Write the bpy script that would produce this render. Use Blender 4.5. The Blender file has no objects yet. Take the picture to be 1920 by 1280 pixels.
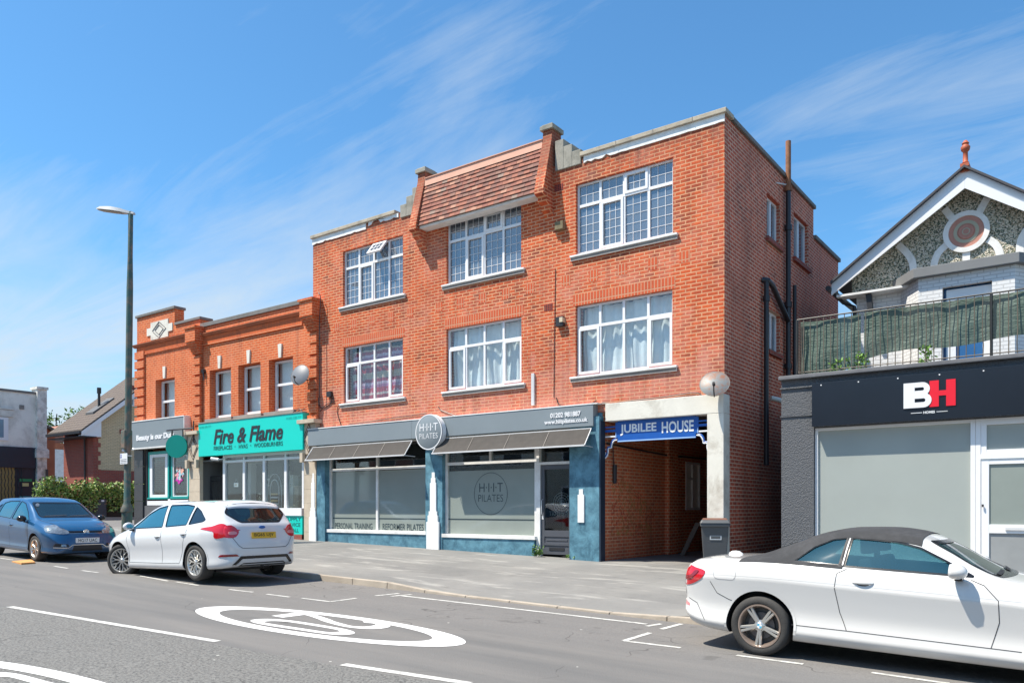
import bpy, bmesh, math, random
from mathutils import Vector, Matrix
from mathutils.bvhtree import BVHTree
R = math.radians
sc = bpy.context.scene
COL = sc.collection
random.seed(7)
# ------------------------------------------------------------------ camera
CZ = 1.67                       # eye height above the road
YAW = R(36.36)
S_, C_, FP = math.sin(YAW), math.cos(YAW), 1486.0
cam = bpy.data.objects.new("camera", bpy.data.cameras.new("camera"))
COL.objects.link(cam); sc.camera = cam
cam.location = (0, 0, CZ); cam.rotation_euler = (R(90), 0, YAW)
cam.data.sensor_width = 36; cam.data.lens = FP / 1920 * 36
cam.data.shift_y = 312 / 1920; cam.data.clip_end = 3000; cam.data.clip_start = .05
# ------------------------------------------------------------------ light
SUN_EL, SUN_AZ = R(61), R(42)
sun_dir = Vector((-math.sin(SUN_AZ) * math.cos(SUN_EL), -math.cos(SUN_AZ) * math.cos(SUN_EL), math.sin(SUN_EL)))
sl = bpy.data.lights.new("sun", 'SUN'); sl.energy = 5.0; sl.angle = R(.5); sl.color = (1, .925, .80)
so = bpy.data.objects.new("sun", sl); COL.objects.link(so)
so.rotation_euler = sun_dir.to_track_quat('Z', 'Y').to_euler(); so.location = (-10, -10, 30)
w = bpy.data.worlds.new("World"); sc.world = w; w.use_nodes = True
nt = w.node_tree; N = nt.nodes; L = nt.links; N.clear()
def wn(t, **k):
    n = N.new(t)
    for a, b in k.items(): setattr(n, a, b)
    return n
sky = wn('ShaderNodeTexSky', sky_type='NISHITA', sun_disc=False, sun_elevation=SUN_EL,
         sun_rotation=math.atan2(sun_dir.x, sun_dir.y), altitude=0, air_density=1.0, dust_density=.6, ozone_density=3.0)
tc = wn('ShaderNodeTexCoord'); sep = wn('ShaderNodeSeparateXYZ'); L.new(tc.outputs['Generated'], sep.inputs[0])
def wm(op, a, b=None, c=None, clamp=False):
    n = wn('ShaderNodeMath', operation=op); n.use_clamp = clamp
    for i, x in enumerate((a, b, c)):
        if x is None: continue
        if hasattr(x, 'links'): L.new(x, n.inputs[i])
        else: n.inputs[i].default_value = x
    return n.outputs[0]
zz = wm('ADD', wm('MAXIMUM', sep.outputs[2], 0), .12)
comb = wn('ShaderNodeCombineXYZ')
L.new(wm('DIVIDE', sep.outputs[0], zz), comb.inputs[0]); L.new(wm('DIVIDE', sep.outputs[1], zz), comb.inputs[1])
def wnoise(rot, sc, loc, scale, det, rough, dist):
    mp = wn('ShaderNodeMapping'); mp.inputs['Rotation'].default_value = (0, 0, R(rot)); mp.inputs['Scale'].default_value = sc; mp.inputs['Location'].default_value = loc
    L.new(comb.outputs[0], mp.inputs[0]); n = wn('ShaderNodeTexNoise'); n.inputs['Scale'].default_value = scale; n.inputs['Detail'].default_value = det; n.inputs['Roughness'].default_value = rough; n.inputs['Distortion'].default_value = dist
    L.new(mp.outputs[0], n.inputs['Vector']); return n.outputs[0]
nA = wnoise(30, (.35, 1.6, 1), (3.1, 1.7, 0), 1.5, 10, .66, 1.2)      # fine streaks
nB = wnoise(48, (.5, 1.1, 1), (7.3, 2.2, 0), .9, 8, .6, .8)           # broader veils
nC = wnoise(0, (1, 1, 1), (12.1, 6.7, 0), .55, 3, .5, 0)                # where cloud gathers
low = wm('SUBTRACT', 1.0, wm('MULTIPLY', sep.outputs[2], 2.35), clamp=True)
left = wm('MULTIPLY', wm('MULTIPLY', wm('MAXIMUM', wm('SUBTRACT', wm('MULTIPLY', sep.outputs[0], -1), .45), 0), .55), low)
cov = wm('ADD', wm('MULTIPLY', low, .26), wm('MULTIPLY', wm('SUBTRACT', nC, .5), .75))
cov = wm('ADD', cov, left)
d = wm('ADD', wm('SUBTRACT', wm('ADD', wm('MULTIPLY', nA, .6), wm('MULTIPLY', nB, .4)), .505), cov)
mask = wm('MULTIPLY', wm('SMOOTH_MIN', wm('MAXIMUM', d, 0), .36, .12), 2.5, clamp=True)
mixc = wn('ShaderNodeMix', data_type='RGBA')
tint = wn('ShaderNodeMix', data_type='RGBA', blend_type='MULTIPLY'); tint.inputs[0].default_value = 1
L.new(sky.outputs[0], tint.inputs[6]); tint.inputs[7].default_value = (.66, 1.12, 1.30, 1)
L.new(mask, mixc.inputs[0]); L.new(tint.outputs[2], mixc.inputs[6]); mixc.inputs[7].default_value = (4.3, 4.9, 5.4, 1)
bg = wn('ShaderNodeBackground'); bg.inputs[1].default_value = .105
L.new(mixc.outputs[2], bg.inputs[0]); ow = wn('ShaderNodeOutputWorld'); L.new(bg.outputs[0], ow.inputs[0])
vs = sc.view_settings
vs.view_transform = 'Standard'; vs.look = 'None'; vs.gamma = 1; vs.exposure = .64; vs.use_curve_mapping = False
sc.cycles.max_bounces = 8; sc.cycles.transparent_max_bounces = 12; sc.cycles.use_denoising = True
sc.cycles.caustics_reflective = False; sc.cycles.caustics_refractive = False
# ------------------------------------------------------------------ surveying helpers
D = 14.65                       # distance of the shop facades
def ray(px, py): r = (px - 960) / FP; return (-S_ + C_ * r, C_ + S_ * r, (952 - py) / FP)
def PY(px, py, Y=D): d = ray(px, py); t = Y / d[1]; return d[0] * t, CZ + d[2] * t
def PX(px, py, X): d = ray(px, py); t = X / d[0]; return d[1] * t, CZ + d[2] * t
def PG(px, py, c=0.0):
    d = ray(px, py); t = (CZ - c) / (-d[2] - .023 * d[0]); return d[0] * t, d[1] * t
KY = 10.08                      # kerb line
def G(x, y):                    # ground height
    g = -.023 * x
    if y < KY: return g
    return g + .1 + .26 * min(1, (y - KY) / (D - KY))
# ------------------------------------------------------------------ mesh builder
class MB:
    def __init__(s): s.v = []; s.f = []; s.m = []
    def add(s, vs, fs, mi=0):
        o = len(s.v); s.v += [tuple(p) for p in vs]
        for f in fs: s.f.append([i + o for i in f]); s.m.append(mi)
    def quad(s, a, b, c, d, mi=0): s.add([a, b, c, d], [[0, 1, 2, 3]], mi)
    def box(s, x0, x1, y0, y1, z0, z1, mi=0):
        if x1 < x0: x0, x1 = x1, x0
        if y1 < y0: y0, y1 = y1, y0
        if z1 < z0: z0, z1 = z1, z0
        s.add([(x0,y0,z0),(x1,y0,z0),(x1,y1,z0),(x0,y1,z0),(x0,y0,z1),(x1,y0,z1),(x1,y1,z1),(x0,y1,z1)],
              [[0,3,2,1],[4,5,6,7],[0,1,5,4],[1,2,6,5],[2,3,7,6],[3,0,4,7]], mi)
        return s
    def prism(s, poly, axis, lo, hi, mi=0):
        n = len(poly)
        def P(p, h):
            return {'y': (p[0], h, p[1]), 'x': (h, p[0], p[1]), 'z': (p[0], p[1], h)}[axis]
        s.add([P(p, lo) for p in poly] + [P(p, hi) for p in poly],
              [list(range(n))[::-1], list(range(n, 2 * n))] + [[i, (i + 1) % n, n + (i + 1) % n, n + i] for i in range(n)], mi)
        return s
    def tube(s, path, r, n=8, mi=0, cap=True):
        path = [Vector(p) for p in path]; rs = r if isinstance(r, (list, tuple)) else [r] * len(path)
        rings = []; up = Vector((0, 0, 1))
        for i, p in enumerate(path):
            t = (path[min(i + 1, len(path) - 1)] - path[max(i - 1, 0)]).normalized()
            a = t.cross(up if abs(t.z) < .95 else Vector((0, 1, 0))).normalized(); b = t.cross(a)
            rings.append([p + (a * math.cos(2 * math.pi * k / n) + b * math.sin(2 * math.pi * k / n)) * rs[i] for k in range(n)])
        fs = []
        for i in range(len(path) - 1):
            for k in range(n): fs.append([i * n + k, i * n + (k + 1) % n, (i + 1) * n + (k + 1) % n, (i + 1) * n + k])
        if cap: fs += [list(range(n))[::-1], list(range((len(path) - 1) * n, len(path) * n))]
        s.add([v for r_ in rings for v in r_], fs, mi); return s
    def lathe(s, prof, c, axis='z', n=24, mi=0, sx=1, close=False, cap=True):
        # prof: (radius, height along the axis)
        vs = []
        for r, h in prof:
            for k in range(n):
                a = 2 * math.pi * k / n; u, v = r * math.cos(a), r * math.sin(a)
                p = {'z': (u, v, h), 'y': (u, h, v), 'x': (h, u, v)}[axis]
                vs.append((c[0] + p[0], c[1] + p[1], c[2] + p[2]))
        fs = []
        m = len(prof)
        for i in range(m - 1 + (1 if close else 0)):
            j = (i + 1) % m
            for k in range(n): fs.append([i * n + k, i * n + (k + 1) % n, j * n + (k + 1) % n, j * n + k])
        if not close and cap: fs += [list(range(n)), list(range((m - 1) * n, m * n))]
        s.add(vs, fs, mi); return s
    def split(s):
        # one builder per loose piece
        p = list(range(len(s.v)))
        def find(a):
            while p[a] != a: p[a] = p[p[a]]; a = p[a]
            return a
        for f in s.f:
            for i in f[1:]: p[find(i)] = find(f[0])
        g = {}
        for f, mi in zip(s.f, s.m): g.setdefault(find(f[0]), []).append((f, mi))
        out = []
        for k, fs in g.items():
            m = MB(); ix = {}
            for f, mi in fs:
                for i in f:
                    if i not in ix: ix[i] = len(m.v); m.v.append(s.v[i])
                m.f.append([ix[i] for i in f]); m.m.append(mi)
            out.append(m)
        return out
    def each(s, name, mats, parent=None, **k): return [m.build(name, mats, parent, **k) for m in s.split()]
    def build(s, name, mats, parent=None, smooth=False, fix=True, bevel=0, **props):
        me = bpy.data.meshes.new(name); me.from_pydata(s.v, [], s.f)
        if not isinstance(mats, (list, tuple)): mats = [mats]
        for m_ in mats: me.materials.append(m_)
        if any(s.m): me.polygons.foreach_set('material_index', s.m)
        if fix or bevel:
            bm = bmesh.new(); bm.from_mesh(me)
            if bevel:
                bmesh.ops.remove_doubles(bm, verts=bm.verts, dist=1e-5)
                es = [e for e in bm.edges if len(e.link_faces) == 2 and e.calc_face_angle(0) > .7]
                bmesh.ops.bevel(bm, geom=es, offset=bevel, segments=2, profile=.6, affect='EDGES', clamp_overlap=True)
            bmesh.ops.recalc_face_normals(bm, faces=bm.faces); bm.to_mesh(me); bm.free()
        if smooth:
            me.polygons.foreach_set('use_smooth', [True] * len(me.polygons)); me.set_sharp_from_angle(angle=R(smooth if smooth > 1 else 35))
        me.update()
        return link(bpy.data.objects.new(name, me), parent, **props)
WORLD = {}
def link(o, parent=None, **props):
    COL.objects.link(o)
    if parent is not None:
        o.parent = parent
        if parent.name in WORLD and not parent.get('_local'): o.matrix_parent_inverse = Matrix.Translation(-WORLD[parent.name])
    for k, v in props.items(): o[k] = v
    return o
def thing(name, loc, label, category, group=None):
    o = bpy.data.objects.new(name, None); COL.objects.link(o); o.location = loc; o.empty_display_size = .3
    WORLD[o.name] = Vector(loc); o['label'] = label; o['category'] = category
    if group: o['group'] = group
    return o
def lthing(name, loc, label, category, group=None, rz=0, ry=0):
    # a thing whose parts are modelled in its own local frame
    o = bpy.data.objects.new(name, None); COL.objects.link(o); o.location = loc
    o.rotation_euler = (0, ry, rz); o['label'] = label; o['category'] = category
    if group: o['group'] = group
    return o
def lab(label, category, group=None):
    d = dict(label=label, category=category)
    if group: d['group'] = group
    return d
# ------------------------------------------------------------------ materials
MATS = {}
def nodes(name):
    m = bpy.data.materials.new(name); m.use_nodes = True; t = m.node_tree
    b = t.nodes['Principled BSDF']; return m, t, b
def NN(t, ty, **k):
    n = t.nodes.new(ty)
    for a, b in k.items(): setattr(n, a, b)
    return n
def mth(t, op, a, b=None, clamp=False):
    n = NN(t, 'ShaderNodeMath', operation=op); n.use_clamp = clamp
    for i, x in enumerate((a, b)):
        if x is None: continue
        if hasattr(x, 'links'): t.links.new(x, n.inputs[i])
        else: n.inputs[i].default_value = x
    return n.outputs[0]
def mixrgb(t, fac, a, b, bt='MIX'):
    n = NN(t, 'ShaderNodeMix', data_type='RGBA', blend_type=bt)
    for i, x in ((0, fac), (6, a), (7, b)):
        if hasattr(x, 'links'): t.links.new(x, n.inputs[i])
        elif i == 0: n.inputs[0].default_value = x
        else: n.inputs[i].default_value = (*x[:3], 1)
    return n.outputs[2]
def noise(t, vec, scale, detail=4, rough=.6, dist=0):
    n = NN(t, 'ShaderNodeTexNoise'); n.inputs['Scale'].default_value = scale; n.inputs['Detail'].default_value = detail
    n.inputs['Roughness'].default_value = rough; n.inputs['Distortion'].default_value = dist
    if vec is not None: t.links.new(vec, n.inputs['Vector'])
    return n.outputs[0]
def ramp(t, fac, stops, interp='LINEAR'):
    n = NN(t, 'ShaderNodeValToRGB'); n.color_ramp.interpolation = interp
    e = n.color_ramp.elements
    while len(e) < len(stops): e.new(.5)
    for i, (p, c) in enumerate(stops):
        e[i].position = p; e[i].color = (*c, 1) if hasattr(c, '__len__') else (c, c, c, 1)
    t.links.new(fac, n.inputs[0]); return n.outputs[0]
def bump(t, b, h, strength, dist):
    n = NN(t, 'ShaderNodeBump'); n.inputs['Strength'].default_value = strength; n.inputs['Distance'].default_value = dist
    t.links.new(h, n.inputs['Height']); t.links.new(n.outputs[0], b.inputs['Normal'])
def mk(name, col, rough=.6, metal=0, var=.12, vs_=2.0, bmp=0, bs=40, coat=0, spec=.5, dirt=None, dirtamt=.35, dscale=1.2, dlo=.45, fine=0, obj=False):
    if name in MATS: return MATS[name]
    m, t, b = nodes(name)
    if obj: pos = NN(t, 'ShaderNodeTexCoord').outputs['Object']
    else: pos = NN(t, 'ShaderNodeNewGeometry').outputs['Position']
    n = noise(t, pos, vs_, 5)
    c = mixrgb(t, n, [max(0, x * (1 - var * 1.6)) for x in col], [min(1, x * (1 + var * 1.6)) for x in col])
    if fine:
        f = noise(t, pos, 90, 2); c = mixrgb(t, mth(t, 'MULTIPLY', f, fine), c, [x * .35 for x in col])
    if dirt:
        dn = ramp(t, noise(t, pos, dscale, 8, .7, .4), [(dlo, 0), (dlo + .22, 1)])
        c = mixrgb(t, mth(t, 'MULTIPLY', dn, dirtamt), c, dirt)
    t.links.new(c, b.inputs['Base Color'])
    b.inputs['Roughness'].default_value = rough; b.inputs['Metallic'].default_value = metal
    b.inputs['Coat Weight'].default_value = coat; b.inputs['Coat Roughness'].default_value = .04; b.inputs['Specular IOR Level'].default_value = spec
    if bmp: bump(t, b, noise(t, pos, bs, 3), bmp, .01)
    MATS[name] = m; return m
def brick(name, c1, c2, mortar, soldier=False, bw=.225, rh=.075, weather=None, wamt=.5, pale=None, bmp=.6, dark=(.1, .05, .04), damt=.5, mort=.011, streak=0, soot=None, bloom=None):
    m, t, b = nodes(name)
    g = NN(t, 'ShaderNodeNewGeometry'); sp = NN(t, 'ShaderNodeSeparateXYZ'); t.links.new(g.outputs['Position'], sp.inputs[0])
    sn = NN(t, 'ShaderNodeSeparateXYZ'); t.links.new(g.outputs['True Normal'], sn.inputs[0])
    side = mth(t, 'GREATER_THAN', mth(t, 'ABSOLUTE', sn.outputs[0]), .7)
    u = mth(t, 'ADD', mth(t, 'MULTIPLY', sp.outputs[0], mth(t, 'SUBTRACT', 1, side)), mth(t, 'MULTIPLY', sp.outputs[1], side))
    cb = NN(t, 'ShaderNodeCombineXYZ')
    t.links.new(u, cb.inputs[0]); t.links.new(sp.outputs[2], cb.inputs[1])
    br = NN(t, 'ShaderNodeTexBrick'); t.links.new(cb.outputs[0], br.inputs['Vector'])
    br.inputs['Scale'].default_value = 1; br.inputs['Mortar Size'].default_value = mort; br.inputs['Mortar Smooth'].default_value = .15
    br.inputs['Bias'].default_value = 0
    if soldier: br.offset = 0; br.inputs['Brick Width'].default_value = .075; br.inputs['Row Height'].default_value = .235
    else: br.offset = .5; br.inputs['Brick Width'].default_value = bw; br.inputs['Row Height'].default_value = rh
    big = noise(t, g.outputs['Position'], .55, 6, .65)
    mid = noise(t, g.outputs['Position'], 7, 4, .7)
    ca = mixrgb(t, ramp(t, mid, [(.35, 0), (.65, 1)]), c1, c2)
    cc = mixrgb(t, .5, c2, dark)
    # single burnt or pale bricks: a second brick pattern picks them out
    t.links.new(ca, br.inputs['Color1']); cdk = mixrgb(t, ramp(t, noise(t, g.outputs['Position'], 1.3, 5), [(.4, 0), (.65, damt)]), ca, dark)
    t.links.new(cdk, br.inputs['Color2'])
    mo = mixrgb(t, noise(t, g.outputs['Position'], 3, 3), [x * .75 for x in mortar], mortar)
    t.links.new(mo, br.inputs['Mortar'])
    col = br.outputs['Color']
    if weather:
        col = mixrgb(t, mth(t, 'MULTIPLY', ramp(t, big, [(.5, 0), (.72, 1)]), wamt), col, weather)
    if pale:
        col = mixrgb(t, mth(t, 'MULTIPLY', ramp(t, noise(t, g.outputs['Position'], .9, 7, .75, .5), [(.48, 0), (.68, 1)]), .5), col, pale)
    if soot:
        # sooty, frost-worn courses under the parapet
        sz = ramp(t, mth(t, 'ADD', mth(t, 'MULTIPLY', mth(t, 'SUBTRACT', sp.outputs[2], soot[0]), 1 / (soot[1] - soot[0])), mth(t, 'MULTIPLY', mth(t, 'SUBTRACT', mid, .5), 1.6)), [(.35, 0), (1, .7)])
        col = mixrgb(t, sz, col, (.20, .075, .05))
    if bloom:
        # pale salts in the brickwork just above the shopfront
        bz_ = ramp(t, mth(t, 'ADD', mth(t, 'MULTIPLY', mth(t, 'SUBTRACT', bloom[1], sp.outputs[2]), 1 / (bloom[1] - bloom[0])), mth(t, 'MULTIPLY', mth(t, 'SUBTRACT', noise(t, g.outputs['Position'], 2.4, 6, .7), .5), 2.2)), [(.45, 0), (1, .45)])
        col = mixrgb(t, bz_, col, (.62, .30, .24))
    if streak:
        # soot and rain streaks running down the wall
        ms = NN(t, 'ShaderNodeMapping'); ms.inputs['Scale'].default_value = (2.6, 2.6, .22); t.links.new(g.outputs['Position'], ms.inputs[0])
        col = mixrgb(t, mth(t, 'MULTIPLY', ramp(t, noise(t, ms.outputs[0], 1.6, 6, .7), [(.50, 0), (.72, 1)]), streak), col, (.14, .06, .045))
    t.links.new(col, b.inputs['Base Color']); b.inputs['Roughness'].default_value = .85; b.inputs['Specular IOR Level'].default_value = .25
    h = mth(t, 'ADD', mth(t, 'MULTIPLY', mth(t, 'SUBTRACT', 1, br.outputs['Fac']), 1.0), mth(t, 'MULTIPLY', noise(t, g.outputs['Position'], 60, 3), .5))
    bump(t, b, h, bmp, .006)
    MATS[name] = m; return m
def glass(name, tint=(.7, .8, .85), refl=.12, rough=.02, opacity=0.0, base=(.02, .04, .05)):
    # thin pane: clear (or part opaque) behind a sky reflection
    m, t, b = nodes(name)
    out = t.nodes['Material Output']
    tr = NN(t, 'ShaderNodeBsdfTransparent'); tr.inputs[0].default_value = (*tint, 1)
    df = NN(t, 'ShaderNodeBsdfDiffuse'); df.inputs[0].default_value = (*base, 1)
    gl = NN(t, 'ShaderNodeBsdfGlossy'); gl.inputs['Roughness'].default_value = rough; gl.inputs[0].default_value = (1, 1, 1, 1)
    gi = NN(t, 'ShaderNodeNewGeometry'); dp = NN(t, 'ShaderNodeVectorMath', operation='DOT_PRODUCT'); t.links.new(gi.outputs['Incoming'], dp.inputs[0]); t.links.new(gi.outputs['Normal'], dp.inputs[1])
    fz = mth(t, 'MULTIPLY', mth(t, 'POWER', mth(t, 'SUBTRACT', 1, mth(t, 'ABSOLUTE', dp.outputs['Value'])), 5), .9)
    m1 = NN(t, 'ShaderNodeMixShader'); m1.inputs[0].default_value = opacity
    t.links.new(tr.outputs[0], m1.inputs[1]); t.links.new(df.outputs[0], m1.inputs[2])
    m2 = NN(t, 'ShaderNodeMixShader')
    t.links.new(mth(t, 'ADD', fz, refl + .04, clamp=True), m2.inputs[0]); t.links.new(m1.outputs[0], m2.inputs[1]); t.links.new(gl.outputs[0], m2.inputs[2])
    nz = NN(t, 'ShaderNodeNewGeometry'); bp = NN(t, 'ShaderNodeBump'); bp.inputs['Strength'].default_value = .02; bp.inputs['Distance'].default_value = .02
    t.links.new(noise(t, nz.outputs['Position'], 2.2, 2), bp.inputs['Height']); t.links.new(bp.outputs[0], gl.inputs['Normal'])
    t.links.new(m2.outputs[0], out.inputs[0]); MATS[name] = m; return m
# ------------------------------------------------------------------ lettering (built-in font, turned into mesh)
def textmesh(s, offset=0.0, shear=0.0, spacing=1.0):
    cu = bpy.data.curves.new('lettering', 'FONT'); cu.body = s; cu.offset = offset; cu.shear = shear; cu.space_character = spacing
    cu.resolution_u = 3
    o = bpy.data.objects.new('lettering', cu); COL.objects.link(o)
    dg = bpy.context.evaluated_depsgraph_get(); me = bpy.data.meshes.new_from_object(o.evaluated_get(dg))
    COL.objects.unlink(o); bpy.data.objects.remove(o); bpy.data.curves.remove(cu)
    vs = [tuple(v.co) for v in me.vertices]; fs = [list(p.vertices) for p in me.polygons]; bpy.data.meshes.remove(me)
    x0 = min(v[0] for v in vs); x1 = max(v[0] for v in vs); y0 = min(v[1] for v in vs); y1 = max(v[1] for v in vs)
    return [((v[0] - x0) / (x1 - x0), (v[1] - y0) / (y1 - y0)) for v in vs], fs
def txt(mb, s, f, mi=0, depth=None, **k):
    # f maps (u, v) in 0..1 to a point; depth is an optional vector for raised letters
    vs, fs = textmesh(s, **k)
    P = [Vector(f(u, v)) for u, v in vs]
    mb.add(P, fs, mi)
    if depth:
        d = Vector(depth); n = len(P); ec = {}
        for q in fs:
            for a, b in zip(q, q[1:] + q[:1]): ec[(a, b)] = 1
        sides = [[a, b, b + n, a + n] for (a, b) in ec if (b, a) not in ec]
        mb.add(P + [p + d for p in P], sides, mi)
def flat(x0, x1, z0, z1, y, slope=0): return lambda u, v: (x0 + (x1 - x0) * u, y, z0 + (z1 - z0) * v)
# ================================================================== MATERIALS
BR = brick('red_brick', (.68, .125, .036), (.46, .070, .026), (.74, .38, .21), pale=(.66, .29, .21), dark=(.15, .042, .028), damt=.95, weather=(.30, .06, .035), wamt=.4, mort=.0115, streak=.45, soot=(8.3, 9.3), bloom=(3.8, 6.4))
BRS = brick('side_brick', (.66, .15, .075), (.46, .10, .06), (.78, .50, .36), weather=(.28, .10, .065), wamt=.6, streak=.5, dark=(.10, .04, .035), damt=.7)
SOL = brick('soldier_brick', (.62, .115, .04), (.54, .095, .04), (.64, .33, .2), soldier=True, dark=(.36, .07, .04))
BR2 = brick('orange_brick', (.70, .155, .045), (.56, .105, .035), (.76, .36, .19), pale=(.72, .26, .14), dark=(.30, .07, .035), damt=.5, mort=.009, bmp=.5, streak=.35)
SOL2 = brick('orange_soldier', (.72, .165, .05), (.62, .13, .045), (.44, .14, .07), soldier=True, mort=.007)
BRP = brick('passage_brick', (.70, .19, .08), (.54, .14, .07), (.70, .45, .28), weather=(.30, .13, .07), wamt=.6, streak=.4, dark=(.10, .05, .04))
YB = brick('yellow_brick', (.72, .58, .36), (.60, .47, .28), (.46, .38, .26), dark=(.30, .22, .13), damt=.3, bmp=.3)
RB = brick('dark_red_brick', (.36, .085, .055), (.28, .06, .05), (.26, .15, .12), dark=(.14, .05, .04), bmp=.3)
UPVC = mk('white_upvc', (.80, .80, .81), rough=.35, var=.03)
WPAINT = mk('white_paint', (.80, .79, .77), rough=.6, var=.05, dirt=(.35, .31, .26), dirtamt=.35, dscale=2.5)
WFLAKE = mk('flaking_white_render', (.84, .84, .82), rough=.8, var=.06, dirt=(.30, .28, .25), dirtamt=.35, dscale=3.5, bmp=.5, bs=20)
CONC = mk('weathered_concrete', (.34, .32, .27), rough=.9, var=.2, vs_=4, bmp=.5, bs=30, dirt=(.10, .10, .08), dirtamt=.6, dscale=2)
CONCP = mk('pale_painted_concrete', (.72, .69, .61), rough=.85, var=.08, vs_=3, bmp=.3, bs=30, dirt=(.26, .21, .15), dirtamt=.6, dscale=1.6, dlo=.48)
COPE = mk('coping_stone', (.46, .40, .31), rough=.9, var=.15, dirt=(.16, .15, .12), dirtamt=.6, dscale=3, bmp=.3)
COPED = mk('dark_coping', (.20, .19, .18), rough=.9, var=.2, dirt=(.08, .08, .07), dirtamt=.6, dscale=2, bmp=.3)
SILL = mk('sill_concrete', (.30, .27, .24), rough=.9, var=.15, dirt=(.12, .10, .09), dirtamt=.5)
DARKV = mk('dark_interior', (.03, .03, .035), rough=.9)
ROOFM = mk('roof_felt', (.10, .10, .10), rough=.9)
BLUEW = mk('worn_blue_paint', (.115, .27, .35), rough=.65, var=.3, vs_=6, bmp=.35, bs=25, dirt=(.035, .11, .16), dirtamt=.85, dscale=3.5, dlo=.4)
GREYS = mk('fascia_grey', (.22, .255, .275), rough=.4, var=.06, vs_=1)
GREYF = mk('grey_film', (.2, .25, .25), rough=.3, var=.03)
FROST = mk('frosted_film', (.27, .305, .28), rough=.05, var=.10, vs_=.8, spec=.6, coat=.3)
FROST2 = mk('frosted_film_pale', (.37, .40, .375), rough=.07, var=.07, vs_=.7, spec=.6, coat=.3)
DSTRIP = mk('film_text', (.03, .05, .06), rough=.4)
CANV = mk('awning_canvas', (.060, .053, .047), rough=.85, var=.25, vs_=6, dirt=(.06, .05, .045), dirtamt=.6, dscale=2)
ALU = mk('pale_metal', (.62, .62, .62), rough=.4, var=.05)
BLACK = mk('black_metal', (.025, .025, .028), rough=.45)
BPIPE = mk('black_pipe', (.02, .02, .025), rough=.35, var=.2)
RUST = mk('rusty_iron', (.30, .13, .065), rough=.85, var=.3, vs_=8, dirt=(.10, .05, .035), dirtamt=.6, dscale=5)
GLWIN = glass('window_glass', refl=.03, tint=(.90, .94, .96))
GLTOP = glass('window_glass_bluish', refl=.12, tint=(.6, .68, .75), opacity=.6, base=(.17, .21, .26))
GLSHOP = glass('shop_glass', refl=.05, tint=(.85, .9, .9))
BLEAD = mk('lead_strip', (.72, .74, .77), rough=.5)
BLEADG = mk('lead_strip_grey', (.30, .33, .36), rough=.5)
CURT = mk('white_curtain', (.86, .87, .84), rough=.9, var=.08, vs_=9)
CURTB = mk('pale_blue_curtain', (.52, .66, .72), rough=.9, var=.06, vs_=9)
def curtain_stripes():
    m, t, b = nodes('striped_curtain')
    g = NN(t, 'ShaderNodeNewGeometry'); sp = NN(t, 'ShaderNodeSeparateXYZ'); t.links.new(g.outputs['Position'], sp.inputs[0])
    zf = mth(t, 'FRACT', mth(t, 'MULTIPLY', sp.outputs[2], 1.35))
    c = ramp(t, zf, [(0, (.62, .50, .36)), (.16, (.42, .04, .06)), (.34, (.66, .52, .45)), (.42, (.50, .05, .09)), (.6, (.42, .16, .30)), (.7, (.62, .45, .55)), (.8, (.40, .06, .12)), (.92, (.62, .5, .4))], 'CONSTANT')
    vo = NN(t, 'ShaderNodeTexVoronoi'); vo.inputs['Scale'].default_value = 7; t.links.new(g.outputs['Position'], vo.inputs['Vector'])
    c = mixrgb(t, mth(t, 'MULTIPLY', mth(t, 'LESS_THAN', vo.outputs['Distance'], .2), .6), c, (.75, .70, .68))
    t.links.new(c, b.inputs['Base Color']); b.inputs['Roughness'].default_value = .9; return m
CURTS = curtain_stripes()
def tile_mat():
    m, t, b = nodes('clay_tile')
    g = NN(t, 'ShaderNodeNewGeometry')
    mp_ = NN(t, 'ShaderNodeObjectInfo')
    c = ramp(t, g.outputs['Random Per Island'], [(0, (.27, .085, .058)), (.22, (.35, .115, .07)), (.42, (.20, .08, .062)), (.6, (.40, .16, .10)), (.72, (.24, .115, .085)), (.88, (.48, .24, .16)), (.95, (.28, .20, .16))], 'CONSTANT')
    c = mixrgb(t, mth(t, 'MULTIPLY', noise(t, g.outputs['Position'], 30, 4), .5), c, (.20, .12, .09))
    t.links.new(c, b.inputs['Base Color']); b.inputs['Roughness'].default_value = .85
    bump(t, b, noise(t, g.outputs['Position'], 40, 3), .3, .01); return m
TILE = tile_mat()
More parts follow.
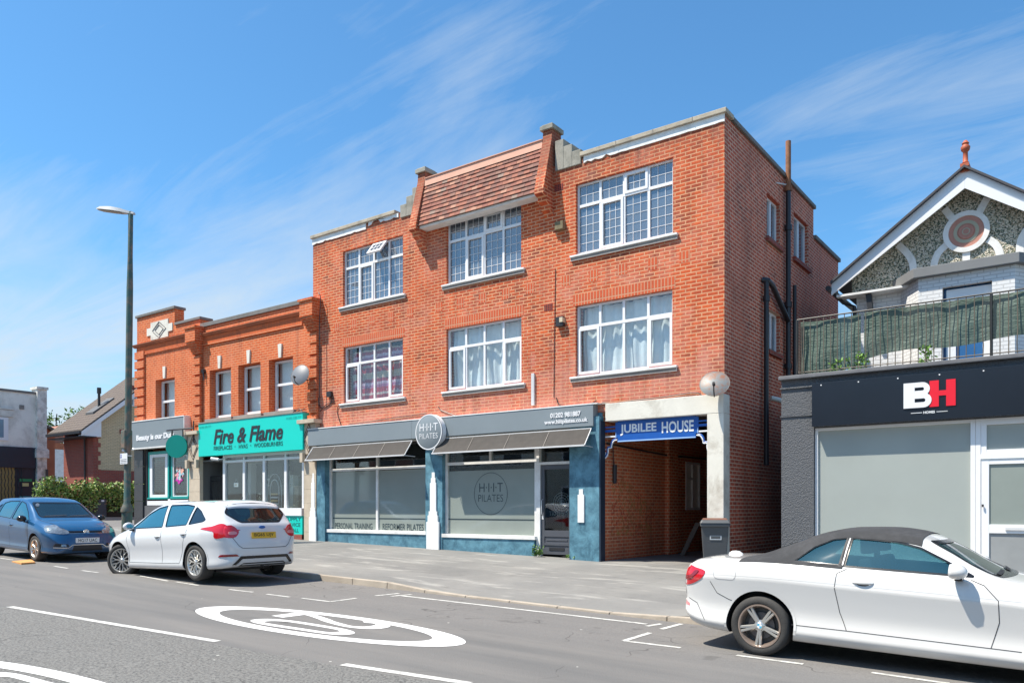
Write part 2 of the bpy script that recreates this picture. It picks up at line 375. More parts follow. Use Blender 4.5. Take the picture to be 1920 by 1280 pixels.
# ================================================================== GROUND
def ground_mats():
    m, t, b = nodes('asphalt'); g = NN(t, 'ShaderNodeNewGeometry'); P = g.outputs['Position']
    sp = NN(t, 'ShaderNodeSeparateXYZ'); t.links.new(P, sp.inputs[0])
    # the joint between the two surfacings runs along the centre line
    yl = mth(t, 'SUBTRACT', mth(t, 'SUBTRACT', sp.outputs[1], mth(t, 'MULTIPLY', sp.outputs[0], .078)), 5.68)
    near = mth(t, 'LESS_THAN', yl, 0)
    f1 = noise(t, P, 38, 3, .8); f2 = noise(t, P, 130, 2, .7); big = noise(t, P, .5, 5, .6)
    mpn = NN(t, 'ShaderNodeMapping'); mpn.inputs['Scale'].default_value = (.16, 1.5, 1); t.links.new(P, mpn.inputs[0]); streak = noise(t, mpn.outputs[0], 1.2, 5, .6)
    cn = mixrgb(t, ramp(t, f1, [(.38, 0), (.56, 1)]), (.065, .063, .06), (.215, .208, .192))
    cf = mixrgb(t, ramp(t, f2, [(.3, 0), (.7, 1)]), (.115, .112, .108), (.155, .15, .145))
    cf = mixrgb(t, ramp(t, streak, [(.35, 0), (.7, .85)]), cf, (.21, .195, .18))
    park = ramp(t, mth(t, 'SUBTRACT', sp.outputs[1], 7.3), [(0, 0), (.9, 1)])
    cf = mixrgb(t, mth(t, 'MULTIPLY', park, .55), cf, mixrgb(t, ramp(t, f1, [(.35, 0), (.65, 1)]), (.15, .14, .135), (.25, .235, .22)))
    c = mixrgb(t, near, cf, cn); c = mixrgb(t, mth(t, 'MULTIPLY', big, .35), c, (.13, .128, .125))
    sp2 = NN(t, 'ShaderNodeTexVoronoi'); sp2.inputs['Scale'].default_value = 1.7; t.links.new(P, sp2.inputs['Vector'])
    c = mixrgb(t, mth(t, 'LESS_THAN', sp2.outputs['Distance'], .028), c, (.5, .49, .45))
    # wandering cracks, oil spots in the parking bays
    wp = NN(t, 'ShaderNodeVectorMath', operation='ADD'); nzc = NN(t, 'ShaderNodeTexNoise'); nzc.inputs['Scale'].default_value = 1.3; t.links.new(P, nzc.inputs['Vector']); t.links.new(P, wp.inputs[0]); t.links.new(nzc.outputs['Color'], wp.inputs[1])
    vc = NN(t, 'ShaderNodeTexVoronoi'); vc.feature = 'DISTANCE_TO_EDGE'; vc.inputs['Scale'].default_value = .42; t.links.new(wp.outputs[0], vc.inputs['Vector'])
    crk = mth(t, 'MULTIPLY', mth(t, 'LESS_THAN', vc.outputs['Distance'], .0035), ramp(t, noise(t, P, .8, 3), [(.5, 0), (.56, .55)])); c = mixrgb(t, crk, c, (.045, .043, .04))
    oil = mth(t, 'MULTIPLY', ramp(t, noise(t, P, 2.6, 4, .6), [(.62, 0), (.70, 1)]), mth(t, 'MULTIPLY', park, .45)); c = mixrgb(t, oil, c, (.06, .057, .054))
    t.links.new(c, b.inputs['Base Color']); b.inputs['Roughness'].default_value = .8; b.inputs['Specular IOR Level'].default_value = .35
    bump(t, b, f1, .55, .012)
    a = m
    m, t, b = nodes('pavement_asphalt'); g = NN(t, 'ShaderNodeNewGeometry'); P = g.outputs['Position']
    f = noise(t, P, 75, 3, .7); big = noise(t, P, .7, 6, .65)
    c = mixrgb(t, ramp(t, f, [(.3, 0), (.7, 1)]), (.135, .132, .127), (.20, .195, .187))
    c = mixrgb(t, mth(t, 'MULTIPLY', ramp(t, big, [(.4, 0), (.65, 1)]), .6), c, (.25, .24, .222))
    # worn pale scuffs and patches, elongated along the street
    mp_ = NN(t, 'ShaderNodeMapping'); mp_.inputs['Rotation'].default_value = (0, 0, R(18)); mp_.inputs['Scale'].default_value = (.45, 2.2, 1); t.links.new(P, mp_.inputs[0])
    s1 = ramp(t, noise(t, mp_.outputs[0], 1.5, 5, .6), [(.55, 0), (.64, 1)])
    c = mixrgb(t, mth(t, 'MULTIPLY', s1, .42), c, (.46, .44, .40))
    s2 = ramp(t, noise(t, mp_.outputs[0], 3.1, 6, .7), [(.56, 0), (.70, 1)])
    c = mixrgb(t, mth(t, 'MULTIPLY', s2, .6), c, (.10, .098, .095))
    br = NN(t, 'ShaderNodeTexBrick'); mp2 = NN(t, 'ShaderNodeMapping'); mp2.inputs['Rotation'].default_value = (0, 0, R(3)); t.links.new(P, mp2.inputs[0]); t.links.new(mp2.outputs[0], br.inputs['Vector'])
    br.inputs['Scale'].default_value = 1; br.inputs['Brick Width'].default_value = 1.7; br.inputs['Row Height'].default_value = .9; br.inputs['Mortar Size'].default_value = .0; br.inputs['Color1'].default_value = (0, 0, 0, 1); br.inputs['Color2'].default_value = (1, 1, 1, 1)
    c = mixrgb(t, mth(t, 'MULTIPLY', br.outputs['Color'], .22), c, (.36, .35, .33))
    t.links.new(c, b.inputs['Base Color']); b.inputs['Roughness'].default_value = .85; b.inputs['Specular IOR Level'].default_value = .3
    bump(t, b, f, .4, .01)
    return a, m
ASPH, PAVE = ground_mats()
KERB = mk('kerb_concrete', (.42, .36, .29), rough=.9, var=.15, vs_=3, bmp=.4, bs=40, dirt=(.24, .20, .16), dirtamt=.5)
LINE = mk('road_paint', (.62, .61, .57), rough=.7, var=.1, vs_=6, bmp=.3, bs=60, dirt=(.2, .19, .18), dirtamt=.75, dscale=11)
LINE2 = mk('road_paint_fresh', (.76, .75, .73), rough=.7, var=.05, vs_=6, bmp=.3, bs=60, dirt=(.5, .49, .47), dirtamt=.3, dscale=9)
EARTH = mk('plain_ground', (.16, .15, .13), rough=.95, var=.2, vs_=.5)
m = MB(); m.quad((-900, -900, 20.7-.6), (900, -900, -21.3), (900, 900, -21.3), (-900, 900, 20.1))
m.build('ground', EARTH, kind='structure')
def strip(xs, ys, dz, step=.5, h=None):
    m = MB(); 
    for i in range(len(xs) - 1):
        for j in range(len(ys) - 1):
            a, b_, c, d_ = (xs[i], ys[j]), (xs[i+1], ys[j]), (xs[i+1], ys[j+1]), (xs[i], ys[j+1])
            m.quad(*[(p[0], p[1], (h or (lambda x, y: -.023 * x))(p[0], p[1]) + dz) for p in (a, b_, c, d_)])
    return m
strip([-60, 12], [-9, KY], 0).build('road', ASPH, kind='structure')
# the side street beyond the last shop climbs gently away between the kerbs
def gside(x, y): return -.023 * x + (.26 * min(1, max(0, (y - KY) / (D - KY))))
strip([-60, -28.3], [KY, D, 22, 60], 0, h=gside).build('side_road', ASPH, kind='structure')
# pavement with a kerb: upstand .11, dropped in front of the passage
def kh(x):
    if x < -10.2: return .105
    if x < -9.0: return .105 - .08 * (x + 10.2) / 1.2
    if x < -5.2: return .025
    if x < -4.2: return .025 + .08 * (x + 5.2) / 1.0
    return .105
xs = [-28.3, -20, -14, -10.2, -9, -7.5, -5.2, -4.2, -2, 3, 12]
m = MB()
for a, b_ in zip(xs, xs[1:]):
    za = [-.023 * a + kh(a), -.023 * a + .21, G(a, D), G(a, D)]; zb = [-.023 * b_ + kh(b_), -.023 * b_ + .21, G(b_, D), G(b_, D)]
    yy = [KY + .13, KY + 2.0, D, D + 10]
    for k in range(3): m.quad((a, yy[k], za[k]), (b_, yy[k], zb[k]), (b_, yy[k+1], zb[k+1]), (a, yy[k+1], za[k+1]))
m.quad((-28.3, KY, -.2), (-28.3, D + 10, -.2), (-28.3, D + 10, G(-28.3, D)), (-28.3, KY, -.023 * -28.3 + .105))
m.build('pavement', PAVE, kind='structure')
m = MB(); x = -28.3
while x < 11.9:
    x2 = x + .905; a, b_ = x + .006, x2 - .006
    za, zb = -.023 * a + kh(a) + .004, -.023 * b_ + kh(b_) + .004
    m.add([(a, KY, -.023*a-.1), (b_, KY, -.023*b_-.1), (b_, KY + .125, -.023*b_-.1), (a, KY + .125, -.023*a-.1), (a, KY+.012, za), (b_, KY+.012, zb), (b_, KY + .125, zb), (a, KY + .125, za)],
          [[0,3,2,1],[4,5,6,7],[0,1,5,4],[1,2,6,5],[2,3,7,6],[3,0,4,7]]); x = x2
m.build('kerb', KERB, kind='structure', bevel=.01)
# far pavement and kerb on the other side of the side street
m = MB(); m.add([(-37.4, 16.2, gside(-37.4, 16) + .11), (-37.4, 40, gside(-37.4, 20) + .11), (-60, 40, gside(-60, 20) + .11), (-60, 15.2, gside(-60, 16) + .11)], [[0, 1, 2, 3]])
m.build('far_pavement', PAVE, kind='structure')
m = MB(); m.prism([(-37.4, 16.2), (-37.25, 16.15), (-37.25, 40), (-37.4, 40)], 'z', 1.0, gside(-37.4, 16) + .12); m.prism([(-37.3, 16.05), (-37.4, 16.2), (-60, 15.2), (-60, 15.05)], 'z', .9, gside(-37.4, 16) + .12); m.build('far_kerb', KERB, kind='structure')
# ------------------------------------------------------------------ road markings
def ribbon2(pts, wd, closed=False, ax=1.0):
    # offset in a frame squeezed by ax along x (elongated road lettering)
    q = [Vector((p[0] / ax, p[1])) for p in pts]; n = len(q); a = []; b_ = []
    for i in range(n):
        if closed: t = q[(i + 1) % n] - q[i - 1]
        else: t = q[min(i + 1, n - 1)] - q[max(i - 1, 0)]
        t.normalize(); nn = Vector((-t.y, t.x)) * wd / 2
        a.append(q[i] + nn); b_.append(q[i] - nn)
    f = lambda v: (v.x * ax, v.y)
    return [f(v) for v in a], [f(v) for v in b_]
def mark(m, pts, wd, closed=False, ax=1.0, dz=.004):
    a, b_ = ribbon2(pts, wd, closed, ax); n = len(pts)
    for i in range(n if closed else n - 1):
        j = (i + 1) % n
        m.quad(*[(p[0], p[1], -.023 * p[0] + dz) for p in (a[i], a[j], b_[j], b_[i])])
def pg(*pts): return [PG(*p) for p in pts]
def smooth_line(pts, n=5, closed=False):
    P = [Vector(p) for p in pts]; k = len(P); out = []
    for i in range(k if closed else k - 1):
        p0, p1, p2, p3 = (P[(i - 1) % k] if closed or i else P[0]), P[i], P[(i + 1) % k], (P[(i + 2) % k] if closed or i + 2 < k else P[-1])
        for s in range(n):
            t = s / n; out.append(.5 * (2 * p1 + (p2 - p0) * t + (2 * p0 - 5 * p1 + 4 * p2 - p3) * t * t + (3 * p1 - p0 - 3 * p2 + p3) * t ** 3))
    if not closed: out.append(P[-1])
    return [tuple(v) for v in out]
def roundel(cx, cy, flip=False):
    m = MB(); s = -1 if flip else 1; A = R(3.2); n = 72; vo = []; vi = []
    for k in range(n):
        a = 2 * math.pi * k / n
        for lst, ra, rb in ((vo, 2.30, .745), (vi, 1.83, .565)):
            u, v = ra * math.cos(a), rb * math.sin(a); x, y = cx + s * (u * math.cos(A) - v * math.sin(A)), cy + s * (u * math.sin(A) + v * math.cos(A))
            lst.append((x, y, -.023 * x + .004))
    for k in range(n): m.quad(vo[k], vo[(k+1) % n], vi[(k+1) % n], vi[k])
    ox, oy = -8.04, 6.71
    T = lambda p: (cx + s * (p[0] - ox), cy + s * (p[1] - oy))
    zero = [(-8.78, 6.36), (-8.72, 6.50), (-8.45, 6.60), (-7.9, 6.63), (-7.5, 6.62), (-7.3, 6.55), (-7.28, 6.44), (-7.42, 6.34), (-7.91, 6.30), (-8.43, 6.26), (-8.68, 6.28)]
    mark(m, smooth_line([T(p) for p in zero], 5, True), .105, True, 2.3)
    two = [(-8.89, 6.73), (-8.885, 6.95), (-8.88, 7.14), (-8.64, 7.12), (-8.3, 7.02), (-8.06, 6.93), (-7.64, 6.84), (-7.43, 6.87), (-7.31, 6.98), (-7.31, 7.14), (-7.4, 7.23), (-7.56, 7.26), (-7.74, 7.22)]
    two = [two[0], two[1]] + two[2:]
    mark(m, smooth_line([T(p) for p in two[:3]], 2) , .105, False, 2.3); mark(m, smooth_line([T(p) for p in two[2:]], 5), .105, False, 2.3, dz=.0045)
    return m
roundel(-8.04, 6.71).build('speed_roundel_marking', LINE2, kind='structure')
roundel(-7.15, 2.68, True).build('speed_roundel_marking', LINE2, kind='structure')
m = MB()
for seg in ([(18, 1137), (408, 1202)], [(643, 1245), (882, 1281)]): mark(m, pg(*seg), .105)
mark(m, [(-2.6, 5.62), (1.4, 5.95)], .105); mark(m, [(-18.3, 4.3), (-14.3, 4.62)], .105)
m.build('centre_line_marking', LINE, kind='structure')
m = MB()
for seg, wd in (([(745, 1115.5), (1213, 1169.5)], .08), ([(704, 1116.5), (748, 1112)], .07), ([(733, 1117.5), (772, 1114)], .07),
            ([(566, 1121), (619, 1127.5)], .06), ([(619, 1127.5), (668, 1121)], .06), ([(429, 1104.5), (474, 1109.7)], .06), ([(500, 1113.5), (543, 1118.8)], .06),
            ([(1170, 1201), (1219, 1186)], .07), ([(1170, 1201), (1276, 1214)], .07), ([(1240, 1179), (1278, 1169)], .07), ([(1212, 1173.5), (1240, 1169)], .07),
            ([(1381, 1228), (1506, 1244.6)], .07), ([(1634, 1260.5), (1780, 1281)], .07), ([(1190, 1203.6), (1276, 1213.6)], .05),
            ([(102, 1061), (127, 1065)], .06), ([(153, 1069), (184, 1073)], .06), ([(262, 1079), (316, 1089)], .06), ([(330, 1090.5), (372, 1097)], .06), ([(0, 1046), (24, 1049)], .06)):
    mark(m, pg(*seg), wd, dz=.0042 if wd == .07 else .004)
m.build('parking_bay_marking', LINE, kind='structure')
ORNG = mk('orange_board', (.62, .30, .10), rough=.8, var=.2, vs_=6)
q = pg((22, 1053), (58, 1048.5), (66, 1056), (40, 1058))
m = MB(); m.prism(q, 'z', -.023 * q[0][0] - .05, -.023 * q[0][0] + .02); m.build('board', ORNG, **lab('flat orange board lying on the road beside the blue car wheel', 'board'))
# ================================================================== MAIN BUILDING
XL, XR, XP = -17.74, -5.73, -8.40
MAIN = thing('brick_building', (-11.7, 16, .6), 'tall three storey red brick block with tile-hung centre bay and flaking white parapet', 'building')
def wallY(name, x0, x1, z0, z1, y, th, holes, mat, parent, **k):
    m = MB(); xs = sorted({x0, x1, *[h[0] for h in holes], *[h[1] for h in holes]}); zs = sorted({z0, z1, *[h[2] for h in holes], *[h[3] for h in holes]})
    ins = lambda cx, cz: any(h[0] < cx < h[1] and h[2] < cz < h[3] for h in holes)
    for a, b_ in zip(xs, xs[1:]):
        for c, d_ in zip(zs, zs[1:]):
            if not ins((a + b_) / 2, (c + d_) / 2): m.quad((a, y, c), (b_, y, c), (b_, y, d_), (a, y, d_)); m.quad((a, y + th, c), (a, y + th, d_), (b_, y + th, d_), (b_, y + th, c))
    for a, b_, c, d_ in list(holes) + [(x0, x1, z0, z1)]:
        m.quad((a, y, c), (a, y + th, c), (a, y + th, d_), (a, y, d_)); m.quad((b_, y, c), (b_, y, d_), (b_, y + th, d_), (b_, y + th, c))
        m.quad((a, y, d_), (a, y + th, d_), (b_, y + th, d_), (b_, y, d_)); m.quad((a, y, c), (b_, y, c), (b_, y + th, c), (a, y + th, c))
    return m.build(name, mat, parent, fix=False, **k)
def wallX(name, y0, y1, z0, z1, x, th, holes, mat, parent, **k):
    o = wallY(name, y0, y1, z0, z1, x, th, holes, mat, parent, **k)
    for v in o.data.vertices: v.co = (v.co.y, v.co.x, v.co.z)
    o.data.flip_normals(); return o
RC = .07
def Wn(xl, yt, yb, xr, y=D + RC):
    X0, Z1 = PY(xl, yt, y); _, Z0 = PY(xl, yb, y); X1, _ = PY(xr, yt, y); return [X0, X1, Z0, Z1]
W3 = [Wn(646.6, 473.8, 576.5, 759), Wn(840.8, 421.6, 536.5, 980.5), Wn(1083, 344, 478, 1264.5)]
W2 = [Wn(648, 652.5, 757, 759), Wn(840.5, 619, 734, 981), Wn(1082.6, 574, 706, 1263.5)]
for row in (W3, W2):
    z0 = sum(w_[2] for w_ in row) / 3; z1 = sum(w_[3] for w_ in row) / 3
    for w_ in row: w_[2] = z0 * .7 + w_[2] * .3; w_[3] = z1 * .7 + w_[3] * .3
ZP = 9.2
wallY('front_wall', XL, XR, 3.7, ZP, D, .32, [tuple(w_) for w_ in W3 + W2], BR, MAIN)
def sidebox(m, y, x, z0, z1, wd): pass
def make_window(parent, w_, y, style, curtain, openers=(), tilt=None, name='window'):
    x0, x1, z0, z1 = w_; W_, H = x1 - x0, z1 - z0; zt = z1 - H * .31; cw = W_ / 4
    m = MB(); f = .042; g = .002
    m.box(x0 + g, x0 + f, y, y + .07, z0 + g, z1 - g); m.box(x1 - f, x1 - g, y, y + .07, z0 + g, z1 - g)
    m.box(x0 + f, x1 - f, y + .001, y + .071, z0 + g, z0 + f + .01); m.box(x0 + f, x1 - f, y + .001, y + .071, z1 - f, z1 - g)
    m.box(x0 + f, x1 - f, y - .002, y + .068, zt - .03, zt + .03)
    for k in (1, 2, 3): m.box(x0 + cw * k - .028, x0 + cw * k + .028, y + .003, y + .066, z0 + f + .01, z1 - f)
    cells = {}
    for k in range(4):
        a = x0 + cw * k + (f if k == 0 else .028); b_ = x0 + cw * (k + 1) - (f if k == 3 else .028)
        cells[(k, 0)] = (a, b_, z0 + f + .01, zt - .03); cells[(k, 1)] = (a, b_, zt + .03, z1 - f)
    for c in openers:
        a, b_, c0, c1 = cells[c]; s = .042; yy = y - .018
        m.box(a - .012, a + s, yy, yy + .05, c0 - .012, c1 + .012); m.box(b_ - s, b_ + .012, yy, yy + .05, c0 - .012, c1 + .012)
        m.box(a + s, b_ - s, yy + .001, yy + .051, c0 - .012, c0 + s); m.box(a + s, b_ - s, yy + .001, yy + .051, c1 - s, c1 + .012)
    fr = m.build(name, UPVC, parent)
    m = MB(); m.box(x0 + .02, x1 - .02, y + .036, y + .042, z0 + .02, z1 - .02); m.build('pane', GLTOP if style == 'lead' else GLWIN, fr)
    if style == 'lead':
        m = MB()
        for (k, r_), (a, b_, c0, c1) in cells.items():
            if tilt == (k, r_): continue
            if (k, r_) in openers: a += .05; b_ -= .05; c0 += .05; c1 -= .05
            nr = 2 if r_ else 5
            for i in (1, 2): xx = a + (b_ - a) * i / 3; m.box(xx - .005, xx + .005, y + .026, y + .034, c0, c1)
            for i in range(1, nr): zz_ = c0 + (c1 - c0) * i / nr; m.box(a, b_, y + .027, y + .033, zz_ - .005, zz_ + .005)
        m.build('lead_grid', BLEAD, fr)
    if tilt:
        a, b_, c0, c1 = cells[tilt]; m = MB(); th = R(38); hgt = c1 - c0
        def T(u, v, d_): return (a + u * (b_ - a), y - .02 - math.sin(th) * (1 - v) * hgt - d_ * math.cos(th), c1 - math.cos(th) * (1 - v) * hgt - d_ * math.sin(th) * -1)
        def bar(u0, u1, v0, v1): m.add([T(u, v, d_) for d_ in (0, .045) for u, v in ((u0, v0), (u1, v0), (u1, v1), (u0, v1))], [[0,1,2,3],[7,6,5,4],[0,4,5,1],[1,5,6,2],[2,6,7,3],[3,7,4,0]])
        bar(0, .12, 0, 1); bar(.88, 1, 0, 1); bar(.12, .88, 0, .17); bar(.12, .88, .83, 1)
        for i in (1, 2): u = .12 + .76 * i / 3; bar(u - .012, u + .012, .17, .83)
        bar(.12, .88, .485, .515)
        m.build('open_fanlight', UPVC, fr); m = MB(); m.quad(T(.1, .1, .02), T(.9, .1, .02), T(.9, .9, .02), T(.1, .9, .02)); m.build('fanlight_pane', GLTOP, fr)
    # reveal box behind, and the curtain
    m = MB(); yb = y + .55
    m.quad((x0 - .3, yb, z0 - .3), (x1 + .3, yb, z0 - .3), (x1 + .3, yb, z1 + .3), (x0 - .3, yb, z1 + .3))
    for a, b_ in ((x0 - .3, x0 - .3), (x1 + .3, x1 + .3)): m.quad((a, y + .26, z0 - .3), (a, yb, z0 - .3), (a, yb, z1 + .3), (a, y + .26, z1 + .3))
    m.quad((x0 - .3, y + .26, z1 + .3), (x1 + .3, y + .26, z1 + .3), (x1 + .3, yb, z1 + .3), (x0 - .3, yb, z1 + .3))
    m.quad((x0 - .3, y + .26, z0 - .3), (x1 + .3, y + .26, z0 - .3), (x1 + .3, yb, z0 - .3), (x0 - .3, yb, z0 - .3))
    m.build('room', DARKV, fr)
    if curtain:
        mat, a0, a1, c0, c1, wav = curtain
        m = MB(); n = 70; rr = random.Random(int(x0 * 10))
        ph = [rr.uniform(0, 6) for _ in range(3)]
        pts = []
        for i in range(n + 1):
            t = i / n; xx = x0 + W_ * (a0 + (a1 - a0) * t)
            pts.append((xx, y + .17 + wav * (.6 * math.sin(t * 60 + ph[0]) + .4 * math.sin(t * 37 + ph[1]))))
        for j in range(8):
            for i in range(n):
                za, zb = z0 + H * (c0 + (c1 - c0) * j / 8), z0 + H * (c0 + (c1 - c0) * (j + 1) / 8)
                m.quad((pts[i][0], pts[i][1] + .02 * math.sin(j + i * .2), za), (pts[i+1][0], pts[i+1][1] + .02 * math.sin(j + (i+1) * .2), za), (pts[i+1][0], pts[i+1][1] + .02 * math.sin(j + 1 + (i+1) * .2), zb), (pts[i][0], pts[i][1] + .02 * math.sin(j + 1 + i * .2), zb))
        m.build('curtain', mat, fr, smooth=80)
    m = MB(); m.box(x0 - .12, x1 + .12, D - .07, D + RC - .004, z0 - .055, z0 - .012); m.box(x0 - .11, x1 + .11, D - .045, D - .002, z0 - .13, z0 - .056, 1)
    m.build('sill', [WPAINT, SILL], fr, bevel=.006)
    return fr
y = D + RC
make_window(MAIN, W3[0], y, 'lead', (CURTB, .02, .98, .0, .25, .02), ((1, 0),), tilt=(2, 1))
make_window(MAIN, W3[1], y, 'lead', (CURT, .02, .98, .70, .99, .01), ((1, 0), (2, 1)))
make_window(MAIN, W3[2], y, 'lead', None, ((1, 0), (2, 1)))
make_window(MAIN, W2[0], y, 'plain', (CURTS, .04, .96, .03, .92, .03), ((0, 0), (3, 0)))
make_window(MAIN, W2[1], y, 'plain', (CURT, .02, .98, .02, .98, .05), ((0, 0), (3, 0)))
make_window(MAIN, W2[2], y, 'plain', (CURT, .02, .98, .02, .98, .05), ((0, 0), (3, 0)))
for w_ in W2:
    m = MB(); m.box(w_[0] - .06, w_[1] + .06, D - .004, D + .06, w_[3] + .003, w_[3] + .238); m.build('brick_lintel', SOL, MAIN)
# decorative upright brick patches under the top windows
m = MB()
for w_ in W3:
    for k in range(5):
        xx = w_[0] - .25 + (w_[1] - w_[0] + .5) * k / 4
        if k % 2 == 0 or True: m.box(xx - .11, xx + .11, D - .003, D + .05, w_[2] - .62 - .02 * (k % 2), w_[2] - .40)
m.each('upright_brick_panel', SOL, MAIN)
# side walls, back, roof
def SX(px, pyt, pyb, px2): # window on the right flank
    y0, z1 = PX(px, pyt, XR); _, z0 = PX(px, pyb, XR); y1, _ = PX(px2, pyt, XR); return (y0, y1, z0, z1)
side_w = [SX(1437.5, 361, 444, 1462), SX(1488, 397, 482, 1515), SX(1440, 578, 655, 1462)]
def patch_side(): pass
YB1, YB2 = 20.6, 23.0
wallX('side_wall', D + .003, YB1, -.2, ZP - .002, XR + .003, -.29, side_w, BRS, MAIN)
wallX('rear_wing_side_wall', YB1, YB2, -.2, 8.46, XR, -.29, [], BRS, MAIN)
m = MB(); m.box(XL, XL + .3, D + .32, YB2, 0, ZP - .004); m.box(XL + .3, XR - .3, YB2 - .3, YB2, 3.4, 8.4); m.box(XL + .3, XP, YB2 - .3, YB2 - .001, 0, 3.4); m.build('rear_wall', BRS, MAIN)
m = MB(); m.box(XL + .3, XR - .3, D + .32, YB1, 8.75, 8.9); m.box(XL + .3, XR - .3, YB1, YB2 - .3, 8.2, 8.3); m.box(XL + .3, XR - .3, YB1 - .3, YB1 - .001, 8.3, ZP - .01); m.each('roof', ROOFM, MAIN)
m = MB(); m.box(XR - .3, XR + .06, D + .36, YB1 + .05, ZP, ZP + .09); m.box(XR - .3, XR + .06, YB1 + .05, YB2 + .05, 8.46, 8.56); m.each('side_coping', COPED, MAIN, bevel=.012)
for y0, y1, z0, z1 in side_w:
    m = MB(); x = XR - .08; f = .05
    for a in (y0, y1 - f): m.box(x - .07, x, a, a + f, z0, z1)
    m.box(x - .069, x - .001, y0 + f, y1 - f, z0, z0 + f); m.box(x - .069, x - .001, y0 + f, y1 - f, z1 - f, z1)
    m.box(x - .068, x + .01, (y0 + y1) / 2 - .04, (y0 + y1) / 2 + .04, z0 + f, z1 - f) if z1 > 5.5 else m.box(x - .068, x + .01, y0 + f, y1 - f, z0 + (z1 - z0) * .66 - .03, z0 + (z1 - z0) * .66 + .03)
    fr = m.build('side_window', UPVC, MAIN); m = MB(); m.box(x - .04, x - .035, y0 + .02, y1 - .02, z0 + .02, z1 - .02); m.build('pane', GLTOP, fr)
    m = MB(); m.quad((x - .2, y0 - .1, z0 - .1), (x - .2, y1 + .1, z0 - .1), (x - .2, y1 + .1, z1 + .1), (x - .2, y0 - .1, z1 + .1)); m.build('blind', mk('sky_reflection_blind', (.62, .76, .86), rough=.8), fr)  # mirrored sky put into the blind's pale blue colour
    m = MB(); m.box(XR - .05, XR + .07, y0 - .08, y1 + .08, z0 - .1, z0 - .003); m.build('sill', RB, fr)
# front parapet: flaking white render and thin coping
XA, XB = PY(742, 0)[0], PY(1090, 0)[0]
def ragged(x0, x1, z0, z1, mat, name, seed, jag):
    rr = random.Random(seed); n = int((x1 - x0) / .09); top = []; bot = []
    for i in range(n + 1):
        xx = x0 + (x1 - x0) * i / n; top.append((xx, z1)); bot.append((xx, z0 + jag * max(0, rr.gauss(0, 1)) * (1.6 if i < 8 else .6)))
    m = MB(); m.prism(bot + top[::-1], 'y', D - .022, D - .001); return m.build(name, mat, MAIN)
m = MB()
for a, b_, sd, low in ((XR - 3.13, XR + .012, 3, 9.07), (XL - .012, XL + 2.15, 5, 9.06), (XL + 2.25, XL + 3.35, 9, 9.12)):
    ragged(a, b_, low, 9.225, WFLAKE, 'render_band', sd, .018 if a < -17 or a > -9 else .05)
m = MB(); m.box(XB, XR + .06, D - .07, D + .36, ZP + .026, ZP + .115); m.box(XL - .05, XA + .02, D - .07, D + .36, ZP + .026, ZP + .115); m.each('coping', COPE, MAIN, bevel=.012)
m = MB()
for k in range(3): m.box(XR - .85 * (k + .6) - .12, XR - .85 * (k + .6) - .11, D - .075, D + .3, ZP + .028, ZP + .119)
m.each('coping_joint', SILL, MAIN)
# stepped concrete blocks beside the piers
xr0 = PY(1042, 0)[0]; st = (PY(1090, 0)[0] - xr0) / 3
m = MB()
for k, zt in enumerate((9.74, 9.57, 9.40)): m.box(xr0 + st * k, xr0 + st * (k + 1) - .002 * (k < 2), D - .03, D + .30, 9.08, zt)
m.build('stepped_block', CONC, MAIN, bevel=.012, label='stepped grey concrete block right of the tiled bay')
xl0 = PY(751.7, 0)[0]; st2 = (PY(786, 0)[0] - xl0) / 3
m = MB()
for k, zt in enumerate((9.40, 9.57, 9.74)): m.box(xl0 + st2 * k, xl0 + st2 * (k + 1) - .002, D - .03, D + .30, 9.08, zt)
m.build('stepped_block', CONC, MAIN, bevel=.012, label='stepped grey concrete block left of the tiled bay')
# mansard panel of clay tiles between two leaning brick piers
TX0, TX1 = PY(802, 0)[0] - .02, PY(1019, 0)[0] + .02
zT, zB, pT, pB = 9.78, 8.60, .02, .30
m = MB(); rows = 11; rr = random.Random(4)
for r_ in range(rows):
    t0, t1 = r_ / rows, (r_ + 1) / rows; n = 21
    for k in range(n + 1):
        a = TX0 + (TX1 - TX0) * (k - (.5 if r_ % 2 else 0)) / n; b_ = a + (TX1 - TX0) / n - .004; a = max(a, TX0); b_ = min(b_, TX1)
        if b_ - a < .02: continue
        za, zb = zB + (zT - zB) * t0, zB + (zT - zB) * t1 + .03; ya, yb = D - pB + (pB - pT) * t0, D - pB + (pB - pT) * t1; j = rr.uniform(0, .012)
        m.add([(a, ya - .034 - j, za), (b_, ya - .034 - j, za), (b_, yb - .004, zb), (a, yb - .004, zb), (a, ya - .010, za), (b_, ya - .010, za)], [[0, 1, 2, 3], [0, 4, 5, 1], [0, 3, 4], [1, 5, 2]])
m.build('tile_hanging', TILE, MAIN, fix=False)
TILEP = mk('pale_ridge_tile', (.66, .36, .26), rough=.8, var=.12, vs_=5, bmp=.2)
m = MB(); m.add([(TX0, D - pT - .075, zT - .13), (TX1, D - pT - .075, zT - .13), (TX1, D - pT - .055, zT + .05), (TX0, D - pT - .055, zT + .05), (TX0, D + .1, zT + .06), (TX1, D + .1, zT + .06)], [[0, 1, 2, 3], [3, 2, 5, 4]])
m.box(TX0, TX1, D - .10, D - .05, zT + .052, zT + .072); m.build('ridge_tiles', TILEP, MAIN)
m = MB(); m.add([(TX0, D - pB + .02, zB - .0), (TX1, D - pB + .02, zB), (TX1, D - pB + .03, zB - .055), (TX0, D - pB + .03, zB - .055), (TX0, D - .002, zB - .055), (TX1, D - .002, zB - .055)], [[0, 1, 2, 3], [3, 2, 5, 4]])
m.build('soffit', WPAINT, MAIN)
